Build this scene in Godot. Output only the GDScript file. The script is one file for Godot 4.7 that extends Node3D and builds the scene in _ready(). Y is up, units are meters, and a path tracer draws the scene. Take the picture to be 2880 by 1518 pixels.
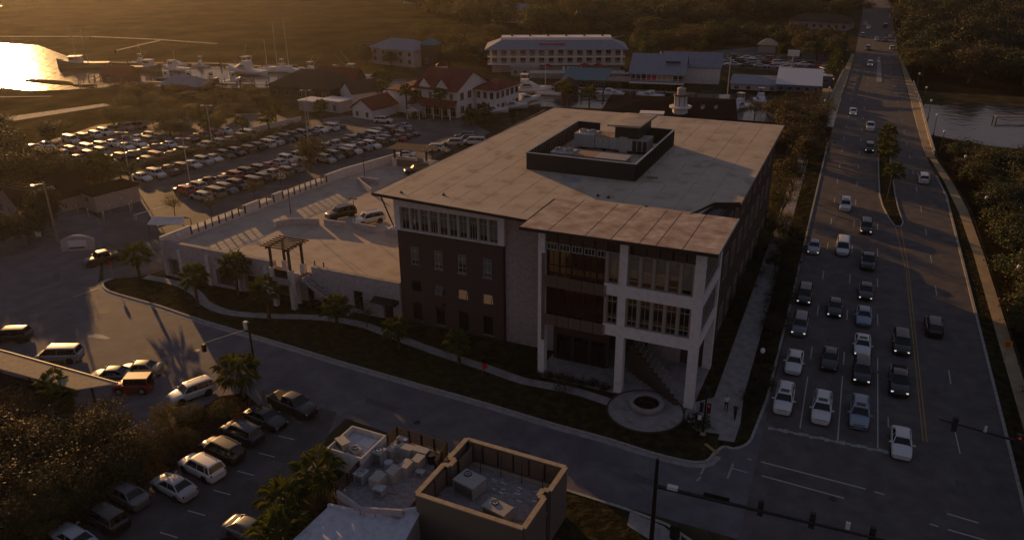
extends Node3D
# An aerial evening view of a creekside office block, its parking deck, a highway with a bridge, and a marina.
# Metres; y up; the highway runs along -z.

class MB:
	var v := PackedVector3Array()
	var n := PackedVector3Array()
	var c := PackedColorArray()
	var use_c := false
	var col := Color.WHITE
	var xf := Transform3D.IDENTITY
	func tri(a: Vector3, b: Vector3, d: Vector3) -> void:
		a = xf * a; b = xf * b; d = xf * d
		var nn := (d - a).cross(b - a).normalized()
		v.append(a); v.append(b); v.append(d)
		n.append(nn); n.append(nn); n.append(nn)
		if use_c:
			c.append(col); c.append(col); c.append(col)
	func quad(a: Vector3, b: Vector3, d: Vector3, e: Vector3) -> void:
		tri(a, b, d); tri(a, d, e)
	func box(ce: Vector3, s: Vector3, yaw := 0.0, pitch := 0.0) -> void:
		var bs := Basis.from_euler(Vector3(pitch, yaw, 0))
		obox(ce, bs, s)
	func obox(ce: Vector3, bs: Basis, s: Vector3) -> void:
		var x := bs.x * s.x * 0.5; var y := bs.y * s.y * 0.5; var z := bs.z * s.z * 0.5
		var p := []
		for k in 8:
			p.append(ce + x * (1 if k & 1 else -1) + y * (1 if k & 2 else -1) + z * (1 if k & 4 else -1))
		quad(p[0], p[1], p[3], p[2]); quad(p[5], p[4], p[6], p[7])
		quad(p[4], p[0], p[2], p[6]); quad(p[1], p[5], p[7], p[3])
		quad(p[2], p[3], p[7], p[6]); quad(p[4], p[5], p[1], p[0])
	# axis-aligned box between two corners
	func bb(a: Vector3, b: Vector3) -> void:
		obox((a + b) * 0.5, Basis.IDENTITY, (b - a).abs())
	# a bar from a to b, w wide and h high
	func bar(a: Vector3, b: Vector3, w: float, h: float) -> void:
		var d := b - a
		if d.length() < 0.001: return
		var z := d.normalized()
		var up := Vector3.UP if absf(z.y) < 0.95 else Vector3.RIGHT
		var x := up.cross(z).normalized()
		var y := z.cross(x)
		obox((a + b) * 0.5, Basis(x, y, z), Vector3(w, h, d.length()))
	func tube(a: Vector3, b: Vector3, r0: float, r1: float, k := 8, caps := true) -> void:
		var z := (b - a).normalized()
		var up := Vector3.UP if absf(z.y) < 0.9 else Vector3.RIGHT
		var x := up.cross(z).normalized()
		var y := z.cross(x)
		for i in k:
			var t0 := TAU * i / k; var t1 := TAU * (i + 1) / k
			var d0 := x * cos(t0) + y * sin(t0); var d1 := x * cos(t1) + y * sin(t1)
			var base := v.size()
			quad(a + d0 * r0, b + d0 * r1, b + d1 * r1, a + d1 * r0)
			var m0 := (xf.basis * d0).normalized(); var m1 := (xf.basis * d1).normalized()
			for q in [[0, m0], [1, m0], [2, m1], [3, m0], [4, m1], [5, m1]]:
				n[base + q[0]] = q[1]
			if caps:
				if r0 > 0.01: tri(a, a + d0 * r0, a + d1 * r0)
				if r1 > 0.01: tri(b, b + d1 * r1, b + d0 * r1)
	# a horizontal sheet over a polygon of (x, z) points
	func sheet(poly: PackedVector2Array, y: float) -> void:
		var ids := Geometry2D.triangulate_polygon(poly)
		for i in range(0, ids.size(), 3):
			var a := poly[ids[i]]; var b := poly[ids[i + 1]]; var d := poly[ids[i + 2]]
			var A := Vector3(a.x, y, a.y); var B := Vector3(b.x, y, b.y); var D := Vector3(d.x, y, d.y)
			if (D - A).cross(B - A).y < 0:
				tri(A, D, B)
			else:
				tri(A, B, D)
	func prism(poly: PackedVector2Array, y0: float, y1: float) -> void:
		sheet(poly, y1)
		var sgn := 1 if Geometry2D.is_polygon_clockwise(poly) else -1
		for i in poly.size():
			var a := poly[i]; var b := poly[(i + 1) % poly.size()]
			if sgn < 0:
				var t := a; a = b; b = t
			quad(Vector3(b.x, y0, b.y), Vector3(b.x, y1, b.y), Vector3(a.x, y1, a.y), Vector3(a.x, y0, a.y))
	# rings of equal length joined into a smooth skin
	func loft(rings: Array, close_ring := true, caps := true) -> void:
		var m: int = rings[0].size()
		var ns := []
		for i in rings.size():
			var row := []
			for j in m:
				var pj: Vector3 = rings[i][(j + m - 1) % m] if close_ring or j > 0 else rings[i][j]
				var nj: Vector3 = rings[i][(j + 1) % m] if close_ring or j < m - 1 else rings[i][j]
				var pi: Vector3 = rings[maxi(i - 1, 0)][j]
				var ni: Vector3 = rings[mini(i + 1, rings.size() - 1)][j]
				row.append((xf.basis * (nj - pj).cross(ni - pi)).normalized())
			ns.append(row)
		for i in rings.size() - 1:
			for j in (m if close_ring else m - 1):
				var k := (j + 1) % m
				var b := v.size()
				quad(rings[i][j], rings[i + 1][j], rings[i + 1][k], rings[i][k])
				var q := [ns[i][j], ns[i + 1][j], ns[i + 1][k], ns[i][j], ns[i + 1][k], ns[i][k]]
				for t in 6:
					var flat := n[b + t]
					var s: Vector3 = q[t]
					n[b + t] = s if s.dot(flat) > 0 else (-s if s != Vector3.ZERO else flat)
		if caps and close_ring:
			for e in [0, rings.size() - 1]:
				var ce := Vector3.ZERO
				for p in rings[e]: ce += p
				ce /= m
				for j in m:
					if e == 0: tri(ce, rings[e][j], rings[e][(j + 1) % m])
					else: tri(ce, rings[e][(j + 1) % m], rings[e][j])
	func mesh() -> ArrayMesh:
		var ar := []
		ar.resize(Mesh.ARRAY_MAX)
		ar[Mesh.ARRAY_VERTEX] = v
		ar[Mesh.ARRAY_NORMAL] = n
		if use_c: ar[Mesh.ARRAY_COLOR] = c
		var am := ArrayMesh.new()
		if v.size() > 0: am.add_surface_from_arrays(Mesh.PRIMITIVE_TRIANGLES, ar)
		return am

var M := {}
var rng := RandomNumberGenerator.new()
var taken := {}
const ORD := ["first", "second", "third", "fourth", "fifth", "sixth", "seventh", "eighth", "ninth", "tenth", "eleventh", "twelfth", "thirteenth", "fourteenth", "fifteenth", "sixteenth", "seventeenth", "eighteenth", "nineteenth", "twentieth", "twenty-first", "twenty-second", "twenty-third", "twenty-fourth", "twenty-fifth", "twenty-sixth", "twenty-seventh", "twenty-eighth", "twenty-ninth", "thirtieth"]

func numbered(called: String) -> String:
	if not taken.has(called):
		taken[called] = 0
		return called
	taken[called] += 1
	return "%s_%03d" % [called, taken[called]]

func V(x: float, y: float, z: float) -> Vector3:
	return Vector3(x, y, z)

func P(a: Array) -> PackedVector2Array:
	var p := PackedVector2Array()
	for q in a: p.append(Vector2(q[0], q[1]))
	return p

func smooth_line(pts: PackedVector2Array, k := 6) -> PackedVector2Array:
	var o := PackedVector2Array()
	for i in pts.size() - 1:
		var a := pts[maxi(i - 1, 0)]; var b := pts[i]; var c := pts[i + 1]; var d := pts[mini(i + 2, pts.size() - 1)]
		for t in k:
			o.append(b.cubic_interpolate(c, a, d, float(t) / k))
	o.append(pts[pts.size() - 1])
	return o

# a strip of ground w wide along a line
func ribbon(pts: PackedVector2Array, w: float) -> PackedVector2Array:
	var l := PackedVector2Array(); var r := PackedVector2Array()
	for i in pts.size():
		var d := (pts[mini(i + 1, pts.size() - 1)] - pts[maxi(i - 1, 0)]).normalized()
		var s := Vector2(-d.y, d.x) * w * 0.5
		l.append(pts[i] + s); r.append(pts[i] - s)
	r.reverse()
	l.append_array(r)
	return l

func thing(called: String, label: String, category: String, at := Vector3.ZERO, turn := 0.0, group := "") -> Node3D:
	var o := Node3D.new()
	o.name = numbered(called)
	add_child(o)
	o.position = at
	o.rotation.y = turn
	o.set_meta("label", label)
	o.set_meta("category", category)
	if group != "": o.set_meta("group", group)
	return o

func obj(called: String, mesh: Mesh, m: Material, parent: Node3D, at := Vector3.ZERO, turn := 0.0) -> MeshInstance3D:
	var o := MeshInstance3D.new()
	o.name = numbered(called) if parent == self else called
	o.mesh = mesh
	o.material_override = m
	parent.add_child(o, true)
	o.position = at
	o.rotation.y = turn
	return o

func part(called: String, mb: MB, m: Material, parent: Node3D) -> MeshInstance3D:
	return obj(called, mb.mesh(), m, parent)

func tag(o: Node3D, label: String, category: String, group := "") -> Node3D:
	o.set_meta("label", label)
	o.set_meta("category", category)
	if group != "": o.set_meta("group", group)
	return o

func struct(called: String, mb: MB, m: Material) -> MeshInstance3D:
	var o := obj(called, mb.mesh(), m, self)
	o.set_meta("kind", "structure")
	return o

func lin(r: float, g: float, b: float) -> Color:
	return Color(r, g, b).linear_to_srgb()

func mat(called: String, c: Color, rough := 0.8, metal := 0.0) -> StandardMaterial3D:
	var m := StandardMaterial3D.new()
	m.albedo_color = c
	m.roughness = rough
	m.metallic = metal
	m.resource_name = called
	M[called] = m
	return m

# a matter with blotches and grain: a fractal noise mapped through colours, laid triplanar every 'size' metres
func noisy(called: String, ramp: Array, size: float, rough := 0.85, freq := 0.008, oct := 6, bump := 0.0, world := true, kind := FastNoiseLite.TYPE_SIMPLEX_SMOOTH, px := 768) -> StandardMaterial3D:
	var m := mat(called, Color.WHITE, rough)
	var fn := FastNoiseLite.new()
	fn.seed = hash(called) % 1000
	fn.noise_type = kind
	fn.frequency = freq
	fn.fractal_octaves = oct
	fn.fractal_gain = 0.6
	var g := Gradient.new()
	var offs := PackedFloat32Array(); var cols := PackedColorArray()
	for i in ramp.size():
		offs.append(lerpf(0.1, 0.9, float(i) / (ramp.size() - 1))); cols.append(ramp[i])
	g.offsets = offs; g.colors = cols
	var t := NoiseTexture2D.new()
	t.width = px; t.height = px; t.seamless = true; t.noise = fn; t.color_ramp = g; t.normalize = true
	m.albedo_texture = t
	m.uv1_triplanar = true
	m.uv1_world_triplanar = world
	m.uv1_scale = Vector3.ONE / size
	if bump > 0.0:
		var tn := NoiseTexture2D.new()
		tn.width = 512; tn.height = 512; tn.seamless = true; tn.noise = fn; tn.as_normal_map = true; tn.bump_strength = bump
		m.normal_enabled = true
		m.normal_texture = tn
	return m

func make_materials() -> void:
	noisy("asphalt", [lin(.115, .104, .113), lin(.145, .132, .141), lin(.18, .166, .174)], 34.0, 0.8, 0.012, 7)
	noisy("highway_asphalt", [lin(.09, .078, .073), lin(.118, .102, .094), lin(.15, .132, .12)], 27.0, 0.8, 0.012, 7)
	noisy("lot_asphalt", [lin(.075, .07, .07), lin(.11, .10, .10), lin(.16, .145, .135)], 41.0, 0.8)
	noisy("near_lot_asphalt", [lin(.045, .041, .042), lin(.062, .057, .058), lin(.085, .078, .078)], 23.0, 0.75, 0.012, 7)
	noisy("yard_roof", [lin(.17, .15, .15), lin(.25, .225, .225), lin(.33, .30, .30)], 5.0, 0.8, 0.012, 6, 0.0, false)
	noisy("earth", [lin(.035, .03, .016), lin(.06, .05, .026), lin(.10, .08, .045)], 38.0, 0.95, 0.01)
	noisy("lawn", [lin(.022, .02, .010), lin(.04, .034, .016), lin(.07, .055, .028)], 13.0, 0.95, 0.012, 6, 6.0)
	noisy("mulch", [lin(.02, .012, .009), lin(.04, .024, .017), lin(.07, .045, .03)], 6.0, 0.95, 0.02, 5, 8.0)
	noisy("marsh", [lin(.028, .021, .009), lin(.055, .041, .016), lin(.08, .060, .024), lin(.12, .09, .038)], 120.0, 0.95, 0.006, 8, 1.2)
	noisy("concrete", [lin(.22, .20, .185), lin(.31, .285, .265), lin(.38, .35, .33)], 9.0, 0.85)
	noisy("kerb", [lin(.24, .22, .20), lin(.33, .31, .285), lin(.40, .37, .34)], 4.0, 0.85)
	noisy("deck", [lin(.36, .295, .235), lin(.45, .375, .305), lin(.50, .425, .35)], 23.0, 0.8)
	noisy("membrane", [lin(.33, .25, .18), lin(.47, .385, .288), lin(.51, .42, .32), lin(.55, .46, .355)], 33.0, 0.75, 0.009, 6, 0.0, false)
	noisy("old_membrane", [lin(.22, .155, .115), lin(.35, .265, .205), lin(.43, .345, .28), lin(.56, .475, .41)], 26.0, 0.8, 0.012, 6, 0.0, false)
	noisy("brick", [lin(.068, .049, .043), lin(.094, .07, .062), lin(.125, .096, .086)], 2.4, 0.9, 0.03, 4, 0.0, false)
	noisy("tan_brick", [lin(.10, .078, .06), lin(.15, .118, .09), lin(.21, .17, .135)], 2.6, 0.9, 0.03, 4, 0.0, false)
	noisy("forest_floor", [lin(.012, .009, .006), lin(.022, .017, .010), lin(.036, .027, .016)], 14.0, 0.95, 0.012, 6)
	noisy("tar", [lin(.065, .06, .063), lin(.085, .079, .083), lin(.11, .102, .106)], 5.0, 0.8, 0.02, 5)
	noisy("stucco", [lin(.29, .245, .23), lin(.36, .305, .29), lin(.40, .345, .33)], 7.0, 0.9, 0.012, 5, 0.0, false)
	noisy("white_paint", [lin(.60, .56, .54), lin(.70, .66, .64), lin(.75, .72, .70)], 8.0, 0.7, 0.01, 5, 0.0, false)
	noisy("white_wall", [lin(.50, .46, .43), lin(.62, .575, .545), lin(.68, .64, .61)], 9.0, 0.8, 0.012, 6)
	noisy("garage_wall", [lin(.33, .29, .29), lin(.42, .375, .375), lin(.47, .43, .43)], 8.0, 0.85, 0.012, 6, 0.0, false)
	noisy("dark_wood", [lin(.035, .02, .014), lin(.06, .036, .026), lin(.09, .055, .04)], 3.0, 0.75, 0.02, 5, 0.0, false)
	noisy("slat_wood", [lin(.13, .085, .06), lin(.19, .13, .09), lin(.26, .18, .125)], 3.0, 0.8, 0.02, 5, 0.0, false)
	noisy("dock_wood", [lin(.16, .13, .105), lin(.24, .20, .165), lin(.31, .26, .22)], 5.0, 0.85, 0.02, 5)
	noisy("blue_roof", [lin(.165, .175, .215), lin(.20, .21, .255), lin(.24, .25, .30)], 14.0, 0.55, 0.01, 5, 0.0, false)
	noisy("red_roof", [lin(.12, .024, .019), lin(.165, .036, .028), lin(.22, .052, .04)], 7.0, 0.75, 0.015, 5, 0.0, false)
	noisy("brown_roof", [lin(.05, .036, .028), lin(.08, .06, .046), lin(.12, .09, .07)], 6.0, 0.85, 0.015, 5, 0.0, false)
	noisy("dark_roof", [lin(.012, .010, .010), lin(.018, .015, .0145), lin(.028, .023, .022)], 6.0, 0.8, 0.015, 5, 0.0, false)
	noisy("tan_roof", [lin(.33, .25, .16), lin(.42, .325, .21), lin(.48, .38, .26)], 8.0, 0.8, 0.012, 6, 0.0, false)
	noisy("pale_roof", [lin(.42, .42, .45), lin(.52, .52, .55), lin(.6, .6, .63)], 8.0, 0.7, 0.012, 6, 0.0, false)
	noisy("gold_concrete", [lin(.30, .22, .12), lin(.37, .275, .155), lin(.43, .33, .19)], 12.0, 0.85)  # concrete with the low sun's gold put into its colour
	noisy("bark", [lin(.05, .038, .028), lin(.09, .07, .052), lin(.14, .11, .085)], 1.5, 0.95, 0.02, 4, 4.0, false)
	noisy("galvanised", [lin(.30, .31, .32), lin(.40, .41, .42), lin(.47, .48, .48)], 3.0, 0.45, 0.012, 5, 0.0, false).metallic = 0.3
	noisy("rusty", [lin(.36, .33, .30), lin(.33, .20, .10), lin(.26, .11, .05)], 2.6, 0.7, 0.012, 5, 0.0, false)
	noisy("unit_metal", [lin(.30, .28, .25), lin(.38, .355, .32), lin(.44, .41, .375)], 3.0, 0.5, 0.012, 5, 0.0, false)
	noisy("worn_paint", [lin(.10, .095, .09), lin(.34, .33, .31), lin(.50, .48, .45)], 3.0, 0.75, 0.03, 5)
	for k in ["dark_roof", "brown_roof", "marsh", "forest_floor", "lawn", "earth", "mulch", "bark", "brick"]:
		M[k].specular_mode = BaseMaterial3D.SPECULAR_DISABLED
	for k in ["asphalt", "highway_asphalt", "lot_asphalt", "concrete", "membrane", "old_membrane", "deck", "tan_roof", "red_roof"]:
		M[k].metallic_specular = 0.3
	mat("line_paint", lin(.42, .40, .37), 0.7)
	mat("yellow_paint", lin(.36, .22, .05), 0.7)
	mat("dark_metal", lin(.018, .015, .015), 0.45, 0.2)
	mat("screen_metal", lin(.022, .018, .017), 0.55)
	mat("bronze", lin(.05, .035, .028), 0.45, 0.3)
	mat("frame", lin(.42, .39, .355), 0.5)
	mat("frame_tan", lin(.30, .26, .215), 0.6)
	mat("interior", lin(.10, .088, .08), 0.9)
	mat("blind_green", lin(.36, .40, .375), 0.85)
	mat("blind_tan", lin(.42, .37, .29), 0.85)
	mat("window_dark", lin(.010, .010, .011), 0.06)
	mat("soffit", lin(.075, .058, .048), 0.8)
	mat("aluminium", lin(.5, .5, .5), 0.35, 0.7)
	mat("rubber", lin(.012, .012, .012), 0.85)
	mat("sign_white", lin(.65, .63, .62), 0.6)
	mat("sign_orange", lin(.75, .26, .03), 0.5)
	mat("red_cloth", lin(.5, .02, .025), 0.8)
	mat("awning_red", lin(.35, .015, .02), 0.8)
	mat("teal", lin(.06, .15, .17), 0.6)
	mat("blue_paint", lin(.05, .09, .17), 0.6)
	mat("boat_white", lin(.62, .60, .58), 0.3)
	mat("boat_hull_dark", lin(.045, .045, .05), 0.4)
	mat("red_board", lin(.10, .022, .016), 0.85)
	mat("stone_black", lin(.02, .02, .02), 0.6)
	mat("lamp_globe", lin(.75, .73, .70), 0.35)
	var w := mat("lit_globe", lin(.8, .7, .6), 0.4)
	w.emission_enabled = true; w.emission = lin(1.0, .62, .32); w.emission_energy_multiplier = 0.55
	w = mat("sunset_glow_pane", lin(.3, .2, .1), 0.5)
	w.emission_enabled = true; w.emission = lin(1.0, .52, .17); w.emission_energy_multiplier = 0.065  # glow painted in for the sunset mirrored in the glass; no lamp behind
	w = mat("headlight_on", lin(.8, .8, .78), 0.2)
	w.emission_enabled = true; w.emission = lin(1.0, .93, .82); w.emission_energy_multiplier = 0.7
	w = mat("signal_red", lin(.4, .02, .02), 0.4)
	w.emission_enabled = true; w.emission = lin(1.0, .04, .03); w.emission_energy_multiplier = 0.1
	mat("headlight_off", lin(.45, .45, .46), 0.12)
	mat("taillight", lin(.14, .006, .006), 0.2)
	w = mat("glass", Color(.03, .035, .035, .16), 0.04)
	w.transparency = BaseMaterial3D.TRANSPARENCY_ALPHA
	mat("bronze_glass", lin(.030, .012, .010), 0.06)
	mat("car_glass", lin(.008, .009, .011), 0.04)
	w = noisy("water", [lin(.020, .022, .022), lin(.028, .030, .029)], 60.0, 0.13, 0.01, 5)
	var fw := FastNoiseLite.new(); fw.seed = 5; fw.frequency = 0.03; fw.fractal_octaves = 4
	var tw := NoiseTexture2D.new(); tw.width = 512; tw.height = 512; tw.seamless = true; tw.noise = fw; tw.as_normal_map = true; tw.bump_strength = 0.5
	w.normal_enabled = true; w.normal_texture = tw; w.metallic_specular = 0.7
	for a in [["car_white", .62, .62, .61], ["car_silver", .34, .35, .37], ["car_grey", .12, .125, .13], ["car_black", .010, .010, .011], ["car_blue", .04, .09, .2], ["car_red", .30, .018, .02], ["car_tan", .42, .33, .2], ["car_dark_blue", .015, .022, .045], ["car_dark_green", .02, .035, .028], ["car_steel_blue", .22, .28, .36]]:
		var cm := mat(a[0], lin(a[1], a[2], a[3]), 0.38, 0.15)
		cm.clearcoat_enabled = true; cm.clearcoat = 1.0; cm.clearcoat_roughness = 0.06
	for a in [["leaf_green", .055, .075, .022], ["leaf_dark", .034, .046, .018], ["leaf_olive", .085, .088, .024], ["leaf_brown", .090, .072, .030], ["leaf_gold", .15, .125, .026], ["leaf_palm", .11, .135, .04]]:
		var lm := mat(a[0], lin(a[1], a[2], a[3]), 0.65)
		lm.vertex_color_use_as_albedo = true
		lm.backlight_enabled = true; lm.backlight = Color(.8, .74, .36)

# ---------------------------------------------------------------- plants
var crowns := {}
var trunks := {}

func leaf(mb: MB, p: Vector3, size: float, out: Vector3) -> void:
	var d := Vector3(rng.randfn(), rng.randfn() * 0.8, rng.randfn()).normalized()
	var nn := (out * 0.7 + Vector3(rng.randfn(), rng.randfn() + 0.3, rng.randfn()) * 0.6).normalized()
	var x := d.cross(nn).normalized() * size
	var y := nn.cross(x).normalized() * size * rng.randf_range(0.45, 0.8)
	var s := rng.randf_range(0.6, 1.35)
	mb.col = Color(s * rng.randf_range(0.92, 1.12), s, s * rng.randf_range(0.8, 1.1))
	mb.quad(p - x, p + y * 0.9, p + x, p - y)

# a crown of clumps of leaves; unit: metres. centre at the origin of the crown's base
func crown_mesh(key: String, sd: int, rad: Vector3, clumps: int, leaves: int, size: float, clump_r: float, hollow := 0.45) -> ArrayMesh:
	rng.seed = sd
	var mb := MB.new()
	mb.use_c = true
	var lobes := []
	for k in 8:
		lobes.append([Vector3(rng.randfn(), rng.randfn() * 0.6, rng.randfn()).normalized(), rng.randf_range(-0.42, 0.42)])
	for k in clumps:
		var d := Vector3(rng.randfn(), rng.randfn(), rng.randfn()).normalized()
		if d.y < -0.5: d.y *= 0.4
		var f := 1.0
		for l in lobes:
			f += l[1] * pow(maxf(0.0, d.dot(l[0])), 4.0)
		var rr := lerpf(hollow, 1.0, pow(rng.randf(), 0.5)) * f
		var ce := d * rad * rr + Vector3(0, rad.y, 0)
		var cr := clump_r * (rng.randf_range(0.35, 0.8) if k % 3 else rng.randf_range(0.9, 1.5))
		for j in (leaves if k % 3 == 0 else leaves * 2 / 3):
			var e := Vector3(rng.randfn(), rng.randfn() * 0.75, rng.randfn()) * 0.5
			leaf(mb, ce + e * cr, size * rng.randf_range(0.6, 1.25), (d + e).normalized())
	crowns[key] = mb.mesh()
	return crowns[key]

func trunk_mesh(key: String, sd: int, h: float, r: float, spread: float, limbs: int, twigs := 3) -> void:
	rng.seed = sd
	var mb := MB.new()
	var top := Vector3(rng.randf_range(-.1, .1) * h, h * 0.42, rng.randf_range(-.1, .1) * h)
	mb.tube(Vector3(0, -0.1, 0), top, r, r * 0.7, 7, false)
	for k in limbs:
		var a := TAU * k / limbs + rng.randf_range(-.4, .4)
		var e := Vector3(cos(a) * spread * rng.randf_range(.45, .8), h * rng.randf_range(.62, .95), sin(a) * spread * rng.randf_range(.45, .8))
		mb.tube(top - Vector3(0, h * rng.randf_range(0, .12), 0), e, r * 0.5, r * 0.16, 5, false)
		for t in twigs:
			var q: Vector3 = top.lerp(e, rng.randf_range(.4, 1.0))
			mb.tube(q, q + Vector3(rng.randfn() * .28, rng.randf_range(.1, .4), rng.randfn() * .28) * spread, r * 0.16, r * 0.05, 4, false)
	trunks[key] = mb.mesh()

# a cabbage palm: fan leaves on stalks round a short head
func palm_crown(key: String, sd: int, n_leaves: int, stalk: float, fan: float) -> void:
	rng.seed = sd
	var mb := MB.new()
	mb.use_c = true
	for k in n_leaves:
		var a := TAU * k * 0.381966 + rng.randf_range(-.2, .2)
		var el := lerpf(1.3, -0.7, pow(float(k) / n_leaves, 0.85)) + rng.randf_range(-.15, .15)
		var d := Vector3(cos(a) * cos(el), sin(el), sin(a) * cos(el))
		var side := d.cross(Vector3.UP).normalized()
		var up := side.cross(d).normalized()
		var s := rng.randf_range(0.6, 1.4)
		mb.col = Color(s, s, s * 0.85)
		var st := stalk * rng.randf_range(.75, 1.25)
		var tip := d * st + Vector3(0, -0.12 * st, 0)
		mb.bar(Vector3.ZERO, tip, 0.035, 0.03)
		var m := 11
		for j in m:
			var t := lerpf(-1.75, 1.75, float(j) / (m - 1))
			var r := fan * (1.0 - 0.2 * absf(t)) * rng.randf_range(.8, 1.15)
			var dir := (d * cos(t) + side * sin(t) + up * 0.22 * (1.0 - absf(t))).normalized()
			var sd2 := (d * -sin(t) + side * cos(t)) * fan * 0.06
			var mid := tip + dir * r * 0.5
			var e := tip + dir * r + Vector3(0, -0.45 * r, 0)
			mb.quad(tip, mid + sd2, e, mid - sd2)
	if n_leaves > 20:   # dead skirt below the head
		for k in 10:
			var a := TAU * k / 10.0
			mb.col = Color(1.5, 1.0, .7)
			var d := Vector3(cos(a) * .35, -1, sin(a) * .35).normalized()
			mb.quad(Vector3.ZERO, d * .6 + Vector3(.12, 0, .08), d * 1.3, d * .6 - Vector3(.12, 0, .08))
	crowns[key] = mb.mesh()

func palm_trunk(key: String, sd: int, h: float) -> void:
	rng.seed = sd
	var mb := MB.new()
	var p := Vector3(0, -.1, 0)
	var lean := Vector3(rng.randf_range(-.05, .05), 0, rng.randf_range(-.05, .05))
	for k in 6:
		var q := Vector3(0, h * (k + 1) / 6.0, 0) + lean * h * pow((k + 1) / 6.0, 2)
		mb.tube(p, q, lerpf(.24, .17, k / 6.0), lerpf(.2, .16, k / 6.0), 8, false)
		p = q
	trunks[key] = mb.mesh()

func make_plants() -> void:
	crown_mesh("oak_a", 11, V(4.2, 3.2, 4.2), 105, 80, 0.21, 1.35)
	crown_mesh("oak_b", 12, V(4.6, 3.4, 3.9), 110, 80, 0.21, 1.4)
	crown_mesh("oak_c", 13, V(3.8, 3.6, 4.0), 100, 80, 0.21, 1.3)
	crown_mesh("oak_d", 18, V(4.4, 2.8, 4.6), 90, 84, 0.20, 1.2, 0.55)
	crown_mesh("bare_a", 14, V(3.6, 3.4, 3.6), 110, 14, 0.15, 1.2, 0.35)
	crown_mesh("bare_b", 15, V(3.9, 3.1, 3.4), 120, 14, 0.15, 1.2, 0.35)
	crown_mesh("shrub_a", 16, V(1.2, 0.9, 1.2), 55, 42, 0.085, 0.5)
	crown_mesh("shrub_b", 17, V(1.4, 0.8, 1.1), 55, 42, 0.085, 0.5)
	crown_mesh("thicket_a", 19, V(2.6, 1.7, 2.6), 130, 80, 0.07, 0.8)
	crown_mesh("thicket_b", 20, V(2.3, 1.9, 2.7), 130, 80, 0.07, 0.8)
	crown_mesh("cone_a", 24, V(1.5, 2.6, 1.5), 90, 40, 0.12, 0.6, 0.3)
	for k in 4: trunk_mesh("oak_" + "abcd"[k], 30 + k, 7.0, 0.28, 4.0, 6)
	for k in 2: trunk_mesh("bare_" + "ab"[k], 40 + k, 6.6, 0.18, 3.6, 8, 7)
	trunk_mesh("shrub", 44, 1.6, 0.05, 1.0, 7, 2)
	trunk_mesh("thicket", 45, 3.0, 0.09, 2.2, 9, 3)
	palm_crown("palm_a", 51, 25, 1.05, 1.1)
	palm_crown("palm_b", 52, 23, 0.95, 1.1)
	palm_crown("palm_c", 53, 27, 1.1, 1.15)
	palm_crown("palmetto", 54, 18, 0.6, 0.7)
	for k in 4: palm_trunk("palm_%d" % k, 60 + k, [3.2, 4.4, 5.8, 7.4][k])

func tree(called: String, label: String, cat: String, ck: String, tk: String, leafm: String, at: Vector3, s: float, sy: float, turn: float, lift: float, group: String) -> Node3D:
	var o := thing(called, label, cat, at, turn, group)
	var t := obj("trunk", trunks[tk], M["bark"], o)
	t.scale = Vector3(s, s * sy, s)
	var c := obj("crown", crowns[ck], M[leafm], o, Vector3(0, lift * s * sy, 0))
	c.scale = Vector3(s, s * sy, s)
	return o

var tree_name := "leafy_tree"
func oak(label: String, at: Vector3, r: float, h: float, leafm: String, group: String, sd: int) -> Node3D:
	var k: String = "abcd"[sd % 4]
	var s := r / 4.3
	var sy := h / 8.4 / s
	return tree(tree_name, label, "tree", "oak_" + k, "oak_" + k, leafm, at, s, sy, sd * 1.7, 2.0, group)

func bare(label: String, at: Vector3, r: float, h: float, leafm: String, group: String, sd: int) -> Node3D:
	var k: String = "ab"[sd % 2]
	var s := r / 3.7
	return tree("thin_tree", label, "tree", "bare_" + k, "bare_" + k, leafm, at, s, h / 8.0 / s, sd * 2.3, 1.3, group)

func palm(label: String, at: Vector3, h: float, s: float, group: String, sd: int) -> Node3D:
	var o := thing("palm_tree", label, "palm tree", at, sd * 1.3, group)
	var hs := [3.2, 4.4, 5.8, 7.4]
	var k := 0
	for i in 4:
		if absf(hs[i] - h) < absf(hs[k] - h): k = i
	var t := obj("trunk", trunks["palm_%d" % k], M["bark"], o)
	t.scale = Vector3(1, h / hs[k], 1)
	rng.seed = 60 + k
	var lean: Vector3 = Vector3(rng.randf_range(-.05, .05), 0, rng.randf_range(-.05, .05)) * float(hs[k])
	var c := obj("crown", crowns["palm_" + "abc"[sd % 3]], M["leaf_palm"], o, Vector3(lean.x, h, lean.z))
	c.scale = Vector3.ONE * s
	return o

func shrub(called: String, label: String, at: Vector3, r: float, h: float, leafm: String, group: String, sd: int, big := false) -> Node3D:
	var ck: String = ("thicket_" if big else "shrub_") + "ab"[sd % 2]
	var br := 2.6 if big else 1.3
	var bh := 3.6 if big else 1.8
	var s := r / br
	return tree(called, label, "shrub", ck, "thicket" if big else "shrub", leafm, at, s, h / bh / s, sd * 0.9, 0.0, group)

# ---------------------------------------------------------------- cars
var car_kit := {}

func car_ring(z: float, w: float, yb: float, yt: float) -> Array:
	var r := []
	for q in [[0.0, yt + .035], [.55, yt + .025], [.86, yt - .01], [.97, yt - .09], [1.0, yt - .25], [.995, .5], [.96, .33], [.86, yb], [0.0, yb]]:
		r.append(Vector3(q[0] * w, q[1], z))
	for k in range(7, 0, -1):
		var p: Vector3 = r[k]
		r.append(Vector3(-p.x, p.y, p.z))
	return r

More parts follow.
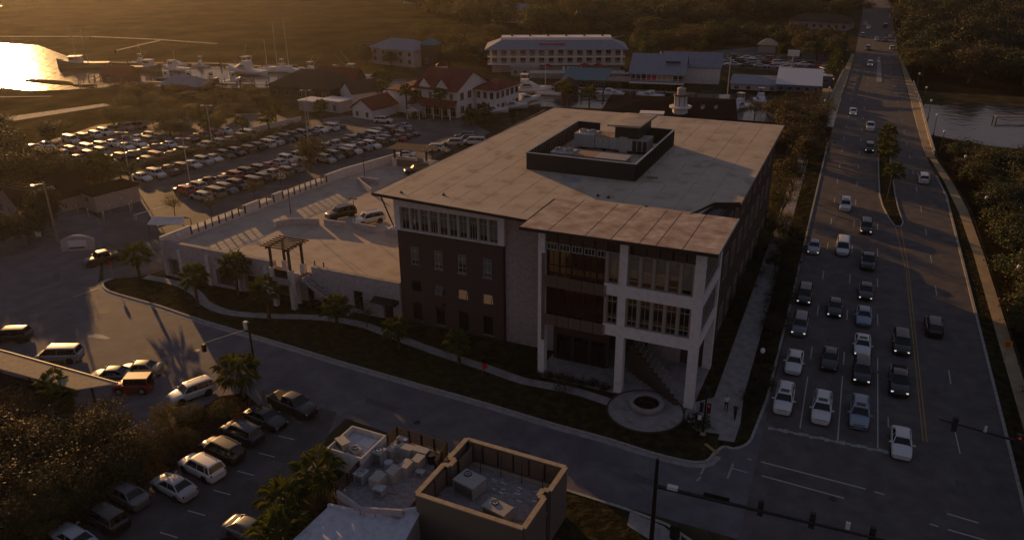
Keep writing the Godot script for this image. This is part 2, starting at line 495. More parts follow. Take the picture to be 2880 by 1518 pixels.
# kind: stations [z, half width, top], cabin [front base z, rear base z, front roof z, rear roof z, belt y, roof y, half width base, half width roof]
func make_car_kit(kind: String, st: Array, cab: Array, wheels: Array, bed := false) -> void:
	var b := MB.new()
	var rings := []
	for s in st: rings.append(car_ring(s[0], s[1], .24, s[2]))
	b.loft(rings)
	var zf: float = cab[0]; var zr: float = cab[1]; var tf: float = cab[2]; var tr: float = cab[3]; var y0: float = cab[4]; var y1: float = cab[5]; var wb: float = cab[6]; var wt: float = cab[7]
	# roof, slightly domed
	var rr := []
	for q in [[tf + .05, 0.0, .97], [tf - .12, .035, 1.0], [lerpf(tf, tr, .5), .055, 1.0], [tr + .15, .04, 1.0], [tr - .05, -.005, .96]]:
		var ring := []
		for x in [-1.0, -.7, 0.0, .7, 1.0]:
			ring.append(Vector3(x * wt * q[2], y1 + q[1] - .05 * x * x, q[0]))
		for x in [1.0, 0.0, -1.0]:
			ring.append(Vector3(x * wt * q[2], y1 - .09, q[0]))
		rr.append(ring)
	b.loft(rr)
	# pillars
	for s in [-1.0, 1.0]:
		b.bar(V(s * wb, y0 - .03, zf), V(s * wt * .97, y1 - .05, tf), .07, .07)
		b.bar(V(s * wb, y0 - .03, zr), V(s * wt * .97, y1 - .05, tr), .09, .16)
		var zm := lerpf(zf, zr, .47); var zt := lerpf(tf, tr, .42)
		b.bar(V(s * wb, y0 - .03, zm), V(s * wt, y1 - .05, zt), .03, .09)
		if kind == "suv" or kind == "van":
			b.bar(V(s * wb, y0 - .03, lerpf(zf, zr, .82)), V(s * wt, y1 - .05, lerpf(tf, tr, .82)), .03, .12)
	car_kit[kind + "_body"] = b.mesh()
	var all := MB.new()
	for q in ["windscreen", "rear_window", "side_window", "side_window2"]:
		var g := MB.new()
		for t in [g, all]:
			if q == "windscreen":
				t.quad(V(-wb * .97, y0 - .02, zf - .01), V(-wt * .95, y1 - .06, tf - .01), V(wt * .95, y1 - .06, tf - .01), V(wb * .97, y0 - .02, zf - .01))
			elif q == "rear_window":
				t.quad(V(wb * .97, y0 - .02, zr + .01), V(wt * .95, y1 - .06, tr + .01), V(-wt * .95, y1 - .06, tr + .01), V(-wb * .97, y0 - .02, zr + .01))
			else:
				var s := 1.0 if q == "side_window" else -1.0
				t.quad(V(s * wb, y0 - .02, zf), V(s * wt * .98, y1 - .06, tf), V(s * wt * .98, y1 - .06, tr), V(s * wb, y0 - .02, zr))
		car_kit[kind + "_" + q] = g.mesh()
	car_kit[kind + "_glass"] = all.mesh()
	var r: float = wheels[2]
	var w := MB.new()
	w.tube(V(-.11, 0, 0), V(.11, 0, 0), r, r, 14)
	car_kit[kind + "_tyre"] = w.mesh()
	w = MB.new()
	w.tube(V(.08, 0, 0), V(.118, 0, 0), r * .66, r * .6, 10)
	w.tube(V(-.08, 0, 0), V(-.118, 0, 0), r * .66, r * .6, 10)
	car_kit[kind + "_rim"] = w.mesh()
	car_kit[kind + "_wheels"] = wheels
	var f: Array = st[st.size() - 2]; var k: Array = st[1]
	car_kit[kind + "_front"] = [f[0], f[1], f[2]]
	car_kit[kind + "_rear"] = [k[0], k[1], k[2]]
	var h := MB.new(); h.box(V(0, 0, 0), V(.34, .11, .16)); car_kit["headlight"] = h.mesh()
	h = MB.new(); h.box(V(0, 0, 0), V(.16, .22, .12)); car_kit["taillight"] = h.mesh()
	h = MB.new(); h.box(V(0, 0, 0), V(.2, .13, .1)); h.box(V(0, -.02, 0), V(.3, .04, .05)); car_kit["mirror"] = h.mesh()
	h = MB.new(); h.box(V(0, 0, 0), V(1.0, .2, .1)); car_kit["grille"] = h.mesh()
	h = MB.new(); h.box(V(0, 0, 0), V(.04, .04, 1.7)); h.box(V(0, -.04, .8), V(.04, .07, .08)); h.box(V(0, -.04, -.8), V(.04, .07, .08)); car_kit["roof_rail"] = h.mesh()
	h = MB.new(); h.box(V(0, 0, 0), V(.85, .012, .55)); car_kit["sunroof"] = h.mesh()
	if bed:
		h = MB.new(); h.box(V(0, 0, 0), V(1.5, .03, 1.55)); car_kit["bed_liner"] = h.mesh()
	car_kit[kind + "_cab"] = cab
	h = MB.new()
	var mid: Array = st[st.size() / 2]
	for s in [-1.0, 1.0]:
		h.bb(V(s * (mid[1] - .02), .25, -1.0), V(s * (mid[1] + .012), .36, 1.05))
		for z in [zf - .25, lerpf(zf, zr, .47), lerpf(zf, zr, .85)]:
			h.bb(V(s * (mid[1] - .03), .38, z - .009), V(s * (mid[1] + .004), y0 - .12, z + .009))
		for z in [wheels[0], wheels[1]]:
			h.tube(V(s * (mid[1] - .06), wheels[2], z), V(s * (mid[1] + .006), wheels[2], z), wheels[2] * 1.2, wheels[2] * 1.17, 14)
	h.bb(V(-.5, .3, f[0] - .02), V(.5, .42, f[0] + .05)); h.bb(V(-.6, .3, k[0] - .05), V(.6, .45, k[0] + .02))
	car_kit[kind + "_trim"] = h.mesh()

func make_car_kits() -> void:
	make_car_kit("sedan", [[-2.36, .72, .62], [-2.30, .84, .93], [-2.0, .89, 1.0], [-1.3, .915, .985], [0, .925, .96], [1.0, .92, .95], [1.6, .90, .88], [2.1, .87, .76], [2.3, .80, .66], [2.36, .68, .52]],
		[1.05, -1.75, .35, -.95, .95, 1.43, .80, .60], [1.42, -1.38, .33, .80])
	make_car_kit("suv", [[-2.36, .74, .80], [-2.30, .87, 1.08], [-1.9, .925, 1.10], [-1.0, .94, 1.09], [0, .945, 1.08], [1.0, .94, 1.07], [1.6, .92, 1.02], [2.1, .89, .93], [2.3, .82, .80], [2.37, .70, .58]],
		[1.12, -2.22, .55, -1.95, 1.07, 1.68, .83, .68], [1.45, -1.4, .37, .81])
	make_car_kit("van", [[-2.55, .78, .85], [-2.5, .90, 1.12], [-2.0, .95, 1.14], [-1.0, .965, 1.13], [0, .965, 1.12], [1.0, .96, 1.1], [1.8, .93, 1.03], [2.3, .88, .88], [2.5, .80, .72], [2.56, .68, .55]],
		[1.75, -2.45, .95, -2.25, 1.11, 1.80, .86, .72], [1.6, -1.55, .36, .83])
	make_car_kit("pickup", [[-2.85, .84, .95], [-2.8, .93, 1.12], [-2.2, .955, 1.13], [-1.0, .96, 1.13], [0, .965, 1.14], [1.1, .96, 1.14], [1.9, .945, 1.10], [2.5, .91, 1.03], [2.72, .86, .90], [2.8, .76, .62]],
		[1.30, -.78, .75, -.62, 1.13, 1.80, .84, .68], [1.75, -1.75, .41, .84], true)
	make_car_kit("jeep", [[-1.95, .70, .95], [-1.9, .78, 1.12], [-1.2, .80, 1.12], [0, .80, 1.12], [.8, .80, 1.12], [1.3, .76, 1.08], [1.8, .66, 1.04], [1.95, .64, .98], [2.0, .6, .60]],
		[.72, -1.85, .55, -1.8, 1.12, 1.80, .74, .68], [1.2, -1.2, .41, .78])

func car(kind: String, paint: String, label: String, at: Vector3, turn: float, group: String, detail := 2, lights := false, extra := "") -> Node3D:
	var called: String = {"suv": "suv", "sedan": "sedan_car", "van": "minivan", "pickup": "pickup_truck", "jeep": "open_jeep"}[kind]
	var o := thing(called, label, "pickup truck" if kind == "pickup" else "car", at, turn, group)
	obj("body", car_kit[kind + "_body"], M[paint], o)
	var g: Material = M["car_glass"]
	var wh: Array = car_kit[kind + "_wheels"]
	if detail == 0:
		obj("windows", car_kit[kind + "_glass"], g, o)
	else:
		obj("windscreen", car_kit[kind + "_windscreen"], g, o)
		obj("rear_window", car_kit[kind + "_rear_window"], g, o)
		obj("side_window", car_kit[kind + "_side_window"], g, o)
		obj("side_window", car_kit[kind + "_side_window2"], g, o)
	for z in [wh[0], wh[1]]:
		for s in [-1, 1]:
			var w := obj("wheel", car_kit[kind + "_tyre"], M["rubber"], o, V(s * wh[3], wh[2], z))
			if detail > 1: obj("rim", car_kit[kind + "_rim"], M["aluminium"], w)
	if detail > 0:
		var f: Array = car_kit[kind + "_front"]; var k: Array = car_kit[kind + "_rear"]
		for s in [-1, 1]:
			obj("headlight", car_kit["headlight"], M["headlight_on"] if lights else M["headlight_off"], o, V(s * (f[1] - .2), f[2] - .12, f[0] - .03), -s * .35)
			obj("taillight", car_kit["taillight"], M["taillight"], o, V(s * (k[1] - .14), k[2] - .16, k[0] + .02))
		obj("grille", car_kit["grille"], M["stone_black"], o, V(0, f[2] - .17, f[0] + .005))
		var cab: Array = car_kit[kind + "_cab"]
		obj("trim", car_kit[kind + "_trim"], M["rubber"], o).set_meta("kind", "stuff")
		if detail > 1:
			for s in [-1, 1]:
				obj("mirror", car_kit["mirror"], M[paint], o, V(s * (cab[6] + .2), cab[4] + .08, cab[0] - .12))
			if kind == "suv" and extra.contains("rails"):
				for s in [-1, 1]:
					obj("roof_rail", car_kit["roof_rail"], M["dark_metal"], o, V(s * (cab[7] - .06), cab[5] + .06, lerpf(cab[2], cab[3], .52)))
			if extra.contains("sunroof"):
				obj("sunroof", car_kit["sunroof"], g, o, V(0, cab[5] + .055, cab[2] - .45))
			if kind == "pickup":
				obj("bed_liner", car_kit["bed_liner"], M["rubber"], o, V(0, 1.175, -1.85))
		if kind == "jeep":
			var top := MB.new()
			top.box(V(0, 1.86, -.65), V(1.42, .07, 2.5))
			part("soft_top", top, M["car_tan"], o)
			var sp := MB.new()
			sp.tube(V(0, 1.05, -2.15), V(0, 1.05, -1.95), .38, .38, 14)
			part("spare_wheel", sp, M["rubber"], o)
	return o

# ---------------------------------------------------------------- the scene
func _ready() -> void:
	var cam := Camera3D.new()
	cam.name = "camera"
	add_child(cam)
	cam.transform = Transform3D(Basis(V(0.92390221, -0.00802087, -0.3825446), V(-0.14389862, 0.91910034, -0.36680751), V(0.35453899, 0.39394191, 0.84800465)).orthonormalized(), V(0, 45.5, 0))
	cam.fov = 36.8247
	cam.near = 0.5
	cam.far = 6000
	cam.current = true

	var env := Environment.new()
	env.background_mode = Environment.BG_SKY
	var sky := Sky.new()
	var sm := ProceduralSkyMaterial.new()
	sm.sky_top_color = lin(.14, .165, .25)
	sm.sky_horizon_color = lin(.43, .325, .295)
	sm.sky_curve = 0.22
	sm.ground_bottom_color = lin(.03, .025, .02)
	sm.ground_horizon_color = lin(.10, .075, .055)
	sm.sun_angle_max = 38.0
	sm.sun_curve = 0.09
	sm.energy_multiplier = 1.0
	sky.sky_material = sm
	env.sky = sky
	env.background_energy_multiplier = 0.58
	env.tonemap_mode = Environment.TONE_MAPPER_LINEAR
	env.tonemap_exposure = 1.0
	env.volumetric_fog_enabled = true
	env.volumetric_fog_density = 0.000085
	env.volumetric_fog_albedo = Color(0.98, 0.95, 0.93)
	env.volumetric_fog_anisotropy = 0.72
	env.sdfgi_enabled = true
	env.ssao_enabled = true
	env.ssil_enabled = true
	var we := WorldEnvironment.new()
	we.name = "world_environment"
	we.environment = env
	add_child(we)

	var sun := DirectionalLight3D.new()
	sun.name = "sun"
	add_child(sun)
	var az := deg_to_rad(35.8); var el := deg_to_rad(8.5)
	var dir := V(cos(el) * cos(az), -sin(el), cos(el) * sin(az))
	sun.look_at_from_position(Vector3.ZERO, dir)
	sun.light_color = lin(1.0, .53, .185)
	sun.light_energy = 1.3
	sun.light_angular_distance = 0.55
	sun.shadow_enabled = true

	make_materials()
	make_plants()
	make_car_kits()
	build_ground()
	build_highway()
	build_office()
	build_garage()
	build_corner()
	build_front_shops()
	build_parking()
	build_marina()
	build_far()
	build_trees()
	build_traffic()
	build_street_things()
	tell_apart(cam)

func slab(poly: Array, y0: float, y1: float) -> MB:
	var mb := MB.new()
	mb.prism(P(poly), y0, y1)
	return mb

func flat(poly: Array, y: float) -> MB:
	var mb := MB.new()
	mb.sheet(P(poly), y)
	return mb

func build_ground() -> void:
	struct("ground", flat([[-2200, 300], [1800, 300], [1800, -3600], [-2200, -3600]], 0.0), M["earth"])
	struct("marsh", flat([[-1900, -232], [-330, -255], [-276, -228], [-225, -216], [-202, -228], [-150, -224], [-136, -262], [-112, -275], [-40, -300], [-25, -330], [-40, -352], [-120, -360], [-175, -372], [-190, -430], [-150, -520], [-100, -700], [-150, -1500], [-1900, -1700]], 0.008), M["marsh"])
	struct("marsh_bank", flat([[-900, -60], [-245, -172], [-228, -171], [-219, -176], [-207, -186], [-182, -186], [-168, -150], [-180, -110], [-200, -70], [-400, -20]], 0.008), M["marsh"])
	struct("creek", flat([[-620, -215], [-420, -242], [-317, -246], [-276, -226], [-246, -214], [-224, -217], [-202, -229], [-155, -225], [-138, -228], [-102, -228], [-67, -232], [-40, -236], [-20, -240], [0, -244], [23, -242], [31, -249], [60, -244], [130, -250], [130, -196], [60, -198], [30, -199], [18, -206], [0, -206], [-20, -206], [-60, -207], [-86, -202], [-97, -203], [-134, -199], [-150, -206], [-180, -194], [-207, -188], [-219, -177], [-229, -171.5], [-245, -172.5], [-330, -150], [-620, -110]], 0.018), M["water"])
	struct("far_creek", flat([[-900, -330], [-560, -352], [-510, -364], [-500, -370], [-540, -374], [-900, -372]], 0.018), M["water"])
	# islets of grass in the creek
	for a in [[-236, -184.5, 10, 2.2], [-219.5, -183.0, 4.2, 1.2]]:
		var mb := MB.new()
		var poly := []
		for k in 16:
			var t := TAU * k / 16.0
			poly.append([a[0] + cos(t) * a[2] * (1 + .15 * sin(3 * t)), a[1] + sin(t) * a[3] * (1 + .2 * cos(2 * t))])
		mb.prism(P(poly), 0.0, 0.3)
		struct("islet", mb, M["marsh"])
	# dirt road beside the bank
	struct("bank_path", flat([[-230, -136], [-202, -143.5], [-192, -165], [-188, -164], [-196, -141], [-201, -138], [-230, -131]], 0.06), M["concrete"])
	struct("bank_track", flat([[-260, -153], [-228, -162.5], [-215, -168], [-215, -167], [-228, -161.2], [-260, -151.5]], 0.06), M["concrete"])
	# marsh creeks, thin
	for l in [[[-420, -330], [-300, -352], [-230, -356]], [[-160, -420], [-120, -405], [-90, -420]], [[-345, -470], [-300, -490], [-240, -480], [-180, -505]], [[-150, -330], [-120, -322], [-90, -330]], [[-260, -300], [-200, -310], [-165, -300]]]:
		struct("marsh_creek", flat2(ribbon(smooth_line(P(l)), 1.6), 0.016), M["mulch"])
	struct("corner_apron", flat([[-14, -63.4], [-3.0, -78], [-3.0, -54], [-14, -54.5]], 0.016), M["asphalt"])
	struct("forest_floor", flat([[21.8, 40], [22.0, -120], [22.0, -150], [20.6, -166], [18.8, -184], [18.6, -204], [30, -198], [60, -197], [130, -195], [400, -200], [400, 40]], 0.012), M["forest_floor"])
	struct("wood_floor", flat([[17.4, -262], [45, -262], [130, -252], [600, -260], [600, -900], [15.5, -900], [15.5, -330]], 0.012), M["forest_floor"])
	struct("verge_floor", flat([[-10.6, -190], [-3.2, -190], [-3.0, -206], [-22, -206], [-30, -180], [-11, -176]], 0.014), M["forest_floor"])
	# streets and lots
	struct("side_street", flat([[-160, -108], [-112, -92], [-92, -72], [-3.2, -62], [-3.2, -54], [-30, -55.5], [-42, -57], [-42, -20], [-110, -20], [-160, -60]], 0.02), M["asphalt"])
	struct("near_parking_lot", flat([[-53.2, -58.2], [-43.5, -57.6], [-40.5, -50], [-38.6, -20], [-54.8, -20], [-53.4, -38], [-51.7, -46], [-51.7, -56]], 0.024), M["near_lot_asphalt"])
	struct("left_road", flat([[-112, -91], [-92, -73], [-88, -78], [-84, -90], [-81, -128], [-77, -172], [-88, -182], [-120, -176], [-130, -160], [-136, -118], [-122, -100]], 0.024), M["lot_asphalt"])
	struct("far_parking_lot", flat([[-168, -118], [-140, -112], [-137, -130], [-128, -165], [-140, -172], [-160, -160], [-172, -145]], 0.024), M["lot_asphalt"])
	var kerb := P([[-91.8, -74.4], [-91.9, -72.8], [-89.8, -71.4], [-86.7, -70.8], [-79.3, -70.1], [-74.2, -69.3], [-68.7, -68.6], [-62, -67.9], [-56.3, -67.3], [-51.5, -66.7], [-47, -66.2], [-40, -65.5], [-30, -64.6], [-22.2, -63.7], [-16.7, -63.3], [-12.4, -62.7], [-9, -62.6], [-7.4, -63.2], [-6.9, -64.6]])
	kerb = smooth_line(kerb, 4)
	var corner := smooth_line(P([[-6.9, -64.6], [-6.2, -66.1], [-5.2, -66.2], [-4.1, -67.7], [-3.8, -70.6], [-3.4, -76]]), 5)
	var lawn := PackedVector2Array(kerb)
	for k in range(1, corner.size()): lawn.append(corner[k])
	for q in [[-3.2, -100], [-3.1, -150], [-3.0, -190], [-10.4, -190], [-10.4, -78], [-86, -77.5], [-89.5, -75.8]]: lawn.append(Vector2(q[0], q[1]))
	var mb := MB.new()
	mb.prism(lawn, 0.0, 0.10)
	struct("lawn", mb, M["lawn"])
	var edge := PackedVector2Array(kerb)
	for k in range(1, corner.size()): edge.append(corner[k])
	edge.append(Vector2(-3.2, -100)); edge.append(Vector2(-3.1, -150)); edge.append(Vector2(-3.0, -190))
	mb = MB.new()
	for i in edge.size() - 1:
		mb.bar(V(edge[i].x, .07, edge[i].y), V(edge[i + 1].x, .07, edge[i + 1].y), .28, .14)
	struct("kerb", mb, M["kerb"])
	mb = MB.new()   # gutter pan
	mb.sheet(ribbon(offset_line(kerb, 0.45), 0.6), 0.03)
	struct("gutter", mb, M["concrete"])
	var walk := smooth_line(P([[-88, -76.6], [-82.3, -76.5], [-77.3, -74.9], [-73.8, -72.8], [-69.2, -71.8], [-64, -72.8], [-57.7, -74.8], [-52.1, -75.2], [-48, -74.4], [-44.1, -73.4], [-38.8, -72.2], [-33, -71.2], [-28.5, -70.2], [-25.5, -70.2], [-22, -70.2], [-17.8, -69.4]]), 4)
	struct("footpath", flat2(ribbon(walk, 1.35), 0.115), M["concrete"])
	struct("sidewalk", flat([[-10.9, -69.9], [-10.5, -72.4], [-8.5, -74.5], [-8.2, -110], [-8.0, -190], [-6.1, -190], [-5.7, -110], [-5.7, -75.7], [-5.3, -70.5], [-5.4, -67.2], [-6.9, -67.0], [-6.9, -68.0], [-9.1, -67.7]], 0.115), M["concrete"])
	# south side of the side street
	struct("south_verge", slab([[-30.2, -55.3], [-18.1, -54.6], [-12.4, -54.1], [-8.8, -53.5], [-6, -52], [-4.2, -49], [-3.6, -44], [-3.6, -20], [-42, -20], [-42, -38], [-30.2, -52]], 0.0, 0.10), M["lawn"])
	mb = MB.new()
	var ln := P([[-30.2, -55.3], [-18.1, -54.6], [-12.4, -54.1], [-8.8, -53.5], [-6, -52], [-4.2, -49], [-3.6, -44], [-3.6, -20]])
	for i in ln.size() - 1:
		mb.bar(V(ln[i].x, .075, ln[i].y), V(ln[i + 1].x, .075, ln[i + 1].y), .28, .15)
	struct("south_kerb", mb, M["kerb"])
	struct("corner_ramp", flat([[-12.0, -53.9], [-9.0, -53.2], [-6.4, -51.5], [-5.2, -48.8], [-8.8, -50.8], [-11.8, -52.2]], 0.115), M["concrete"])
	rng.seed = 321
	for a in [[-70, -60, 4.5, 1.6, .15], [-40, -60.5, 6, 1.2, .1], [-24, -58, 3, 2.2, .2], [-85, -66, 4, 2, -.4], [-100, -72, 5, 1.5, .7], [-44, -47, 2.5, 5, 0], [-62, -58, 2.2, 1.6, .3], [6, -79, 2.4, 4.5, 0], [13, -88, 2.6, 6, 0], [14.5, -68, 3, 2, .1], [0.8, -58, 4, 2, .2], [-12, -58.5, 3, 1.4, .15]]:
		var q := []
		for k in 4:
			var t := TAU * k / 4.0 + PI / 4
			q.append([a[0] + (cos(t) * a[2] * cos(a[4]) - sin(t) * a[3] * sin(a[4])) * .5 * rng.randf_range(.85, 1.1), a[1] + (cos(t) * a[2] * sin(a[4]) + sin(t) * a[3] * cos(a[4])) * .5 * rng.randf_range(.85, 1.1)])
		struct("asphalt_patch", flat(q, 0.0335 if a[0] > -3.2 else .026), M["tar"])
	for k in 18:
		var p := Vector2(rng.randf_range(-95, -6), rng.randf_range(-65, -56)) if k < 11 else Vector2(rng.randf_range(-2, 17), rng.randf_range(-110, -58))
		var l := PackedVector2Array([p])
		var d := Vector2.from_angle(rng.randf_range(-.35, .35) if k < 11 else PI / 2 + rng.randf_range(-.3, .3))
		for j in 7:
			d = d.rotated(rng.randf_range(-.35, .35)); l.append(l[l.size() - 1] + d * rng.randf_range(.7, 1.5))
		struct("crack_seal", flat2(ribbon(l, .07), .0332 if k >= 11 else .027), M["tar"])
	for a in [[-66, -62.5], [-35, -59], [-88, -64], [3.6, -62], [12.6, -84], [1.8, -92]]:
		struct("manhole_cover", flat2(ring_poly(a[0], a[1], .36, 16), .036), M["dark_metal"])
	# planted bank left of the near parking lot
	struct("planting_bank", slab([[-110, -20], [-54.5, -20], [-53.2, -38], [-51.5, -46], [-51.5, -55.5], [-54.5, -57.0], [-56.6, -55.5], [-57.4, -47.2], [-64, -46.0], [-90, -47.5], [-110, -45]], 0.0, 0.10), M["mulch"])

func flat2(poly: PackedVector2Array, y: float) -> MB:
	var mb := MB.new()
	mb.sheet(poly, y)
	return mb

func offset_line(l: PackedVector2Array, d: float) -> PackedVector2Array:
	var o := PackedVector2Array()
	for i in l.size():
		var t := (l[mini(i + 1, l.size() - 1)] - l[maxi(i - 1, 0)]).normalized()
		o.append(l[i] + Vector2(-t.y, t.x) * d)
	return o

func build_highway() -> void:
	var hw := flat([[-3.1, -20], [18.4, -20], [18.4, -157], [16.3, -188], [15.5, -232], [14.9, -270], [14.2, -320], [14.3, -430], [14.5, -620], [-0.1, -620], [-0.1, -425], [-0.4, -335], [-1.2, -280], [-2.3, -232], [-2.9, -180], [-3.1, -60]], 0.03)
	var h := struct("highway", hw, M["highway_asphalt"])
	# lane dashes, each a piece of its own
	var dash := MB.new(); dash.bb(V(-.06, 0, -1.55), V(.06, .004, 1.55))
	var dm := dash.mesh()
	for a in [[.17, 0.0], [3.65, 0.0], [7.17, 1.0], [14.3, 2.0]]:
		var z := -88.2
		while z > -330.0:
			var x: float = a[0]
			if a[1] == 2.0: x = lerpf(14.35, 11.2, clampf((-z - 130) / 170.0, 0, 1))
			elif a[1] == 1.0: x = 7.17
			else: x = lerpf(a[0], a[0] + 1.1, clampf((-z - 190) / 130.0, 0, 1))
			if not (a[1] == 1.0 and z < -137):
				obj("lane_dash", dm, M["line_paint"], h, V(x, .034, z + rng.randf_range(-.1, .1)))
			z -= 11.9
	for a in [[.17, -72.0, -82.5], [3.65, -71.3, -84.0], [7.17, -71.3, -86.0]]:
		var s := MB.new(); s.bb(V(a[0] - .06, .034, a[2]), V(a[0] + .06, .038, a[1]))
		part("lane_line", s, M["line_paint"], h)
	for dx in [-.16, .16]:
		var s := MB.new()
		s.bar(V(11.3 + dx, .036, -74), V(11.05 + dx, .036, -118), .1, .004)
		s.bar(V(11.05 + dx, .036, -118), V(10.2 + dx * 2.5, .036, -137), .1, .004)
		part("centre_line", s, M["yellow_paint"], h)
	var s := MB.new()
	for k in 24:
		var x := lerpf(-2.7, 8.6, k / 24.0)
		s.bb(V(x, .034, -71.2 + .12 * sin(k * 1.7)), V(x + .44, .038, -70.75 + .1 * cos(k * 2.3)))
	part("stop_line", s, M["worn_paint"], h)
	s = MB.new(); s.bar(V(14.2, .036, -73.2), V(14.0, .036, -78.5), .11, .004); part("lane_line", s, M["line_paint"], h)
	for a in [[-2.7, -65.1, 6.2, -64.5], [-2.4, -63.05, 4.5, -62.5], [6.9, -64.4, 7.7, -64.3], [12.5, -63.6, 14.8, -63.3], [12.4, -61.5, 15.4, -61.2], [11.1, -61.7, 11.7, -61.6]]:
		s = MB.new(); s.bar(V(a[0], .036, a[1]), V(a[2], .036, a[3]), .16, .004); part("crosswalk_line", s, M["line_paint"], h)
	for a in [[-3.95, -65.15, -3.5, -65.05], [-4.95, -63.15, -3.6, -63.0], [-5.0, -63.9, -5.15, -61.5], [-7.35, -62.4, -7.45, -61.2], [-7.4, -60.9, -7.6, -60.1]]:
		s = MB.new(); s.bar(V(a[0], .04, a[1]), V(a[2], .04, a[3]), .2, .004); part("crosswalk_line", s, M["worn_paint"], h)
	s = MB.new(); s.bar(V(-92.0, .036, -68.0), V(-91.2, .036, -71.3), .35, .006); part("stop_line", s, M["worn_paint"], h)
	# turn arrow in the fourth lane
	s = MB.new()
	s.bb(V(8.05, .034, -77.3), V(8.2, .038, -75.4)); s.bar(V(8.12, .036, -75.5), V(9.3, .036, -74.9), .16, .004)
	s.tri(V(9.1, .039, -75.5), V(9.1, .039, -74.2), V(9.9, .039, -74.8))
	part("turn_arrow", s, M["worn_paint"], h)
	# kerbs and pavements along the highway
	struct("highway_kerb", bars([[18.5, -20], [18.5, -157], [17.6, -170]], .3, 0.0, .15), M["kerb"])
	struct("right_pavement", flat([[20.2, -20], [21.6, -20], [21.6, -128], [21.3, -150], [20.2, -166], [18.3, -184], [17.1, -184], [18.8, -166], [19.8, -148], [20.2, -128]], 0.06), M["gold_concrete"])
	struct("bridge_pavement", slab([[16.5, -184], [18.2, -184], [17.8, -205], [17.7, -242], [17.0, -273], [16.0, -300], [15.0, -330], [14.3, -330], [14.7, -300], [15.1, -273], [15.7, -232], [16.3, -190]], 0.0, .16), M["gold_concrete"])  # gold here is sunlight held in the material colour
	struct("left_bridge_pavement", slab([[-5.0, -232], [-2.7, -226], [-1.9, -255], [-1.2, -285], [-0.6, -330], [-1.6, -330], [-3.0, -290], [-4.2, -258]], 0.0, .16), M["gold_concrete"])
	struct("right_verge", flat([[18.6, -20], [20.2, -20], [20.2, -128], [19.8, -148], [18.8, -166], [17.4, -172], [18.6, -157]], 0.05), M["lawn"])
	# median island
	struct("median", slab([[9.7, -137], [10.6, -137], [10.9, -139], [10.3, -147], [10.0, -155], [9.6, -175], [9.2, -198], [7.4, -198], [7.4, -170], [7.55, -154], [8.0, -147], [9.0, -140]], 0.0, .14), M["lawn"])
	struct("median_kerb", bars([[9.7, -136.9], [9.0, -140], [8.0, -147], [7.5, -154], [7.35, -170], [7.35, -198], [9.25, -198.2], [9.65, -175], [10.05, -155], [10.4, -147], [11.0, -139], [10.6, -136.9], [9.7, -136.9]], .22, 0.0, .17), M["kerb"])
	struct("far_median", slab([[6.9, -272], [8.5, -272], [8.1, -325], [7.2, -325]], 0.0, .15), M["concrete"])
	# bridge railings with posts
	rail("bridge_railing", "grey concrete bridge railing with posts along the right sun-tinted pavement", [[18.05, -186], [17.85, -205], [17.7, -242], [17.0, -273]])
	rail("bridge_railing", "low bridge railing along the left pavement above the creek", [[-4.9, -232], [-4.2, -258], [-3.1, -288]])
	# side road past the bridge foot
	struct("creek_road", flat([[-7.4, -232], [-5.2, -232], [-4.6, -258], [-7.6, -256]], 0.06), M["gold_concrete"])
	struct("far_lot", flat([[-40, -285], [-6, -285], [-5, -340], [-30, -345], [-60, -310]], 0.045), M["lot_asphalt"])

func bars(l: Array, w: float, y0: float, y1: float) -> MB:
	var mb := MB.new()
	for i in l.size() - 1:
		mb.bar(V(l[i][0], (y0 + y1) / 2, l[i][1]), V(l[i + 1][0], (y0 + y1) / 2, l[i + 1][1]), w, y1 - y0)
	return mb

func rail(called: String, label: String, l: Array) -> void:
	var o := thing(called, label, "railing")
	var top := MB.new()
	for i in l.size() - 1:
		top.bar(V(l[i][0], 1.05, l[i][1]), V(l[i + 1][0], 1.05, l[i + 1][1]), .28, .14)
		top.bar(V(l[i][0], .3, l[i][1]), V(l[i + 1][0], .3, l[i + 1][1]), .3, .36)
	part("rail", top, M["kerb"], o)
	var post := MB.new(); post.bb(V(-.12, .1, -.16), V(.12, 1.0, .16))
	var pm := post.mesh()
	for i in l.size() - 1:
		var a := V(l[i][0], 0, l[i][1]); var b := V(l[i + 1][0], 0, l[i + 1][1])
		var k := int(a.distance_to(b) / 2.4)
		for j in k: obj("post", pm, M["kerb"], o, a.lerp(b, (j + .5) / k))

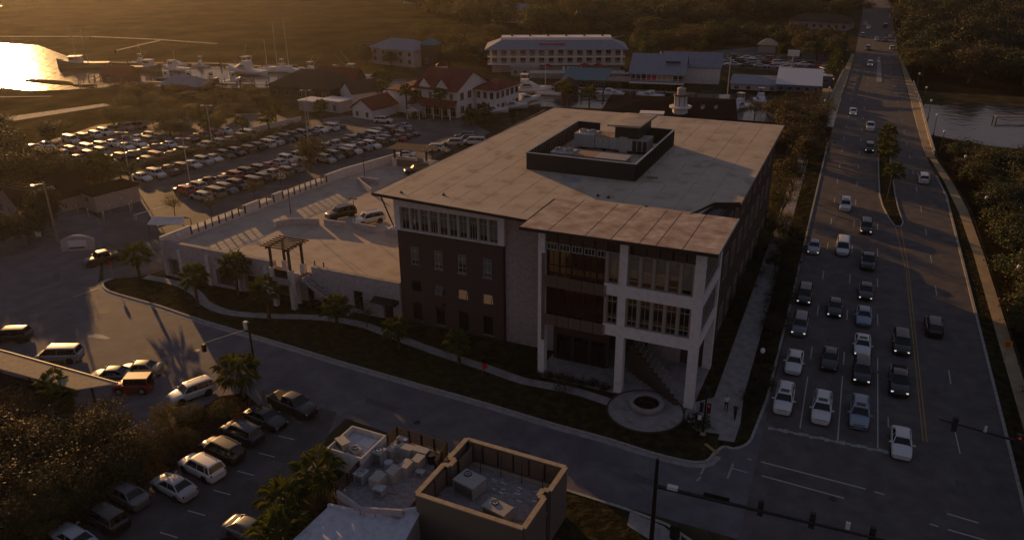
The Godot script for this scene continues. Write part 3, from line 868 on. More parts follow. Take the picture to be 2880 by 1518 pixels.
# a window: frame (the node itself), pane, blind; x across, y up, facing +z; 'at' is the middle of its foot
func win(parent: Node3D, at: Vector3, turn: float, w: float, h: float, blind := 0.0, bm := "blind_green", rails := [], mullions := [], fm := "frame", sill := false, called := "window", paint := "") -> MeshInstance3D:
	var f := MB.new()
	var t := .07
	f.bb(V(-w / 2, 0, -.10), V(-w / 2 + t, h, .04)); f.bb(V(w / 2 - t, 0, -.10), V(w / 2, h, .04))
	f.bb(V(-w / 2 + t, 0, -.10), V(w / 2 - t, t, .04)); f.bb(V(-w / 2 + t, h - t, -.10), V(w / 2 - t, h, .04))
	for r in rails: f.bb(V(-w / 2 + t, r - .035, -.09), V(w / 2 - t, r + .035, .03))
	for m in mullions: f.bb(V(m - .02, t, -.085), V(m + .02, h - t, .02))
	var o := obj(called, f.mesh(), M[fm], parent, at, turn)
	var g := MB.new(); g.bb(V(-w / 2 + t, t, -.06), V(w / 2 - t, h - t, -.052))
	part("pane", g, M["glass"] if paint == "" else M[paint], o)
	if blind > 0.0:
		var b := MB.new(); b.bb(V(-w / 2 + t, h - t - (h - 2 * t) * blind, -.16), V(w / 2 - t, h - t, -.14))
		part("blind", b, M[bm], o)
	if sill:
		var s := MB.new(); s.bb(V(-w / 2 - .12, -.2, -.1), V(w / 2 + .12, -.002, .12))
		part("sill", s, M["kerb"], o)
	return o

# a wall of boxes round rectangular openings; in the plane z, facing +z, openings as [x0, x1, y0, y1]
func pierced(mb: MB, x0: float, x1: float, y0: float, y1: float, z0: float, z1: float, holes: Array) -> void:
	var ys := [y0, y1]
	for q in holes:
		for y in [q[2], q[3]]:
			if y > y0 and y < y1 and not ys.has(y): ys.append(y)
	ys.sort()
	for i in ys.size() - 1:
		var a: float = ys[i]; var b: float = ys[i + 1]
		var cuts := []
		for q in holes:
			if q[2] <= a + .001 and q[3] >= b - .001: cuts.append([q[0], q[1]])
		cuts.sort_custom(func(p, r): return p[0] < r[0])
		var x := x0
		for cutt in cuts:
			if cutt[0] > x + .001: mb.bb(V(x, a, z0), V(cutt[0], b, z1))
			x = maxf(x, cutt[1])
		if x < x1 - .001: mb.bb(V(x, a, z0), V(x1, b, z1))

func build_office() -> void:
	var o := thing("office_building", "large flat-roofed brick and white office building with roof screen at the street corner", "building", V(-11.116, 0, -71.381), deg_to_rad(-1.79))
	# brick block with its window openings
	var holes := []
	var xs := [-34.21, -31.0, -27.87, -24.6]
	for x in xs:
		holes.append([x - .55, x + .55, 7.98, 10.3])
		holes.append([x - .68, x + .68, 4.5, 5.88])
		holes.append([x - .62, x + .62, 0.6, 3.0])
	var mb := MB.new()
	pierced(mb, -36.4, -22.4, 0, 12.3, -5.85, -5.5, holes)
	mb.bb(V(-36.4, 0, -54.5), V(-36.05, 12.3, -5.85))
	part("brick_wall", mb, M["brick"], o)
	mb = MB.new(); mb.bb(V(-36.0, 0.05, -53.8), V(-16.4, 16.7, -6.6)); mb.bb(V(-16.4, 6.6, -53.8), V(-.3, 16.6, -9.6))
	part("inner_rooms", mb, M["interior"], o)
	for i in 4:
		var x: float = xs[i]
		win(o, V(x, 7.98, -5.62), 0, 1.1, 2.32, [.72, .92, .55, .93][i], "blind_green", [1.75, .62], [0.0], "frame", true)
		# awning window, its sash swung out at the foot
		var aw := win(o, V(x, 4.5, -5.62), 0, 1.36, 1.38, 0.0, "", [], [], "bronze", false, "awning_window", "sunset_glow_pane" if i > 1 else "window_dark")  # two panes glow to stand in for the sunset's reflection
		if i > 0:
			var sa := MB.new()
			sa.xf = Transform3D(Basis.from_euler(Vector3(-0.42, 0, 0)), V(0, 1.34, .02))
			sa.bb(V(-.62, -1.26, 0), V(-.55, 0, .05)); sa.bb(V(.55, -1.26, 0), V(.62, 0, .05)); sa.bb(V(-.55, -1.26, 0), V(.55, -1.19, .05)); sa.bb(V(-.55, -.07, 0), V(.55, 0, .05))
			part("sash", sa, M["bronze"], aw)
			var sg := MB.new()
			sg.xf = sa.xf
			sg.bb(V(-.55, -1.19, .02), V(.55, -.07, .03))
			part("sash_glass", sg, M["glass"], aw)
		win(o, V(x, .6, -5.62), 0, 1.24, 2.4, 0.0, "", [1.7], [], "bronze", true)
	mb = MB.new(); mb.bb(V(-30.6, 3.35, -5.5), V(-30.3, 3.6, -5.2)); part("wall_lamp", mb, M["dark_metal"], o)
	mb = MB.new(); mb.tube(V(-22.5, 0, -5.42), V(-22.5, 12.3, -5.42), .08, .08, 8); part("downpipe", mb, M["bronze"], o)
	# white top storey over the brick
	mb = MB.new()
	mb.bb(V(-36.5, 12.3, -5.75), V(-35.75, 16.75, -5.2)); mb.bb(V(-23.05, 12.3, -5.75), V(-22.25, 16.75, -5.2))
	mb.bb(V(-35.75, 15.2, -5.75), V(-23.05, 16.75, -5.25)); mb.bb(V(-35.75, 12.3, -5.75), V(-23.05, 12.42, -5.15))
	mb.bb(V(-36.5, 12.3, -54.4), V(-36.2, 16.75, -5.75))
	part("white_storey", mb, M["white_paint"], o)
	var bl := [.62, .66, .68, .50, .72, .74, .80, .42, .78, .93]
	for i in 10:
		var x := -35.75 + 1.27 * (i + .5)
		win(o, V(x, 12.42, -5.5), 0, 1.02, 2.78, bl[i], "blind_green", [2.05, .0], [-.17, .17] if i in [3, 7] else [0.0])
		if i < 9:
			var pl := MB.new(); pl.bb(V(x + .515, 12.42, -5.62), V(x + .755, 15.2, -5.36))
			part("pilaster", pl, M["frame"], o)
	# grey stucco link and the rest of the shell
	mb = MB.new(); mb.bb(V(-22.4, 0, -6.2), V(-16.1, 16.75, -5.72)); mb.bb(V(-16.6, 0, -9.0), V(-16.1, 16.75, -6.2))
	part("stucco_wall", mb, M["stucco"], o)
	mb = MB.new()
	mb.bb(V(-16.1, 0, -9.4), V(0.1, 6.4, -9.0))
	mb.bb(V(-.35, 0, -54.5), V(0.1, 16.6, -9.4))
	mb.bb(V(-36.4, 0, -54.9), V(0.1, 16.6, -54.5))
	part("rear_wall", mb, M["brick"], o)
	for k in 9:   # windows of the highway side
		for y in [1.0, 7.4, 12.4]:
			win(o, V(.12, y, -13.0 - 4.6 * k), PI / 2, 2.2, 2.9, 0.0, "", [2.1], [-.35, .35], "frame_tan", false, "window", "window_dark")
	# main roof: a thin slab with a dark metal fascia
	var rp := [[-38.34, -3.69], [-18.25, -2.19], [-18.25, -9.9], [-2.15, -10.0], [-1.21, -14.73], [1.37, -15.82], [.91, -56.36], [-36.1, -55.2]]
	mb = MB.new(); mb.prism(P(rp), 16.75, 17.0)
	part("roof", mb, M["membrane"], o)
	mb = MB.new()
	for i in rp.size():
		var a: Array = rp[i]; var b: Array = rp[(i + 1) % rp.size()]
		if i == 1 or i == 2: continue
		mb.bar(V(a[0], 16.86, a[1]), V(b[0], 16.86, b[1]), .12, .32)
	part("fascia", mb, M["bronze"], o)
	mb = MB.new(); mb.sheet(P([[-38.2, -3.75], [-18.25, -2.3], [-18.25, -7], [-38.1, -8]]), 16.74); mb.sheet(P([[-38.2, -8], [-36.3, -8], [-36.1, -55], [-36.6, -55]]), 16.738)
	part("soffit", mb, M["soffit"], o)
	mb = MB.new(); mb.tube(V(-37.9, 16.7, -4.6), V(-36.7, 12.35, -5.4), .09, .09, 8); part("eave_strut", mb, M["dark_metal"], o)
	mb = MB.new()
	mb.loft([[V(-37.5, 12.25, -5.0), V(-36.4, 12.25, -5.0), V(-36.4, 12.25, -6.2), V(-37.5, 12.25, -6.2)], [V(-36.9, 12.6, -5.3), V(-36.4, 12.6, -5.3), V(-36.4, 12.6, -5.9), V(-36.9, 12.6, -5.9)]])
	part("strut_foot", mb, M["white_paint"], o)
	# pavilion roof: weathered sheets of membrane, each its own piece, with seams between
	var x0 := -17.5; var x1 := 2.2
	mb = MB.new(); mb.loft([[V(x0, 17.25, 1.5), V(x0, 17.58, 1.5), V(x1, 17.58, 1.15), V(x1, 17.25, 1.15)], [V(x0 - .3, 16.95, -10.2), V(x0 - .3, 17.2, -10.2), V(x1 - .15, 17.2, -10.5), V(x1 - .15, 16.95, -10.5)]])
	part("pavilion_roof", mb, M["bronze"], o)
	var cuts := [x0 + .02, -14.4, -10.6, -8.0, -5.2, -3.6, -1.1, x1 - .02]
	for i in 7:
		for s in 2:
			var za := 0.0 if s == 0 else .105; var zb := .1 if s == 0 else 1.0
			var q := []
			for c in [[cuts[i] + .05, za], [cuts[i + 1] - .05, za], [cuts[i + 1] - .05, zb], [cuts[i] + .05, zb]]:
				var u: float = (c[0] - x0) / (x1 - x0)
				q.append(V(lerpf(c[0], c[0] - .3 + .15 * u, c[1]), lerpf(17.615, 17.235, c[1]), lerpf(lerpf(1.45, 1.1, u), lerpf(-10.2, -10.5, u), c[1])))
			mb = MB.new(); mb.quad(q[0], q[3], q[2], q[1])
			var d := V(0, -.03, 0)
			for e in 4: mb.quad(q[e], q[(e + 1) % 4], q[(e + 1) % 4] + d, q[e] + d)
			part("roof_sheet", mb, M["old_membrane"], o)
	mb = MB.new(); mb.bar(V(x1, 17.5, 1.12), V(x1 - .15, 17.12, -10.5), .09, .3); part("roof_edge", mb, M["aluminium"], o)
	mb = MB.new(); mb.bar(V(-2.9, 17.1, -10.0), V(-1.3, 17.1, -14.7), .12, .35); mb.bar(V(-1.3, 17.1, -14.7), V(1.3, 17.1, -15.8), .12, .35); part("well_kerb", mb, M["bronze"], o)
	# small things lying on the roof
	for a in [[-7.9, -10.8, .5], [-12.7, -12.5, .35], [-14.0, -12.7, .4], [-35.2, -5.0, .4], [-30.3, -6.2, .35]]:
		mb = MB.new(); mb.box(V(a[0], 17.05, a[1]), V(a[2], .14, a[2] * .7), a[0]); mb.tube(V(a[0], 17.0, a[1]), V(a[0], 17.3, a[1]), .05, .05, 6)
		part("roof_vent", mb, M["dark_metal"], o)
	mb = MB.new(); mb.box(V(-10.2, 17.06, -21.9), V(1.3, .1, .4), .3); part("roof_plank", mb, M["slat_wood"], o)
	mb = MB.new(); mb.box(V(-18.9, 17.012, -17.2), V(2.2, .02, 1.9), .25); part("roof_patch", mb, M["galvanised"], o)
	for a in [[-24.7, -19.1], [-20.4, -18.6], [-14.9, -18.4], [-11.6, -19.3], [-11.2, -24], [-11.1, -28], [-11.1, -33]]:
		mb = MB.new(); mb.tube(V(a[0], 17, a[1]), V(a[0], 17.1, a[1]), .16, .12, 8); part("roof_drain", mb, M["aluminium"], o)
	for k in 13:   # lapped seams of the membrane
		var xx := -37.0 + 2.9 * k
		mb = MB.new()
		if xx > -18.3 and xx < 1.0: mb.bb(V(xx, 17.0, -55.6), V(xx + .1, 17.008, -10.4 if xx < -2.6 else -16.0))
		else: mb.bb(V(xx, 17.0, -53.2), V(xx + .1, 17.008, -4.0))
		part("roof_seam", mb, M["old_membrane"], o)
	roof_screen(o)
	pavilion(o)

func roof_screen(o: Node3D) -> void:
	var xa := -25.8; var xb := -11.75; var za := -19.6; var zb := -38.4; var h := 19.15
	var mb := MB.new()
	mb.bb(V(xa, 17.0, za - .1), V(xb, h - .06, za)); part("screen_wall", mb, M["screen_metal"], o)
	mb = MB.new(); mb.bb(V(xa, 17.0, zb), V(xa + 3.4, h - .06, zb + .1)); part("screen_wall", mb, M["screen_metal"], o)
	mb = MB.new(); mb.bb(V(xb - 3.6, 17.0, zb), V(xb, h - .06, zb + .1)); part("screen_wall", mb, M["screen_metal"], o)
	for x in [xa, xb - .1]:
		mb = MB.new(); mb.bb(V(x + .02, 17.0, zb + .1), V(x + .08, h - .06, za - .1)); part("screen_wall", mb, M["screen_metal"], o)
	# upright ribs, each a piece
	var rib := MB.new(); rib.bb(V(-.07, 0, -.09), V(.07, 2.09, .09))
	var rm := rib.mesh()
	for k in 24:
		var z := lerpf(za - .4, zb + .4, k / 23.0)
		obj("rib", rm, M["slat_wood"], o, V(xa + .18, 17.0, z))
		obj("rib", rm, M["screen_metal"], o, V(xb + .09, 17.0, z))
	mb = MB.new()
	mb.bar(V(xa - .05, h, za), V(xb + .2, h, za), .22, .08); mb.bar(V(xb, h, za - .1), V(xb, h, zb), .24, .08); mb.bar(V(xa, h, za - .1), V(xa, h, zb), .24, .08)
	mb.bar(V(xa, h, zb), V(xa + 3.4, h, zb), .22, .08); mb.bar(V(xb - 3.6, h, zb), V(xb, h, zb), .22, .08)
	part("screen_cap", mb, M["galvanised"], o)
	# stair head
	mb = MB.new(); mb.bb(V(-18.1, 17.0, -37.6), V(-14.8, 20.75, -31.6)); part("stair_head", mb, M["screen_metal"], o)
	mb = MB.new(); mb.loft([[V(-18.8, 20.72, -30.3), V(-18.8, 20.98, -30.3), V(-14.4, 20.98, -30.9), V(-14.4, 20.72, -30.9)], [V(-18.6, 20.78, -37.9), V(-18.6, 21.05, -37.9), V(-14.2, 21.05, -38.2), V(-14.2, 20.78, -38.2)]])
	part("stair_head_roof", mb, M["membrane"], o)
	mb = MB.new(); mb.bb(V(-17.4, 17.05, -31.6), V(-16.3, 19.2, -31.52)); part("stair_door", mb, M["galvanised"], o)
	# air handlers
	for a in [[-23.8, -13.5, 17.35, 19.0, -31.5, -34.2, 0], [-23.9, -13.9, 17.2, 18.5, -22.9, -25.4, 1]]:
		var u := MB.new()
		var x := float(a[0])
		u.bb(V(x, a[2], a[5]), V(x + 2.9, a[3] + .12, a[4] + .1))
		for k in 7: u.bb(V(x + .2 + .4 * k, a[2] + .1, a[4] + .1), V(x + .26 + .4 * k, a[3], a[4] + .14))
		part("condenser", u, M["galvanised"], o)
		for k in 2:
			u = MB.new()
			u.tube(V(x + .8 + 1.35 * k, a[3] + .12, (a[4] + a[5]) / 2), V(x + .8 + 1.35 * k, a[3] + .45, (a[4] + a[5]) / 2), .58, .5, 14, false)
			u.tube(V(x + .8 + 1.35 * k, a[3] + .2, (a[4] + a[5]) / 2), V(x + .8 + 1.35 * k, a[3] + .24, (a[4] + a[5]) / 2), .5, .5, 14)
			part("fan", u, M["aluminium"], o)
		var segs := 7
		for k in segs:
			var sa := lerpf(x + 2.95, a[1], float(k) / segs); var sb := lerpf(x + 2.95, a[1], float(k + 1) / segs) - .03
			u = MB.new(); u.bb(V(sa, a[2] + .05, a[5]), V(sb, a[3] - .04, a[4]))
			part("duct_section", u, M["galvanised"] if k < 5 or a[6] == 1 else M["unit_metal"], o)
			u = MB.new(); u.bb(V(sa - .02, a[3] - .04, a[5] - .08), V(sb, a[3] + .03, a[4] + .08))
			part("duct_lid", u, M["rusty"] if (k < 3 and a[6] == 1) or (k < 2 and a[6] == 0) else M["unit_metal"], o)
		if a[6] == 0:
			for k in 3:
				u = MB.new(); u.bb(V(-15.6 + .7 * k, 17.4, a[4]), V(-15.05 + .7 * k, 18.8, a[4] + .04)); part("louvre", u, M["stone_black"], o)
		for k in 4:
			u = MB.new(); u.bb(V(x + 1 + 3 * k, 17.0, a[5] + .2), V(x + 1.3 + 3 * k, a[2] + .06, a[4] - .2)); part("unit_foot", u, M["dark_metal"], o)

func pavilion(o: Node3D) -> void:
	for a in [[-16.03, -15.3, 0.0], [-7.4, -6.58, 0.0], [0.0, .92, 0.0], [.02, .92, -8.6]]:
		var mb := MB.new(); mb.bb(V(a[0], 0, a[2] - .85), V(a[1], 17.15 if a[2] > -1 else 16.6, a[2]))
		part("column", mb, M["white_paint"], o)
	for y in [[6.66, 7.88], [11.14, 12.38]]:
		var mb := MB.new()
		mb.bb(V(-8.88, y[0], -.7), V(-7.4, y[1], -.004)); mb.bb(V(-6.58, y[0], -.7), V(0, y[1], -.004)); mb.bb(V(.1, y[0], -8.6), V(.916, y[1], -.85))
		part("floor_band", mb, M["white_paint"], o)
	# floors of the upper rooms
	var fl := MB.new()
	fl.bb(V(-16.0, 6.62, -9.0), V(.1, 6.9, -.72)); fl.bb(V(-16.0, 11.2, -9.0), V(.1, 11.4, -1.4)); fl.bb(V(-16.0, 15.8, -9.0), V(.1, 16.0, -1.4))
	part("floor_slab", fl, M["soffit"], o)
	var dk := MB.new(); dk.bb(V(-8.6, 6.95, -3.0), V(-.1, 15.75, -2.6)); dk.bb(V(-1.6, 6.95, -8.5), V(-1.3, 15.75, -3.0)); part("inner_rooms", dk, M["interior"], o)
	# windows
	var ub := [.80, .76, .84, .84, .62, .82]; var n := 0
	for x in [-8.0, -5.92, -4.6, -3.28, -1.96, -.66]:
		win(o, V(x, 12.4, -.2), 0, 1.04, 3.32, ub[n], "blind_tan", [2.72, .62], [], "frame_tan")
		win(o, V(x, 7.9, -.2), 0, 1.04, 3.22, 0.0, "", [2.55, .72], [0.0], "frame_tan")
		if n > 0 and n < 5:
			for y in [[7.9, 11.12], [12.4, 15.72]]:
				var pl := MB.new(); pl.bb(V(x + .525, y[0], -.34), V(x + .795, y[1], -.06)); part("pilaster", pl, M["frame_tan"], o)
		n += 1
	for y in [[7.9, 11.12], [12.4, 15.72]]:
		for a in [[-6.56, -6.46], [-.13, -.01], [-8.86, -8.54], [-7.46, -7.41]]:
			var pl := MB.new(); pl.bb(V(a[0], y[0], -.34), V(a[1], y[1], -.06)); part("pilaster", pl, M["frame_tan"], o)
	for k in 4:
		for y in [[7.9, 3.2], [12.4, 3.3]]:
			win(o, V(.72, y[0], -1.85 - 1.9 * k), PI / 2, 1.5, y[1], 0.0, "", [2.5, .7], [0.0], "frame_tan", false, "window", "window_dark")
	# panelled frieze under the eave
	for k in 12:
		var xa := -15.28 + 1.31 * k
		if xa > -7.9 and xa < -6.5: xa = -8.8
		var mb := MB.new(); mb.bb(V(xa + .05, 15.76, -.5), V(minf(xa + 1.22, -.02), 16.95, -.3)); part("frieze_panel", mb, M["brick"], o)
	var back := MB.new(); back.bb(V(-15.3, 15.74, -.62), V(-.02, 17.0, -.52)); part("frieze_back", back, M["dark_metal"], o)
	# glazed left bay behind louvre screens
	for k in 5:
		var x := -14.58 + 1.335 * k
		win(o, V(x, 14.95, -.25), 0, 1.14, .74, 0.0, "", [], [-.18, .18], "frame", false, "window", "window_dark")
		for y in [[12.2, 14.92], [10.82, 12.18], [7.8, 10.8], [6.5, 7.78]]:
			win(o, V(x, y[0], -.62), 0, 1.30, y[1] - y[0], 0.0, "", [minf(.9, (y[1] - y[0]) * .5)], [0.0], "bronze", false, "window", "bronze_glass")
		for y in [10.9, 6.5]:
			var s := MB.new()
			for j in 10: s.box(V(0, .06 + .125 * j, 0), V(1.24, .03, .10), 0, .5)
			s.bb(V(-.62, 0, -.09), V(-.59, 1.25, -.05)); s.bb(V(.59, 0, -.09), V(.62, 1.25, -.05))
			obj("louvre_panel", s.mesh(), M["slat_wood"], o, V(x, y, .02))
		var mul := MB.new(); mul.bb(V(x - .70, 6.6, -.9), V(x - .63, 15.7, -.5)); part("mullion", mul, M["dark_metal"], o)
	var s := MB.new()
	for j in 80: s.box(V(0, .06 + .125 * j, 0), V(.4, .03, .1), 0, .5)
	obj("louvre_strip", s.mesh(), M["slat_wood"], o, V(-15.42, 4.6, .06))
	# ground floor: red-brown door wall, glass, and the stair with its stepped brick cheek
	var mb := MB.new(); mb.bb(V(-15.9, .1, -4.6), V(-9.4, 6.6, -4.3)); part("entrance_wall", mb, M["dark_wood"], o)
	for k in 3: win(o, V(-14.6 + 2.0 * k, .12, -4.22), 0, 1.7, 3.2, 0.0, "", [2.4], [0.0], "bronze", false, "entrance_door", "window_dark")
	mb = MB.new(); mb.bb(V(-6.2, .1, -8.9), V(-2.5, 6.4, -8.6)); part("lobby_wall", mb, M["stucco"], o)
	for k in 12:
		var sx := -7.2 + .55 * k
		var st := MB.new(); st.bb(V(sx, .1, -7.6 + .42 * k), V(sx + .56, 3.0 - .235 * k, -4.9 + .42 * k))
		part("step", st, M["concrete"], o)
		st = MB.new(); st.bb(V(sx, .1, -4.88 + .42 * k), V(sx + .56, 3.5 - .25 * k, -4.6 + .42 * k)); part("stair_cheek", st, M["brick"], o)
	mb = MB.new(); mb.bb(V(-16.2, .1, -8.9), V(0.9, .14, 0.2)); part("terrace", mb, M["concrete"], o)

func build_garage() -> void:
	var A := deg_to_rad(-1.79)
	var base := V(-11.116, 0, -71.381)
	var o := thing("parking_deck", "long low parking deck with white parapet and grid openings left of the office", "parking deck", base, A)
	var mb := MB.new()
	mb.prism(P([[-74.6, -5.2], [-36.5, -5.9], [-36.5, -54.5], [-67.5, -55.4], [-70.8, -43.3], [-72.6, -27.8], [-74.2, -10.3]]), 3.7, 4.2)
	part("deck", mb, M["deck"], o)
	# paving joints: thin raised strips of sealant
	for a in [[-59.5, -12.0, -47.5, -6.2], [-50.0, -12.0, -40.0, -6.2], [-67, -9, -55, -5.6]]:
		mb = MB.new(); mb.bar(V(a[0], 4.203, a[1]), V(a[2], 4.203, a[3]), .06, .006); part("joint", mb, M["dark_metal"], o)
	# street wall
	var doors := [[-74, -72, .2, 2.7], [-70.4, -67.6, .2, 2.6], [-65.4, -62.4, .2, 2.6], [-60.4, -57.6, .2, 2.6]]
	var wall := MB.new()
	pierced(wall, -74.9, -55.2, 0, 5.2, -5.2, -4.6, doors)
	part("street_wall", wall, M["garage_wall"], o)
	var w2 := MB.new()
	pierced(w2, -49.6, -36.45, 0, 5.2, -5.75, -5.2, [[-43.4, -42.0, .5, 3.1], [-39.0, -37.6, .1, 2.4]])
	part("street_wall", w2, M["garage_wall"], o)
	mb = MB.new(); mb.bb(V(-74.95, 5.2, -5.24), V(-55.2, 5.27, -4.54)); mb.bb(V(-49.6, 5.2, -5.8), V(-36.45, 5.27, -5.14)); part("coping", mb, M["concrete"], o)
	mb = MB.new(); mb.bb(V(-74.2, 0, -22.5), V(-37, 3.7, -22.2)); part("hall_rear_wall", mb, M["garage_wall"], o)
	mb = MB.new(); mb.bb(V(-74.2, 0, -22.2), V(-37, .06, -5.9)); part("hall_floor", mb, M["concrete"], o)
	for k in 5:
		mb = MB.new(); mb.bb(V(-71.8 + 5 * k, 0, -4.6), V(-71.2 + 5 * k, 4.4, -4.3)); part("pier", mb, M["white_wall"], o)
	for d in [[-42.7, .5, 1.4, 2.6]]:
		win(o, V(d[0], d[1], -5.4), 0, d[2], d[3], 0.0, "", [1.9], [0.0], "bronze", true, "window", "window_dark")
	mb = MB.new(); mb.bb(V(-38.95, .1, -5.6), V(-37.65, 2.35, -5.5)); part("door", mb, M["dark_metal"], o)
	mb = MB.new(); mb.loft([[V(-40.2, 2.55, -5.2), V(-40.2, 2.95, -5.2), V(-36.7, 2.95, -5.2), V(-36.7, 2.55, -5.2)], [V(-40.2, 2.5, -4.1), V(-40.2, 2.6, -4.1), V(-36.7, 2.6, -4.1), V(-36.7, 2.5, -4.1)]]); part("door_canopy", mb, M["dark_metal"], o)
	# west parapet, white, with openings filled by dark fins and wire grids
	var line := [[-74.8, -4.6], [-74.4, -10.3], [-73.6, -19.0], [-72.9, -27.8], [-71.2, -43.3], [-67.9, -55.4]]
	var open := [[.10, .30], [.36, .42], [.46, .66]]
	var tot := 0.0
	for i in line.size() - 1: tot += Vector2(line[i][0], line[i][1]).distance_to(Vector2(line[i + 1][0], line[i + 1][1]))
	var at := func(t: float) -> Vector3:
		var d: float = t * tot
		for i in line.size() - 1:
			var a := V(line[i][0], 0, line[i][1]); var b := V(line[i + 1][0], 0, line[i + 1][1])
			if d <= a.distance_to(b) or i == line.size() - 2: return a.lerp(b, d / a.distance_to(b))
			d -= a.distance_to(b)
		return Vector3.ZERO
	mb = MB.new()
	var k0 := 0.0
	for q in open + [[1.0, 1.0]]:
		for j in 8:
			mb.bar(at.call(lerpf(k0, q[0], j / 8.0)) + V(0, 2.9, 0), at.call(lerpf(k0, q[0], (j + 1) / 8.0)) + V(0, 2.9, 0), .4, 5.8)
		for j in 8:
			if q[1] > q[0]: mb.bar(at.call(lerpf(q[0], q[1], j / 8.0)) + V(-.7, 2.54, 0), at.call(lerpf(q[0], q[1], (j + 1) / 8.0)) + V(-.7, 2.54, 0), 1.8, 5.08)
		k0 = q[1]
	part("west_parapet", mb, M["white_wall"], o)
	for q in open:
		var nn := int(round((q[1] - q[0]) * tot / 1.25))
		for j in nn + 1:
			var p: Vector3 = at.call(lerpf(q[0], q[1], float(j) / nn)) + V(.22, 0, 0)
			var f := MB.new(); f.bb(p + V(-.05, 4.5, -.07), p + V(.06, 5.85, .07) if j % 2 else p + V(.12, 5.75, .09)); part("fin", f, M["dark_metal"], o)
		var g := MB.new()
		for y in [5.12, 5.3, 5.48, 5.66]: g.bar(at.call(q[0]) + V(.15, y, 0), at.call(q[1]) + V(.15, y, 0), .025, .025)
		g.bar(at.call(q[0]) + V(.15, 5.8, 0), at.call(q[1]) + V(.15, 5.8, 0), .08, .06)
		part("wire_grid", g, M["dark_metal"], o)
	mb = MB.new()
	for a in [[-67.9, -55.4, -63.4, -55.2], [-61.8, -55.1, -50, -54.8]]: mb.bar(V(a[0], 2.7, a[1]), V(a[2], 2.7, a[3]), .35, 5.4)
	part("north_parapet", mb, M["white_wall"], o)
	mb = MB.new(); mb.tube(V(-74.3, 5.35, -7.2), V(-74.1, 5.35, -7.2), .25, .25, 12); part("wall_lamp", mb, M["lamp_globe"], o)
	# low walls on the deck
	for l in [[[-65.3, -17.4], [-63.8, -19.4], [-60.0, -20.8]], [[-59.1, -20.9], [-55.5, -21.1]], [[-54.4, -21.6], [-50.3, -21.3]], [[-49.0, -21.8], [-46.2, -21.1], [-43.5, -20.4], [-37, -19.2]], [[-66.6, -40.4], [-66.4, -41.5], [-62.9, -41.5]], [[-66.4, -40.6], [-61.0, -36.4]]]:
		mb = MB.new()
		for i in l.size() - 1: mb.bar(V(l[i][0], 4.72, l[i][1]), V(l[i + 1][0], 4.72, l[i + 1][1]), .25, 1.05)
		part("low_wall", mb, M["garage_wall"], o)
	# lamp posts standing on the deck (things of their own)
	var lbl := ["thin dark lamp post on the deck beside the angled low wall", "dark lamp post with crossbar between the two cars on the deck", "dark lamp post at the inner corner wall of the deck"]
	var n := 0
	for a in [[-67.2, -23.2, 4.4], [-54.6, -22.3, 4.4], [-66.2, -42.2, 4.6]]:
		var p := thing("deck_lamp", lbl[n], "lamp post", base + V(a[0], 4.2, a[1]).rotated(Vector3.UP, A), A, "lamp posts on the parking deck")
		var s := MB.new(); s.tube(V(0, 0, 0), V(0, a[2], 0), .07, .05, 8); part("pole", s, M["dark_metal"], p)
		s = MB.new(); s.bb(V(-.55, a[2], -.06), V(.55, a[2] + .08, .06)); part("arm", s, M["dark_metal"], p)
		for q in [-1, 1]:
			s = MB.new(); s.bb(V(q * .5 - .14, a[2] - .06, -.2), V(q * .5 + .14, a[2] + .02, .2)); part("lamp_head", s, M["dark_metal"], p)
		n += 1
	# cars on the deck
	for a in [["suv", "car_black", "dark suv parked on the deck behind the angled low wall", -59.2, -25.2, -.5], ["suv", "car_white", "white suv on the deck beside the lamp post with crossbar", -53.7, -24.6, -.6], ["suv", "car_black", "black suv on the deck near the rear pergola and white wall", -60.3, -50.0, -.9]]:
		car(a[0], a[1], a[2], base + V(a[3], 4.2, a[4]).rotated(Vector3.UP, A), a[5] + A, "cars on the parking deck", 2, false, "rails")
	# gate pergola over the steps of the street wall
	var g := thing("gate_pergola", "dark slatted pergola on white columns over the deck's street gate", "pergola", base + V(-52.4, 0, -4.0).rotated(Vector3.UP, A), A)
	for x in [-1.45, 1.45]:
		for z in [-1.3, 1.2]:
			mb = MB.new(); mb.bb(V(x - .3, 0 if z > 0 else 4.2, z - .3), V(x + .3, 5.5, z + .3)); part("column", mb, M["white_wall"], g)
			mb = MB.new(); mb.bb(V(x - .13, 5.5, z - .13), V(x + .13, 8.2, z + .13)); part("post", mb, M["dark_wood"], g)
	for x in [-1.45, 1.45]:
		mb = MB.new(); mb.bb(V(x - .07, 8.2, -2.0), V(x + .07, 8.45, 1.9)); part("beam", mb, M["dark_wood"], g)
	for k in 7:
		mb = MB.new(); mb.bb(V(-2.35, 8.45, -1.9 + .6 * k), V(2.35, 8.62, -1.8 + .6 * k)); part("slat", mb, M["dark_wood"], g)
	mb = MB.new(); mb.bb(V(-1.5, 4.2, 1.1), V(1.5, 5.3, 1.2)); part("gate", mb, M["dark_metal"], g)
	mb = MB.new(); mb.bb(V(-1.5, 3.4, -1.6), V(1.5, 4.2, 1.5)); mb.bb(V(-1.5, 0, -1.75), V(1.5, 3.4, -1.6)); part("landing", mb, M["garage_wall"], g)
	for x in [2.6, 4.0]:
		mb = MB.new(); mb.bb(V(x - .06, 4.2, -2.3), V(x + .06, 5.7, -2.18)); part("bollard", mb, M["dark_wood"], g)
	for k in 18:
		mb = MB.new(); mb.bb(V(2.1 + .38 * k, maxf(.02, 3.9 - .215 * k - .3), -1.15), V(2.48 + .38 * k, 4.1 - .215 * k, .2)); part("step", mb, M["garage_wall"], g)
	for y in [.5, 1.0]:
		mb = MB.new(); mb.bar(V(2.1, 4.1 + y, .25), V(9.0, .25 + y, .25), .05, .05); part("handrail", mb, M["dark_metal"], g)
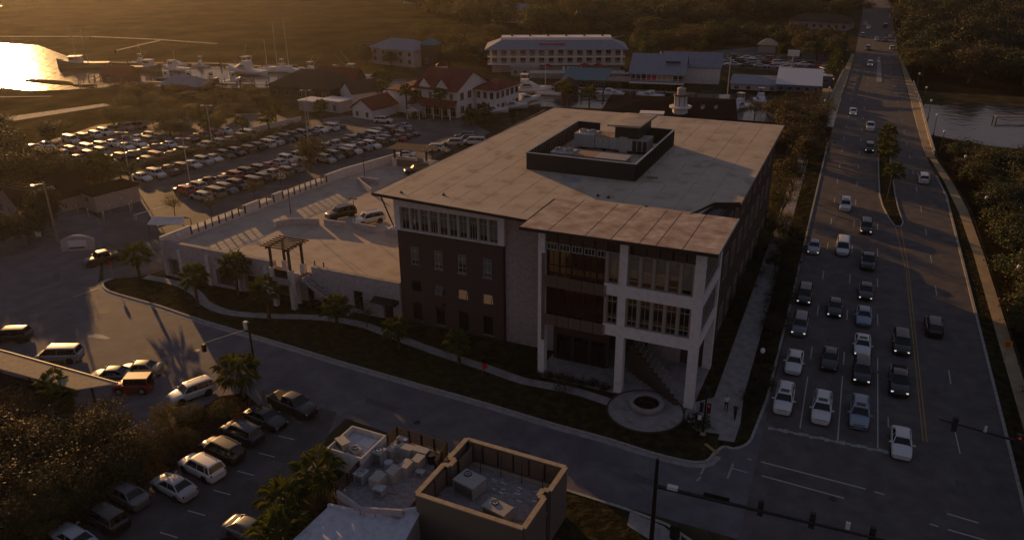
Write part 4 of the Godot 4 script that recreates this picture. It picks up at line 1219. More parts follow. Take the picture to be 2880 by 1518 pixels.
	var r := thing("rear_pergola", "flat brown slatted pergola over the deck's rear gate by the parked cars", "pergola", base + V(-63.6, 4.2, -54.6).rotated(Vector3.UP, A), A + .1)
	for x in [-3.2, 3.2]:
		for z in [-1.2, 1.5]:
			mb = MB.new(); mb.bb(V(x - .15, -4.0 if z < 0 else 0, z - .15), V(x + .15, 3.2, z + .15)); part("post", mb, M["dark_wood"], r)
		mb = MB.new(); mb.bb(V(x - .4, -.02, 1.1), V(x + .4, 1.5, 1.9)); part("pier", mb, M["white_wall"], r)
	for k in 16:
		mb = MB.new(); mb.bb(V(-4.2 + .53 * k, 3.3, -2.2), V(-4.0 + .53 * k, 3.45, 2.4)); part("slat", mb, M["slat_wood"], r)
	for z in [-1.2, 1.5]:
		mb = MB.new(); mb.bb(V(-4.3, 3.12, z - .08), V(4.2, 3.3, z + .08)); part("beam", mb, M["dark_wood"], r)
	mb = MB.new(); mb.bb(V(-2.7, .0, 1.5), V(2.7, 1.3, 1.6)); part("gate", mb, M["slat_wood"], r)

# ---------------------------------------------------------------- street corner
func smin(a: float, b: float, k: float) -> float:
	var h := maxf(k - absf(a - b), 0.0) / k
	return minf(a, b) - h * h * k * 0.25

# one continuous body: tapered capsules joined smoothly, meshed as surface nets
func body_mesh(bones: Array, cell: float, lo: Vector3, hi: Vector3) -> ArrayMesh:
	var nx := int((hi.x - lo.x) / cell) + 1; var ny := int((hi.y - lo.y) / cell) + 1; var nz := int((hi.z - lo.z) / cell) + 1
	var f := PackedFloat32Array(); f.resize(nx * ny * nz)
	var cols := PackedInt32Array(); cols.resize(nx * ny * nz)
	for k in nz:
		for j in ny:
			for i in nx:
				var p := lo + Vector3(i, j, k) * cell
				var d := 1.0; var best := 1.0; var bi := 0
				for b in bones.size():
					var q: Array = bones[b]
					var a: Vector3 = q[0]; var ab: Vector3 = q[1] - a
					var t := clampf((p - a).dot(ab) / maxf(ab.length_squared(), 1e-6), 0, 1)
					var e := p.distance_to(a + ab * t) - lerpf(q[2], q[3], t)
					if e < best: best = e; bi = b
					d = smin(d, e, 0.035)
				f[(k * ny + j) * nx + i] = d; cols[(k * ny + j) * nx + i] = bi
	var mb := MB.new(); mb.use_c = true
	var vid := {}
	var vs := PackedVector3Array()
	var vc := PackedColorArray()
	for k in nz - 1:
		for j in ny - 1:
			for i in nx - 1:
				var s := Vector3.ZERO; var n := 0
				for e in [[0, 0, 0, 1, 0, 0], [0, 1, 0, 1, 1, 0], [0, 0, 1, 1, 0, 1], [0, 1, 1, 1, 1, 1], [0, 0, 0, 0, 1, 0], [1, 0, 0, 1, 1, 0], [0, 0, 1, 0, 1, 1], [1, 0, 1, 1, 1, 1], [0, 0, 0, 0, 0, 1], [1, 0, 0, 1, 0, 1], [0, 1, 0, 0, 1, 1], [1, 1, 0, 1, 1, 1]]:
					var a := f[((k + e[2]) * ny + j + e[1]) * nx + i + e[0]]; var b := f[((k + e[5]) * ny + j + e[4]) * nx + i + e[3]]
					if (a < 0) != (b < 0):
						s += Vector3(e[0], e[1], e[2]).lerp(Vector3(e[3], e[4], e[5]), a / (a - b)); n += 1
				if n > 0:
					vid[(k * ny + j) * nx + i] = vs.size()
					vs.append(lo + (Vector3(i, j, k) + s / n) * cell)
					vc.append(bones[cols[(k * ny + j) * nx + i]][4])
	for k in range(1, nz - 1):
		for j in range(1, ny - 1):
			for i in range(1, nx - 1):
				var at := (k * ny + j) * nx + i
				for ax in [[1, nx, nx * ny], [nx, nx * ny, 1], [nx * ny, 1, nx]]:
					var a := f[at]; var b := f[at + ax[0]]
					if (a < 0) != (b < 0):
						var q := [at, at - ax[1], at - ax[1] - ax[2], at - ax[2]]
						if not (vid.has(q[0]) and vid.has(q[1]) and vid.has(q[2]) and vid.has(q[3])): continue
						mb.col = vc[vid[q[0]]]
						var w := [vs[vid[q[0]]], vs[vid[q[1]]], vs[vid[q[2]]], vs[vid[q[3]]]]
						if a < 0: mb.quad(w[0], w[3], w[2], w[1])
						else: mb.quad(w[0], w[1], w[2], w[3])
	return mb.mesh()

func person(label: String, at: Vector3, turn: float, shirt: Color, trousers: Color, hair: Color, stride: float) -> void:
	var o := thing("person", label, "person", at, turn, "pedestrians on the corner pavement")
	var sk := Color(.36, .22, .16); var shoe := Color(.03, .03, .03)
	var hip := V(0, .93, 0); var chest := V(0, 1.36, .02)
	var b := [[hip, V(0, 1.12, .01), .135, .13, trousers], [V(0, 1.08, .01), chest, .135, .155, shirt], [V(-.13, 1.40, 0), V(.13, 1.40, 0), .085, .085, shirt], [V(0, 1.42, 0), V(0, 1.55, .015), .058, .055, sk], [V(0, 1.62, .02), V(0, 1.69, .01), .088, .095, sk], [V(0, 1.635, .105), V(0, 1.62, .125), .018, .014, sk]]
	for s in [-1.0, 1.0]:
		var fw: float = stride * s
		var knee := V(s * .10, .50, fw * .5 + .04); var ankle := V(s * .10, .09, fw * .9 - .02)
		b.append([V(s * .09, .90, 0), knee, .095, .062, trousers]); b.append([knee, ankle, .06, .042, trousers]); b.append([ankle + V(0, -.04, -.03), ankle + V(0, -.05, .14), .045, .04, shoe])
		var el := V(s * .25, 1.12, -fw * .35 - .02); var wr := V(s * .25, .90, -fw * .55 + .1)
		b.append([V(s * .19, 1.39, 0), el, .055, .042, shirt]); b.append([el, wr, .04, .03, sk]); b.append([wr, wr + V(0, -.07, .02), .036, .034, sk])
		for k in 4:
			b.append([wr + V(0, -.08, .02) + V(0, 0, .018 * (k - 1.5)), wr + V(-s * .015, -.15 - [.0, .012, .008, -.012][k], .03 + .02 * (k - 1.5)), .010, .008, sk])
		b.append([wr + V(0, -.04, .045), wr + V(-s * .01, -.09, .075), .011, .009, sk])
	var m := StandardMaterial3D.new()
	m.resource_name = "clothing_and_skin"; m.vertex_color_use_as_albedo = true; m.roughness = .85
	obj("body", body_mesh(b, .021, V(-.36, -.02, -.46), V(.36, 1.84, .46)), m, o)
	var h := MB.new()
	var rings := []
	for k in 6:
		var t := lerpf(.05, 1.55, k / 5.0)
		var ring := []
		for j in 10: ring.append(V(cos(TAU * j / 10) * .108 * sin(t), 1.66 + .125 * cos(t), -.012 + sin(TAU * j / 10) * .115 * sin(t) - .03 * t))
		rings.append(ring)
	h.loft(rings)
	var hm := StandardMaterial3D.new(); hm.resource_name = "hair"; hm.albedo_color = hair.linear_to_srgb(); hm.roughness = .7
	part("hair", h, hm, o)

func ring_poly(cx: float, cz: float, r: float, k := 40) -> PackedVector2Array:
	var p := PackedVector2Array()
	for i in k: p.append(Vector2(cx + cos(TAU * i / k) * r, cz + sin(TAU * i / k) * r))
	return p

func build_corner() -> void:
	struct("plaza", flat2(ring_poly(-14.5, -69.3, 3.75), 0.122), M["concrete"])
	var mb := MB.new()
	for i in 40:
		var t0 := TAU * i / 40.0; var t1 := TAU * (i + 1) / 40.0
		mb.bar(V(-14.5 + cos(t0) * 3.85, .14, -69.3 + sin(t0) * 3.85), V(-14.5 + cos(t1) * 3.85, .14, -69.3 + sin(t1) * 3.85), .16, .1)
	struct("plaza_edge", mb, M["brick"])
	var o := thing("round_planter", "round stone planter ring with low plants on the circular plaza", "planter", V(-14.6, .12, -70.1))
	mb = MB.new()
	var prof := [[1.28, 0.0], [1.28, .5], [1.32, .56], [1.72, .56], [1.78, .5], [1.78, 0.0]]
	var rings := []
	for i in 37:
		var t := TAU * i / 36.0; var ring := []
		for q in prof: ring.append(V(cos(t) * q[0], q[1], sin(t) * q[0]))
		rings.append(ring)
	mb.loft(rings, true, false)
	part("ring", mb, M["concrete"], o)
	mb = MB.new(); mb.tube(V(0, .0, 0), V(0, .4, 0), 1.3, 1.3, 30); part("soil", mb, M["mulch"], o)
	for k in 9:
		var t := TAU * k / 9.0 * 1.6; var r := .25 + .1 * k
		var c := obj("low_plant", crowns["shrub_a"], M["leaf_dark"] if k % 3 else M["leaf_brown"], o, V(cos(t) * r, .38, sin(t) * r)); c.scale = V(.26, .22, .26)
	# small red flag by the path
	o = thing("red_flag", "small red marker flag standing beside the front footpath", "flag", V(-32.9, .1, -70.0))
	mb = MB.new(); mb.tube(V(0, 0, 0), V(0, 1.3, 0), .02, .02, 6); part("pole", mb, M["aluminium"], o)
	mb = MB.new(); mb.loft([[V(0, .5, 0), V(0, 1.3, 0), V(.02, 1.3, .02), V(.02, .5, .02)], [V(.3, .55, .1), V(.3, 1.3, .12), V(.32, 1.3, .14), V(.32, .55, .12)], [V(.62, .8, -.02), V(.62, 1.36, 0), V(.63, 1.36, .02), V(.63, .8, 0)]]); part("cloth", mb, M["red_cloth"], o)
	person("walking person in white top and dark trousers nearer the building", V(-7.0, .12, -72.4), .25, Color(.6, .6, .6), Color(.02, .025, .04), Color(.02, .015, .01), .26)
	person("walking person in dark clothes with pale cap nearer the highway", V(-5.95, .12, -71.1), -.2, Color(.02, .02, .024), Color(.015, .016, .02), Color(.35, .33, .3), .22)
	# signal post with its heads at the corner
	o = thing("signal_post", "dark post with traffic signals and a red light at the building corner", "traffic signal", V(-8.4, .1, -67.4))
	mb = MB.new(); mb.tube(V(0, 0, 0), V(0, 5.2, 0), .11, .08, 8); part("pole", mb, M["dark_metal"], o)
	for a in [[.35, 2.6, .2], [-.35, 2.5, .1], [.1, 4.4, .25]]:
		mb = MB.new(); mb.bb(V(a[0] - .18, a[1], a[2] - .15), V(a[0] + .18, a[1] + 1.0, a[2] + .12)); part("signal_head", mb, M["stone_black"], o)
	mb = MB.new(); mb.tube(V(.35, 3.4, .33), V(.35, 3.4, .36), .1, .1, 10); part("red_lamp", mb, M["signal_red"], o)
	mb = MB.new(); mb.bb(V(-.6, 1.6, .1), V(-.25, 2.1, .14)); part("push_button_plate", mb, M["sign_white"], o)
	mb = MB.new(); mb.tube(V(0, 0, 0), V(0, .25, 0), .3, .22, 10); part("base", mb, M["kerb"], o)
	o = thing("yellow_ramp_strip", "short yellow strip on the kerb ramp at the street corner", "strip", V(-7.2, 0.1, -65.3), -.7)
	mb = MB.new(); mb.bb(V(-.9, 0, -.16), V(.9, .05, .16)); part("plate", mb, M["yellow_paint"], o)
	shrub("corner_shrub", "dark clump of shrubs round the corner signal post", V(-9.0, .1, -68.2), 1.2, 1.9, "leaf_dark", "", 3)

# ---------------------------------------------------------------- foreground buildings
func slat_panel(a: Vector3, b: Vector3, y0: float, y1: float, step: float, parent: Node3D, m := "dark_wood") -> void:
	var mb := MB.new()
	var y := y0
	while y < y1:
		mb.bar(a + V(0, y, 0), b + V(0, y, 0), .04, step * .62)
		y += step
	part("slat_panel", mb, M[m], parent).set_meta("kind", "stuff")
	var n := int(a.distance_to(b) / 1.25)
	for k in n + 1:
		var p := a.lerp(b, float(k) / n)
		var q := MB.new(); q.bb(p + V(-.06, y0 - .1, -.06), p + V(.06, y1, .06)); part("post", q, M["dark_metal"], parent)

func hvac(parent: Node3D, at: Vector3, s: Vector3, turn: float, fans: Array, label: String, m := "unit_metal") -> void:
	var o := thing("air_conditioner", label, "air conditioner", at, turn, "rooftop air conditioners of the corner shops")
	var mb := MB.new(); mb.bb(V(-s.x / 2, .1, -s.z / 2), V(s.x / 2, s.y, s.z / 2)); mb.bb(V(-s.x / 2 - .03, s.y - .08, -s.z / 2 - .03), V(s.x / 2 + .03, s.y + .02, s.z / 2 + .03)); part("cabinet", mb, M[m], o)
	mb = MB.new(); mb.bb(V(-s.x / 2 + .1, 0, -s.z / 2 + .1), V(s.x / 2 - .1, .1, s.z / 2 - .1)); part("base", mb, M["dark_metal"], o)
	var gr := MB.new()
	for k in int((s.y - .3) / .09):
		gr.bb(V(-s.x / 2 + .12, .22 + .09 * k, s.z / 2), V(s.x / 2 - .12, .255 + .09 * k, s.z / 2 + .02))
	part("grille", gr, M["stone_black"], o).set_meta("kind", "stuff")
	gr = MB.new(); gr.bb(V(s.x / 2, .25, -s.z * .3), V(s.x / 2 + .015, s.y - .2, s.z * .3)); part("access_panel", gr, M["galvanised"], o)
	gr = MB.new(); gr.tube(V(s.x / 2 - .1, .3, -s.z / 2 - .05), V(s.x / 2 + .25, .06, -s.z / 2 - .05), .035, .035, 6); gr.tube(V(s.x / 2 + .25, .06, -s.z / 2 - .05), V(s.x / 2 + .9, .06, -s.z / 2 - .3), .035, .035, 6); part("pipe", gr, M["rusty"], o)
	for f in fans:
		mb = MB.new(); mb.tube(V(f[0], s.y, f[1]), V(f[0], s.y + .12, f[1]), f[2], f[2] * .95, 16, false); part("fan_ring", mb, M["aluminium"] if m != "unit_metal" else M["dark_metal"], o)
		mb = MB.new(); mb.tube(V(f[0], s.y + .03, f[1]), V(f[0], s.y + .05, f[1]), f[2] * .93, f[2] * .93, 16)
		part("fan_well", mb, M["stone_black"], o)
		mb = MB.new()
		for k in 4: mb.box(V(f[0], s.y + .08, f[1]), V(f[2] * 1.6, .015, .12), PI * k / 4.0)
		part("fan_blades", mb, M["galvanised"], o)

func build_front_shops() -> void:
	# brick shop with a walled roof yard
	var o := thing("walled_shop", "brick shop with tan coping and slatted roof yard nearest the camera", "building", V(-21.7, 0, -47.6), deg_to_rad(-3.5))
	var hw := 4.55; var hd := 4.0
	var poly := [[-hw, -hd], [hw, -hd], [hw, hd - 4.7], [hw - .5, hd - 4.7], [hw - .5, hd - 3.8], [hw, hd - 3.8], [hw, hd], [-hw, hd], [-hw, -.1], [-hw + .55, -.1], [-hw + .55, -1.0], [-hw, -1.0]]
	var wall := MB.new(); var cop := MB.new()
	for i in poly.size():
		var a: Array = poly[i]; var b: Array = poly[(i + 1) % poly.size()]
		wall.bar(V(a[0], 2.5, a[1]), V(b[0], 2.5, b[1]), .28, 5.0)
		cop.bar(V(a[0], 5.04 + .004 * i, a[1]), V(b[0], 5.04 + .004 * i, b[1]), .42, .1)
	part("wall", wall, M["tan_brick"], o); part("coping", cop, M["tan_roof"], o)
	var mb := MB.new(); mb.bb(V(-hw + .1, 2.9, -hd + .1), V(hw - .1, 3.1, hd - .1)); part("roof", mb, M["yard_roof"], o)
	slat_panel(V(-hw + .25, 0, -hd + .3), V(hw - .25, 0, -hd + .3), 3.5, 4.9, .15, o, "slat_wood")
	slat_panel(V(-hw + .75, 0, -hd + .4), V(-hw + .75, 0, -1.2), 3.3, 4.9, .15, o, "slat_wood")
	slat_panel(V(-hw + .3, 0, .1), V(-hw + .3, 0, hd - .3), 3.3, 4.9, .15, o, "slat_wood")
	for k in 4:
		mb = MB.new(); mb.bar(V(-hw + 1.6 + 1.9 * k, 4.6, -hd + .4), V(-hw + 1.9 + 1.9 * k, 3.12, -hd + 1.2), .06, .06); part("brace", mb, M["dark_metal"], o)
	mb = MB.new(); mb.bb(V(-hw + .6, 3.1, -hd + .35), V(hw - .4, 3.18, -hd + .62)); part("kerb_beam", mb, M["tan_roof"], o)
	for k in 26:
		rng.seed = 900 + k
		mb = MB.new(); mb.box(V(rng.randf_range(-1.6, 3.8), 3.11 + .001 * k, rng.randf_range(-3.0, -.6)), V(rng.randf_range(.25, .7), .012, rng.randf_range(.06, .14)), rng.randf_range(-.3, .3)); part("roof_litter", mb, M["sign_white"] if k % 2 else M["dock_wood"], o)
	mb = MB.new(); mb.tube(V(3.2, 3.16, 2.4), V(3.7, 3.16, 3.4), .05, .05, 6); mb.tube(V(-3.0, 3.16, 1.0), V(-2.3, 3.16, 3.0), .05, .05, 6); part("conduit", mb, M["galvanised"], o)
	hvac(o, V(-23.9, 3.1, -47.9), V(2.1, 1.25, 1.7), -.25, [[-.45, -.35, .33]], "square tan air conditioner at the back of the walled roof yard")
	hvac(o, V(-20.5, 3.1, -45.75), V(2.1, 1.15, 1.25), -.25, [[-.4, -.2, .32]], "square tan air conditioner at the front of the walled roof yard")
	# neighbouring low roof with a slatted fence
	o = thing("fenced_shop", "low shop with slatted roof fence and a clutter of condensers", "building", V(-30.4, 0, -47.3), deg_to_rad(-3.0))
	mb = MB.new(); mb.bb(V(-2.6, 0, -4.2), V(3.2, 3.4, 4.6)); part("wall", mb, M["stucco"], o)
	mb = MB.new(); mb.bb(V(-2.7, 3.4, -4.3), V(3.3, 3.5, 4.7)); part("roof", mb, M["yard_roof"], o)
	slat_panel(V(-2.6, 0, -4.2), V(2.6, 0, -4.0), 3.6, 4.75, .16, o)
	slat_panel(V(-2.6, 0, -4.2), V(-2.7, 0, 4.5), 3.6, 4.75, .16, o)
	slat_panel(V(2.6, 0, -4.0), V(3.0, 0, -1.4), 3.6, 4.75, .16, o)
	mb = MB.new(); mb.bar(V(-2.6, 3.75, 4.5), V(.3, 3.75, 5.4), .2, .7); mb.bar(V(.3, 3.75, 5.4), V(3.4, 3.75, 4.3), .2, .7); part("front_parapet", mb, M["garage_wall"], o)
	# the elbow of sheet-metal duct
	for a in [[-1.9, -2.4, -1.2, -1.2], [-1.2, -2.8, .2, -2.0], [.2, -3.0, 1.6, -2.2], [.9, -2.0, 1.7, -.9], [.4, -1.0, 1.2, .2], [-.2, 0.1, .7, 1.4], [-.9, 1.3, .1, 2.6]]:
		mb = MB.new(); mb.bb(V(a[0], 3.5, a[1]), V(a[2], 4.45, a[3])); part("duct_section", mb, M["unit_metal"], o)
	mb = MB.new(); mb.tube(V(-.6, 3.5, .1), V(-.6, 4.5, .1), .42, .36, 14); part("exhaust_drum", mb, M["galvanised"], o)
	for a in [["white split air conditioner at the back of the slatted roof fence", -31.6, -50.6, V(.95, 1.0, .4), []], ["round-topped condenser midway along the slatted roof fence", -32.3, -47.9, V(.9, 1.35, .9), [[0, 0, .34]]], ["round-topped condenser by the palm end of the slatted fence", -32.4, -45.2, V(.9, 1.0, .9), [[0, 0, .34]]], ["small grey unit under the end of the roof duct", -30.2, -44.4, V(.9, .7, .7), []], ["small white unit right of the roof duct", -28.3, -47.7, V(.7, .5, .5), []], ["grey electrical box behind the roof duct", -29.6, -50.2, V(.9, .6, .8), []]]:
		hvac(o, V(a[1], 3.5, a[2]), a[3], -.05, a[4], a[0], "galvanised")
	mb = MB.new(); mb.tube(V(2.0, 3.5, -2.4), V(2.0, 4.4, -2.4), .3, .36, 12); part("bucket", mb, M["rubber"], o)
	# white-sided block
	o = thing("sided_block", "small block with white lap siding and two units on its roof", "building", V(-34.6, 0, -48.1), deg_to_rad(-3.0))
	mb = MB.new(); mb.bb(V(-1.75, 0, -1.8), V(1.75, 4.4, 1.8)); part("core", mb, M["garage_wall"], o)
	for k in 26:
		mb = MB.new(); mb.box(V(0, .12 + .19 * k, 1.83), V(3.6, .19, .03), 0, -.12); mb.box(V(-1.78, .12 + .19 * k, 0), V(.03, .19, 3.66)); part("siding_board", mb, M["white_wall"], o)
	mb = MB.new()
	for a in [[-1.78, -1.83, 1.78, -1.7], [-1.78, 1.7, 1.78, 1.83], [-1.78, -1.7, -1.65, 1.7], [1.65, -1.7, 1.78, 1.7]]: mb.bb(V(a[0], 4.4, a[1]), V(a[2], 5.0, a[3]))
	part("parapet", mb, M["white_wall"], o)
	mb = MB.new(); mb.bb(V(-1.6, 4.41, -1.65), V(1.6, 4.45, 1.65)); part("roof", mb, M["pale_roof"], o)
	mb = MB.new(); mb.bb(V(-.2, 4.45, -1.3), V(1.0, 4.5, -.2)); part("skylight", mb, M["boat_white"], o)
	hvac(o, V(-35.6, 4.45, -47.5), V(1.3, .8, .75), -.5, [], "tan box unit on the white-sided block")
	hvac(o, V(-34.2, 4.45, -47.2), V(.85, .55, .75), -.5, [[0, 0, .28]], "fan unit beside the tan box on the white-sided block")
	# pale membrane roof at the bottom of the picture
	o = thing("pale_roof_shop", "low shop with pale bluish membrane roof at the bottom edge", "building", V(-28, 0, -36))
	mb = MB.new(); mb.prism(P([[-5.2, -5.6], [-1.2, -6.0], [1.6, -8.1], [2.1, -4.6], [7.0, -4.0], [7, 14], [-6.6, 14]]), 0, 3.25); part("wall", mb, M["stucco"], o)
	mb = MB.new(); mb.prism(P([[-5.3, -5.7], [-1.2, -6.1], [1.7, -8.2], [2.2, -4.7], [7.1, -4.1], [7.1, 14.1], [-6.7, 14.1]]), 3.25, 3.4); part("roof", mb, M["pale_roof"], o)
	mb = MB.new(); mb.bar(V(-5.3, 3.5, -5.7), V(-1.2, 3.5, -6.1), .25, .3); mb.bar(V(-1.2, 3.5, -6.1), V(1.7, 3.5, -8.2), .25, .3); part("parapet", mb, M["pale_roof"], o)
	mb = MB.new(); mb.tube(V(-.5, 3.4, -2.0), V(-.5, 3.7, -2.0), .1, .1, 8); mb.box(V(.1, 3.43, -1.7), V(1.4, .05, .06), .7); mb.box(V(-.2, 3.43, -1.4), V(1.2, .05, .06), 1.2); part("roof_vent", mb, M["dark_metal"], o)
	# tan awning roof at the left edge
	o = thing("tan_awning_shop", "low shop with tan awning roof at the left edge behind the thicket", "building", V(-78, 0, -45))
	mb = MB.new(); mb.prism(P([[-26, -4.3], [-.5, -4.3], [15.2, -3.9], [12.4, -1.5], [-26, -1.6]]), 3.85, 4.0); part("awning_roof", mb, M["tan_roof"], o)
	mb = MB.new(); mb.bar(V(-26, 4.02, -4.3), V(-.5, 4.02, -4.3), .12, .1); mb.bar(V(-.5, 4.02, -4.3), V(15.2, 4.02, -3.9), .12, .1); part("awning_edge", mb, M["dark_metal"], o)
	mb = MB.new(); mb.bb(V(-26, 0, -1.7), V(11, 3.3, 7.5)); part("wall", mb, M["brick"], o)
	mb = MB.new(); mb.bb(V(-26.2, 3.3, -1.6), V(11.2, 3.45, 7.7)); part("roof", mb, M["dark_roof"], o)
	for k in 6:
		mb = MB.new(); mb.bb(V(-12 + 4.6 * k, 0, -4.1), V(-11.8 + 4.6 * k, 3.85, -3.9)); part("post", mb, M["dark_metal"], o)
	mb = MB.new(); mb.bar(V(-8, 3.55, 2.0), V(-1.5, 3.55, -1.0), .14, .14); part("roof_pipe", mb, M["aluminium"], o)
	o = thing("hammock_rail", "thin curved white rail among the dark bushes at lower left", "rail", V(-63.2, 2.4, -43.6))
	mb = MB.new()
	for k in 10:
		var t := lerpf(-2, 2, k / 10.0); var u := lerpf(-2, 2, (k + 1) / 10.0)
		mb.tube(V(t, .08 * t * t, 0), V(u, .08 * u * u, 0), .045, .045, 6)
	part("tube", mb, M["boat_white"], o)
	for s in [-2, 2]:
		mb = MB.new(); mb.tube(V(s, .32, 0), V(s, -2.4, 0), .04, .04, 6); part("stand", mb, M["dark_metal"], o)

# ---------------------------------------------------------------- parked cars
const PAINTS := ["car_white", "car_silver", "car_grey", "car_black", "car_white", "car_silver", "car_black", "car_grey", "car_white", "car_dark_blue", "car_grey", "car_red"]
func paint_word(p: String) -> String:
	return {"car_white": "white", "car_silver": "silver", "car_grey": "grey", "car_black": "black", "car_blue": "blue", "car_red": "red", "car_tan": "tan", "car_dark_blue": "dark blue", "car_dark_green": "dark green", "car_steel_blue": "pale blue"}[p]

func kind_word(k: String) -> String:
	return {"suv": "suv", "sedan": "sedan", "van": "minivan", "pickup": "pickup truck", "jeep": "jeep"}[k]

func car_row(a: Vector2, b: Vector2, step: float, face: Vector2, where: String, group: String, skip: Array, sd: int) -> void:
	var n := int(a.distance_to(b) / step)
	var shown := 0
	for k in n + 1:
		rng.seed = sd * 100 + k
		if k in skip: continue
		var p := a.lerp(b, float(k) / n)
		var kind: String = ["sedan", "suv", "suv", "sedan", "suv", "van", "pickup"][rng.randi() % 7]
		var paint: String = PAINTS[rng.randi() % PAINTS.size()]
		var turn := atan2(face.x, face.y) + rng.randf_range(-.03, .03)
		var off := rng.randf_range(-.35, .35)
		if rng.randf() < 0.35: turn += PI
		var d := face.normalized() * off
		car(kind, paint, "%s %s parked %s %s" % [paint_word(paint), kind_word(kind), ORD[shown], where], V(p.x + d.x, .03, p.y + d.y), turn, group, 1)
		shown += 1

func build_parking() -> void:
	var f := Vector2(.98, .2)
	car_row(Vector2(-105.2, -107.0), Vector2(-93.2, -163.0), 2.72, f, "from the street in the row nearest the white parapet", "cars in the left parking lot", [9, 10], 1)
	car_row(Vector2(-111.0, -108.8), Vector2(-98.6, -168.5), 2.72, -f, "from the street in the second row off the parapet", "cars in the left parking lot", [], 2)
	car_row(Vector2(-124.6, -112.6), Vector2(-114.0, -163.5), 2.72, f, "from the street in the third row along the hedge", "cars in the left parking lot", [], 3)
	car_row(Vector2(-133.5, -122.0), Vector2(-128.0, -148.0), 2.8, -f, "from the street in the row behind the hedge", "cars in the left parking lot", [4], 4)
	car_row(Vector2(-141.0, -119.0), Vector2(-136.0, -149.0), 2.8, -f, "from the street in the row beyond the hedge row", "cars in the left parking lot", [6], 8)
	car_row(Vector2(-148.5, -118.0), Vector2(-144.5, -138.0), 2.8, f, "from the glare end in the near far-lot row", "cars in the far left lot", [3], 5)
	car_row(Vector2(-156.0, -116.5), Vector2(-149.5, -139.0), 2.8, -f, "from the glare end in the middle far-lot row", "cars in the far left lot", [], 6)
	car_row(Vector2(-165.0, -121.0), Vector2(-160.0, -146.0), 2.8, f, "from the glare end in the farthest lot row", "cars in the far left lot", [2], 7)
	var g := "cars by the deck's rear gate"
	car("sedan", "car_white", "white sedan stopped outside the deck's rear white wall", V(-85.2, .03, -145.6), -1.25, g, 1)
	car("suv", "car_white", "white suv in front of the cars near the red-roofed inn's drive", V(-81.9, .03, -152.2), -1.3, g, 1)
	car("suv", "car_silver", "silver suv behind the white suv right of the drive", V(-80.0, .03, -158.0), -1.3, g, 1)
	car("suv", "car_blue", "blue suv farthest of the cars right of the drive", V(-80.2, .03, -164.6), -1.3, g, 1)
	car("van", "car_white", "white minivan half hidden by the office roof edge", V(-76.0, .03, -160.4), -1.3, g, 1)
	car("suv", "car_dark_blue", "dark blue suv between the silver suv and the blue suv", V(-78.6, .03, -162.2), -1.3, g, 1)
	car("suv", "car_white", "white suv alone in front of the small red-roofed house", V(-106.1, .03, -172.0), 1.75, g, 1)
	# near lot at lower left: noses to the thicket
	g = "cars in the near lower left lot"
	var t := -1.75
	car("pickup", "car_black", "black pickup truck with open bed at the street end of the near lot", V(-47.8, .03, -56.3), 1.38, g, 2)
	car("sedan", "car_black", "black sedan between the black pickup and the glinting suv", V(-48.9, .03, -53.3), 1.42, g, 2)
	car("suv", "car_dark_blue", "dark suv with sun-glinting roof third from the street in the near lot", V(-49.4, .03, -50.4), t, g, 2)
	car("suv", "car_black", "black suv with glinting roof next to the white suv in the near lot", V(-49.3, .03, -47.5), t, g, 2, false, "rails")
	car("suv", "car_white", "white suv with roof rails in the near lower left lot", V(-49.2, .03, -44.7), t, g, 2, false, "rails")
	car("sedan", "car_silver", "silver sedan with sun-glinting roof nearest below the white suv", V(-49.6, .03, -41.7), t, g, 2)
	car("sedan", "car_grey", "grey car with lit bonnet half hidden by the thicket", V(-52.6, .03, -39.3), t, g, 2)
	car("suv", "car_black", "black suv with tan-lit bonnet nearest the bottom left thicket", V(-51.9, .03, -36.4), t, g, 2)
	car("sedan", "car_silver", "silver car cut by the bottom edge near the left thicket", V(-52.2, .03, -33.6), t, g, 2)
	car("sedan", "car_grey", "grey car under the palms beside the pale roof", V(-39.6, .03, -39.6), 1.5, g, 2)
	# cars on the street at left
	g = "cars on the left street"
	car("suv", "car_black", "black suv at the far left edge of the street", V(-88.6, .03, -56.2), -1.1, g, 2)
	car("van", "car_silver", "silver minivan with glinting roof beside the tan awning", V(-79.0, .03, -54.9), -1.15, g, 2)
	car("sedan", "car_grey", "grey sedan beside the red jeep at the tan awning", V(-69.9, .03, -53.9), -1.15, g, 2)
	car("sedan", "car_tan", "tan-roofed car behind the grey sedan", V(-68.0, .03, -56.0), -1.15, g, 2)
	car("jeep", "car_red", "red jeep with tan soft top at the tan awning's end", V(-65.9, .03, -53.0), -1.15, g, 2)
	car("suv", "car_white", "white suv parked across from the red jeep", V(-59.2, .03, -54.4), -.45, g, 2, false, "rails")
	car("pickup", "car_black", "black pickup truck waiting at the left street mouth by the sign", V(-97.9, .03, -78.6), -.45, g, 2)
	for k in 6:   # bay lines of the near lot
		var mb := MB.new(); mb.box(V(-45.5 - .35 * maxf(0, k - 2) * .5, .03, -52.0 + 2.95 * k), V(1.8, .006, .1), .03)
		struct("bay_line", mb, M["line_paint"])

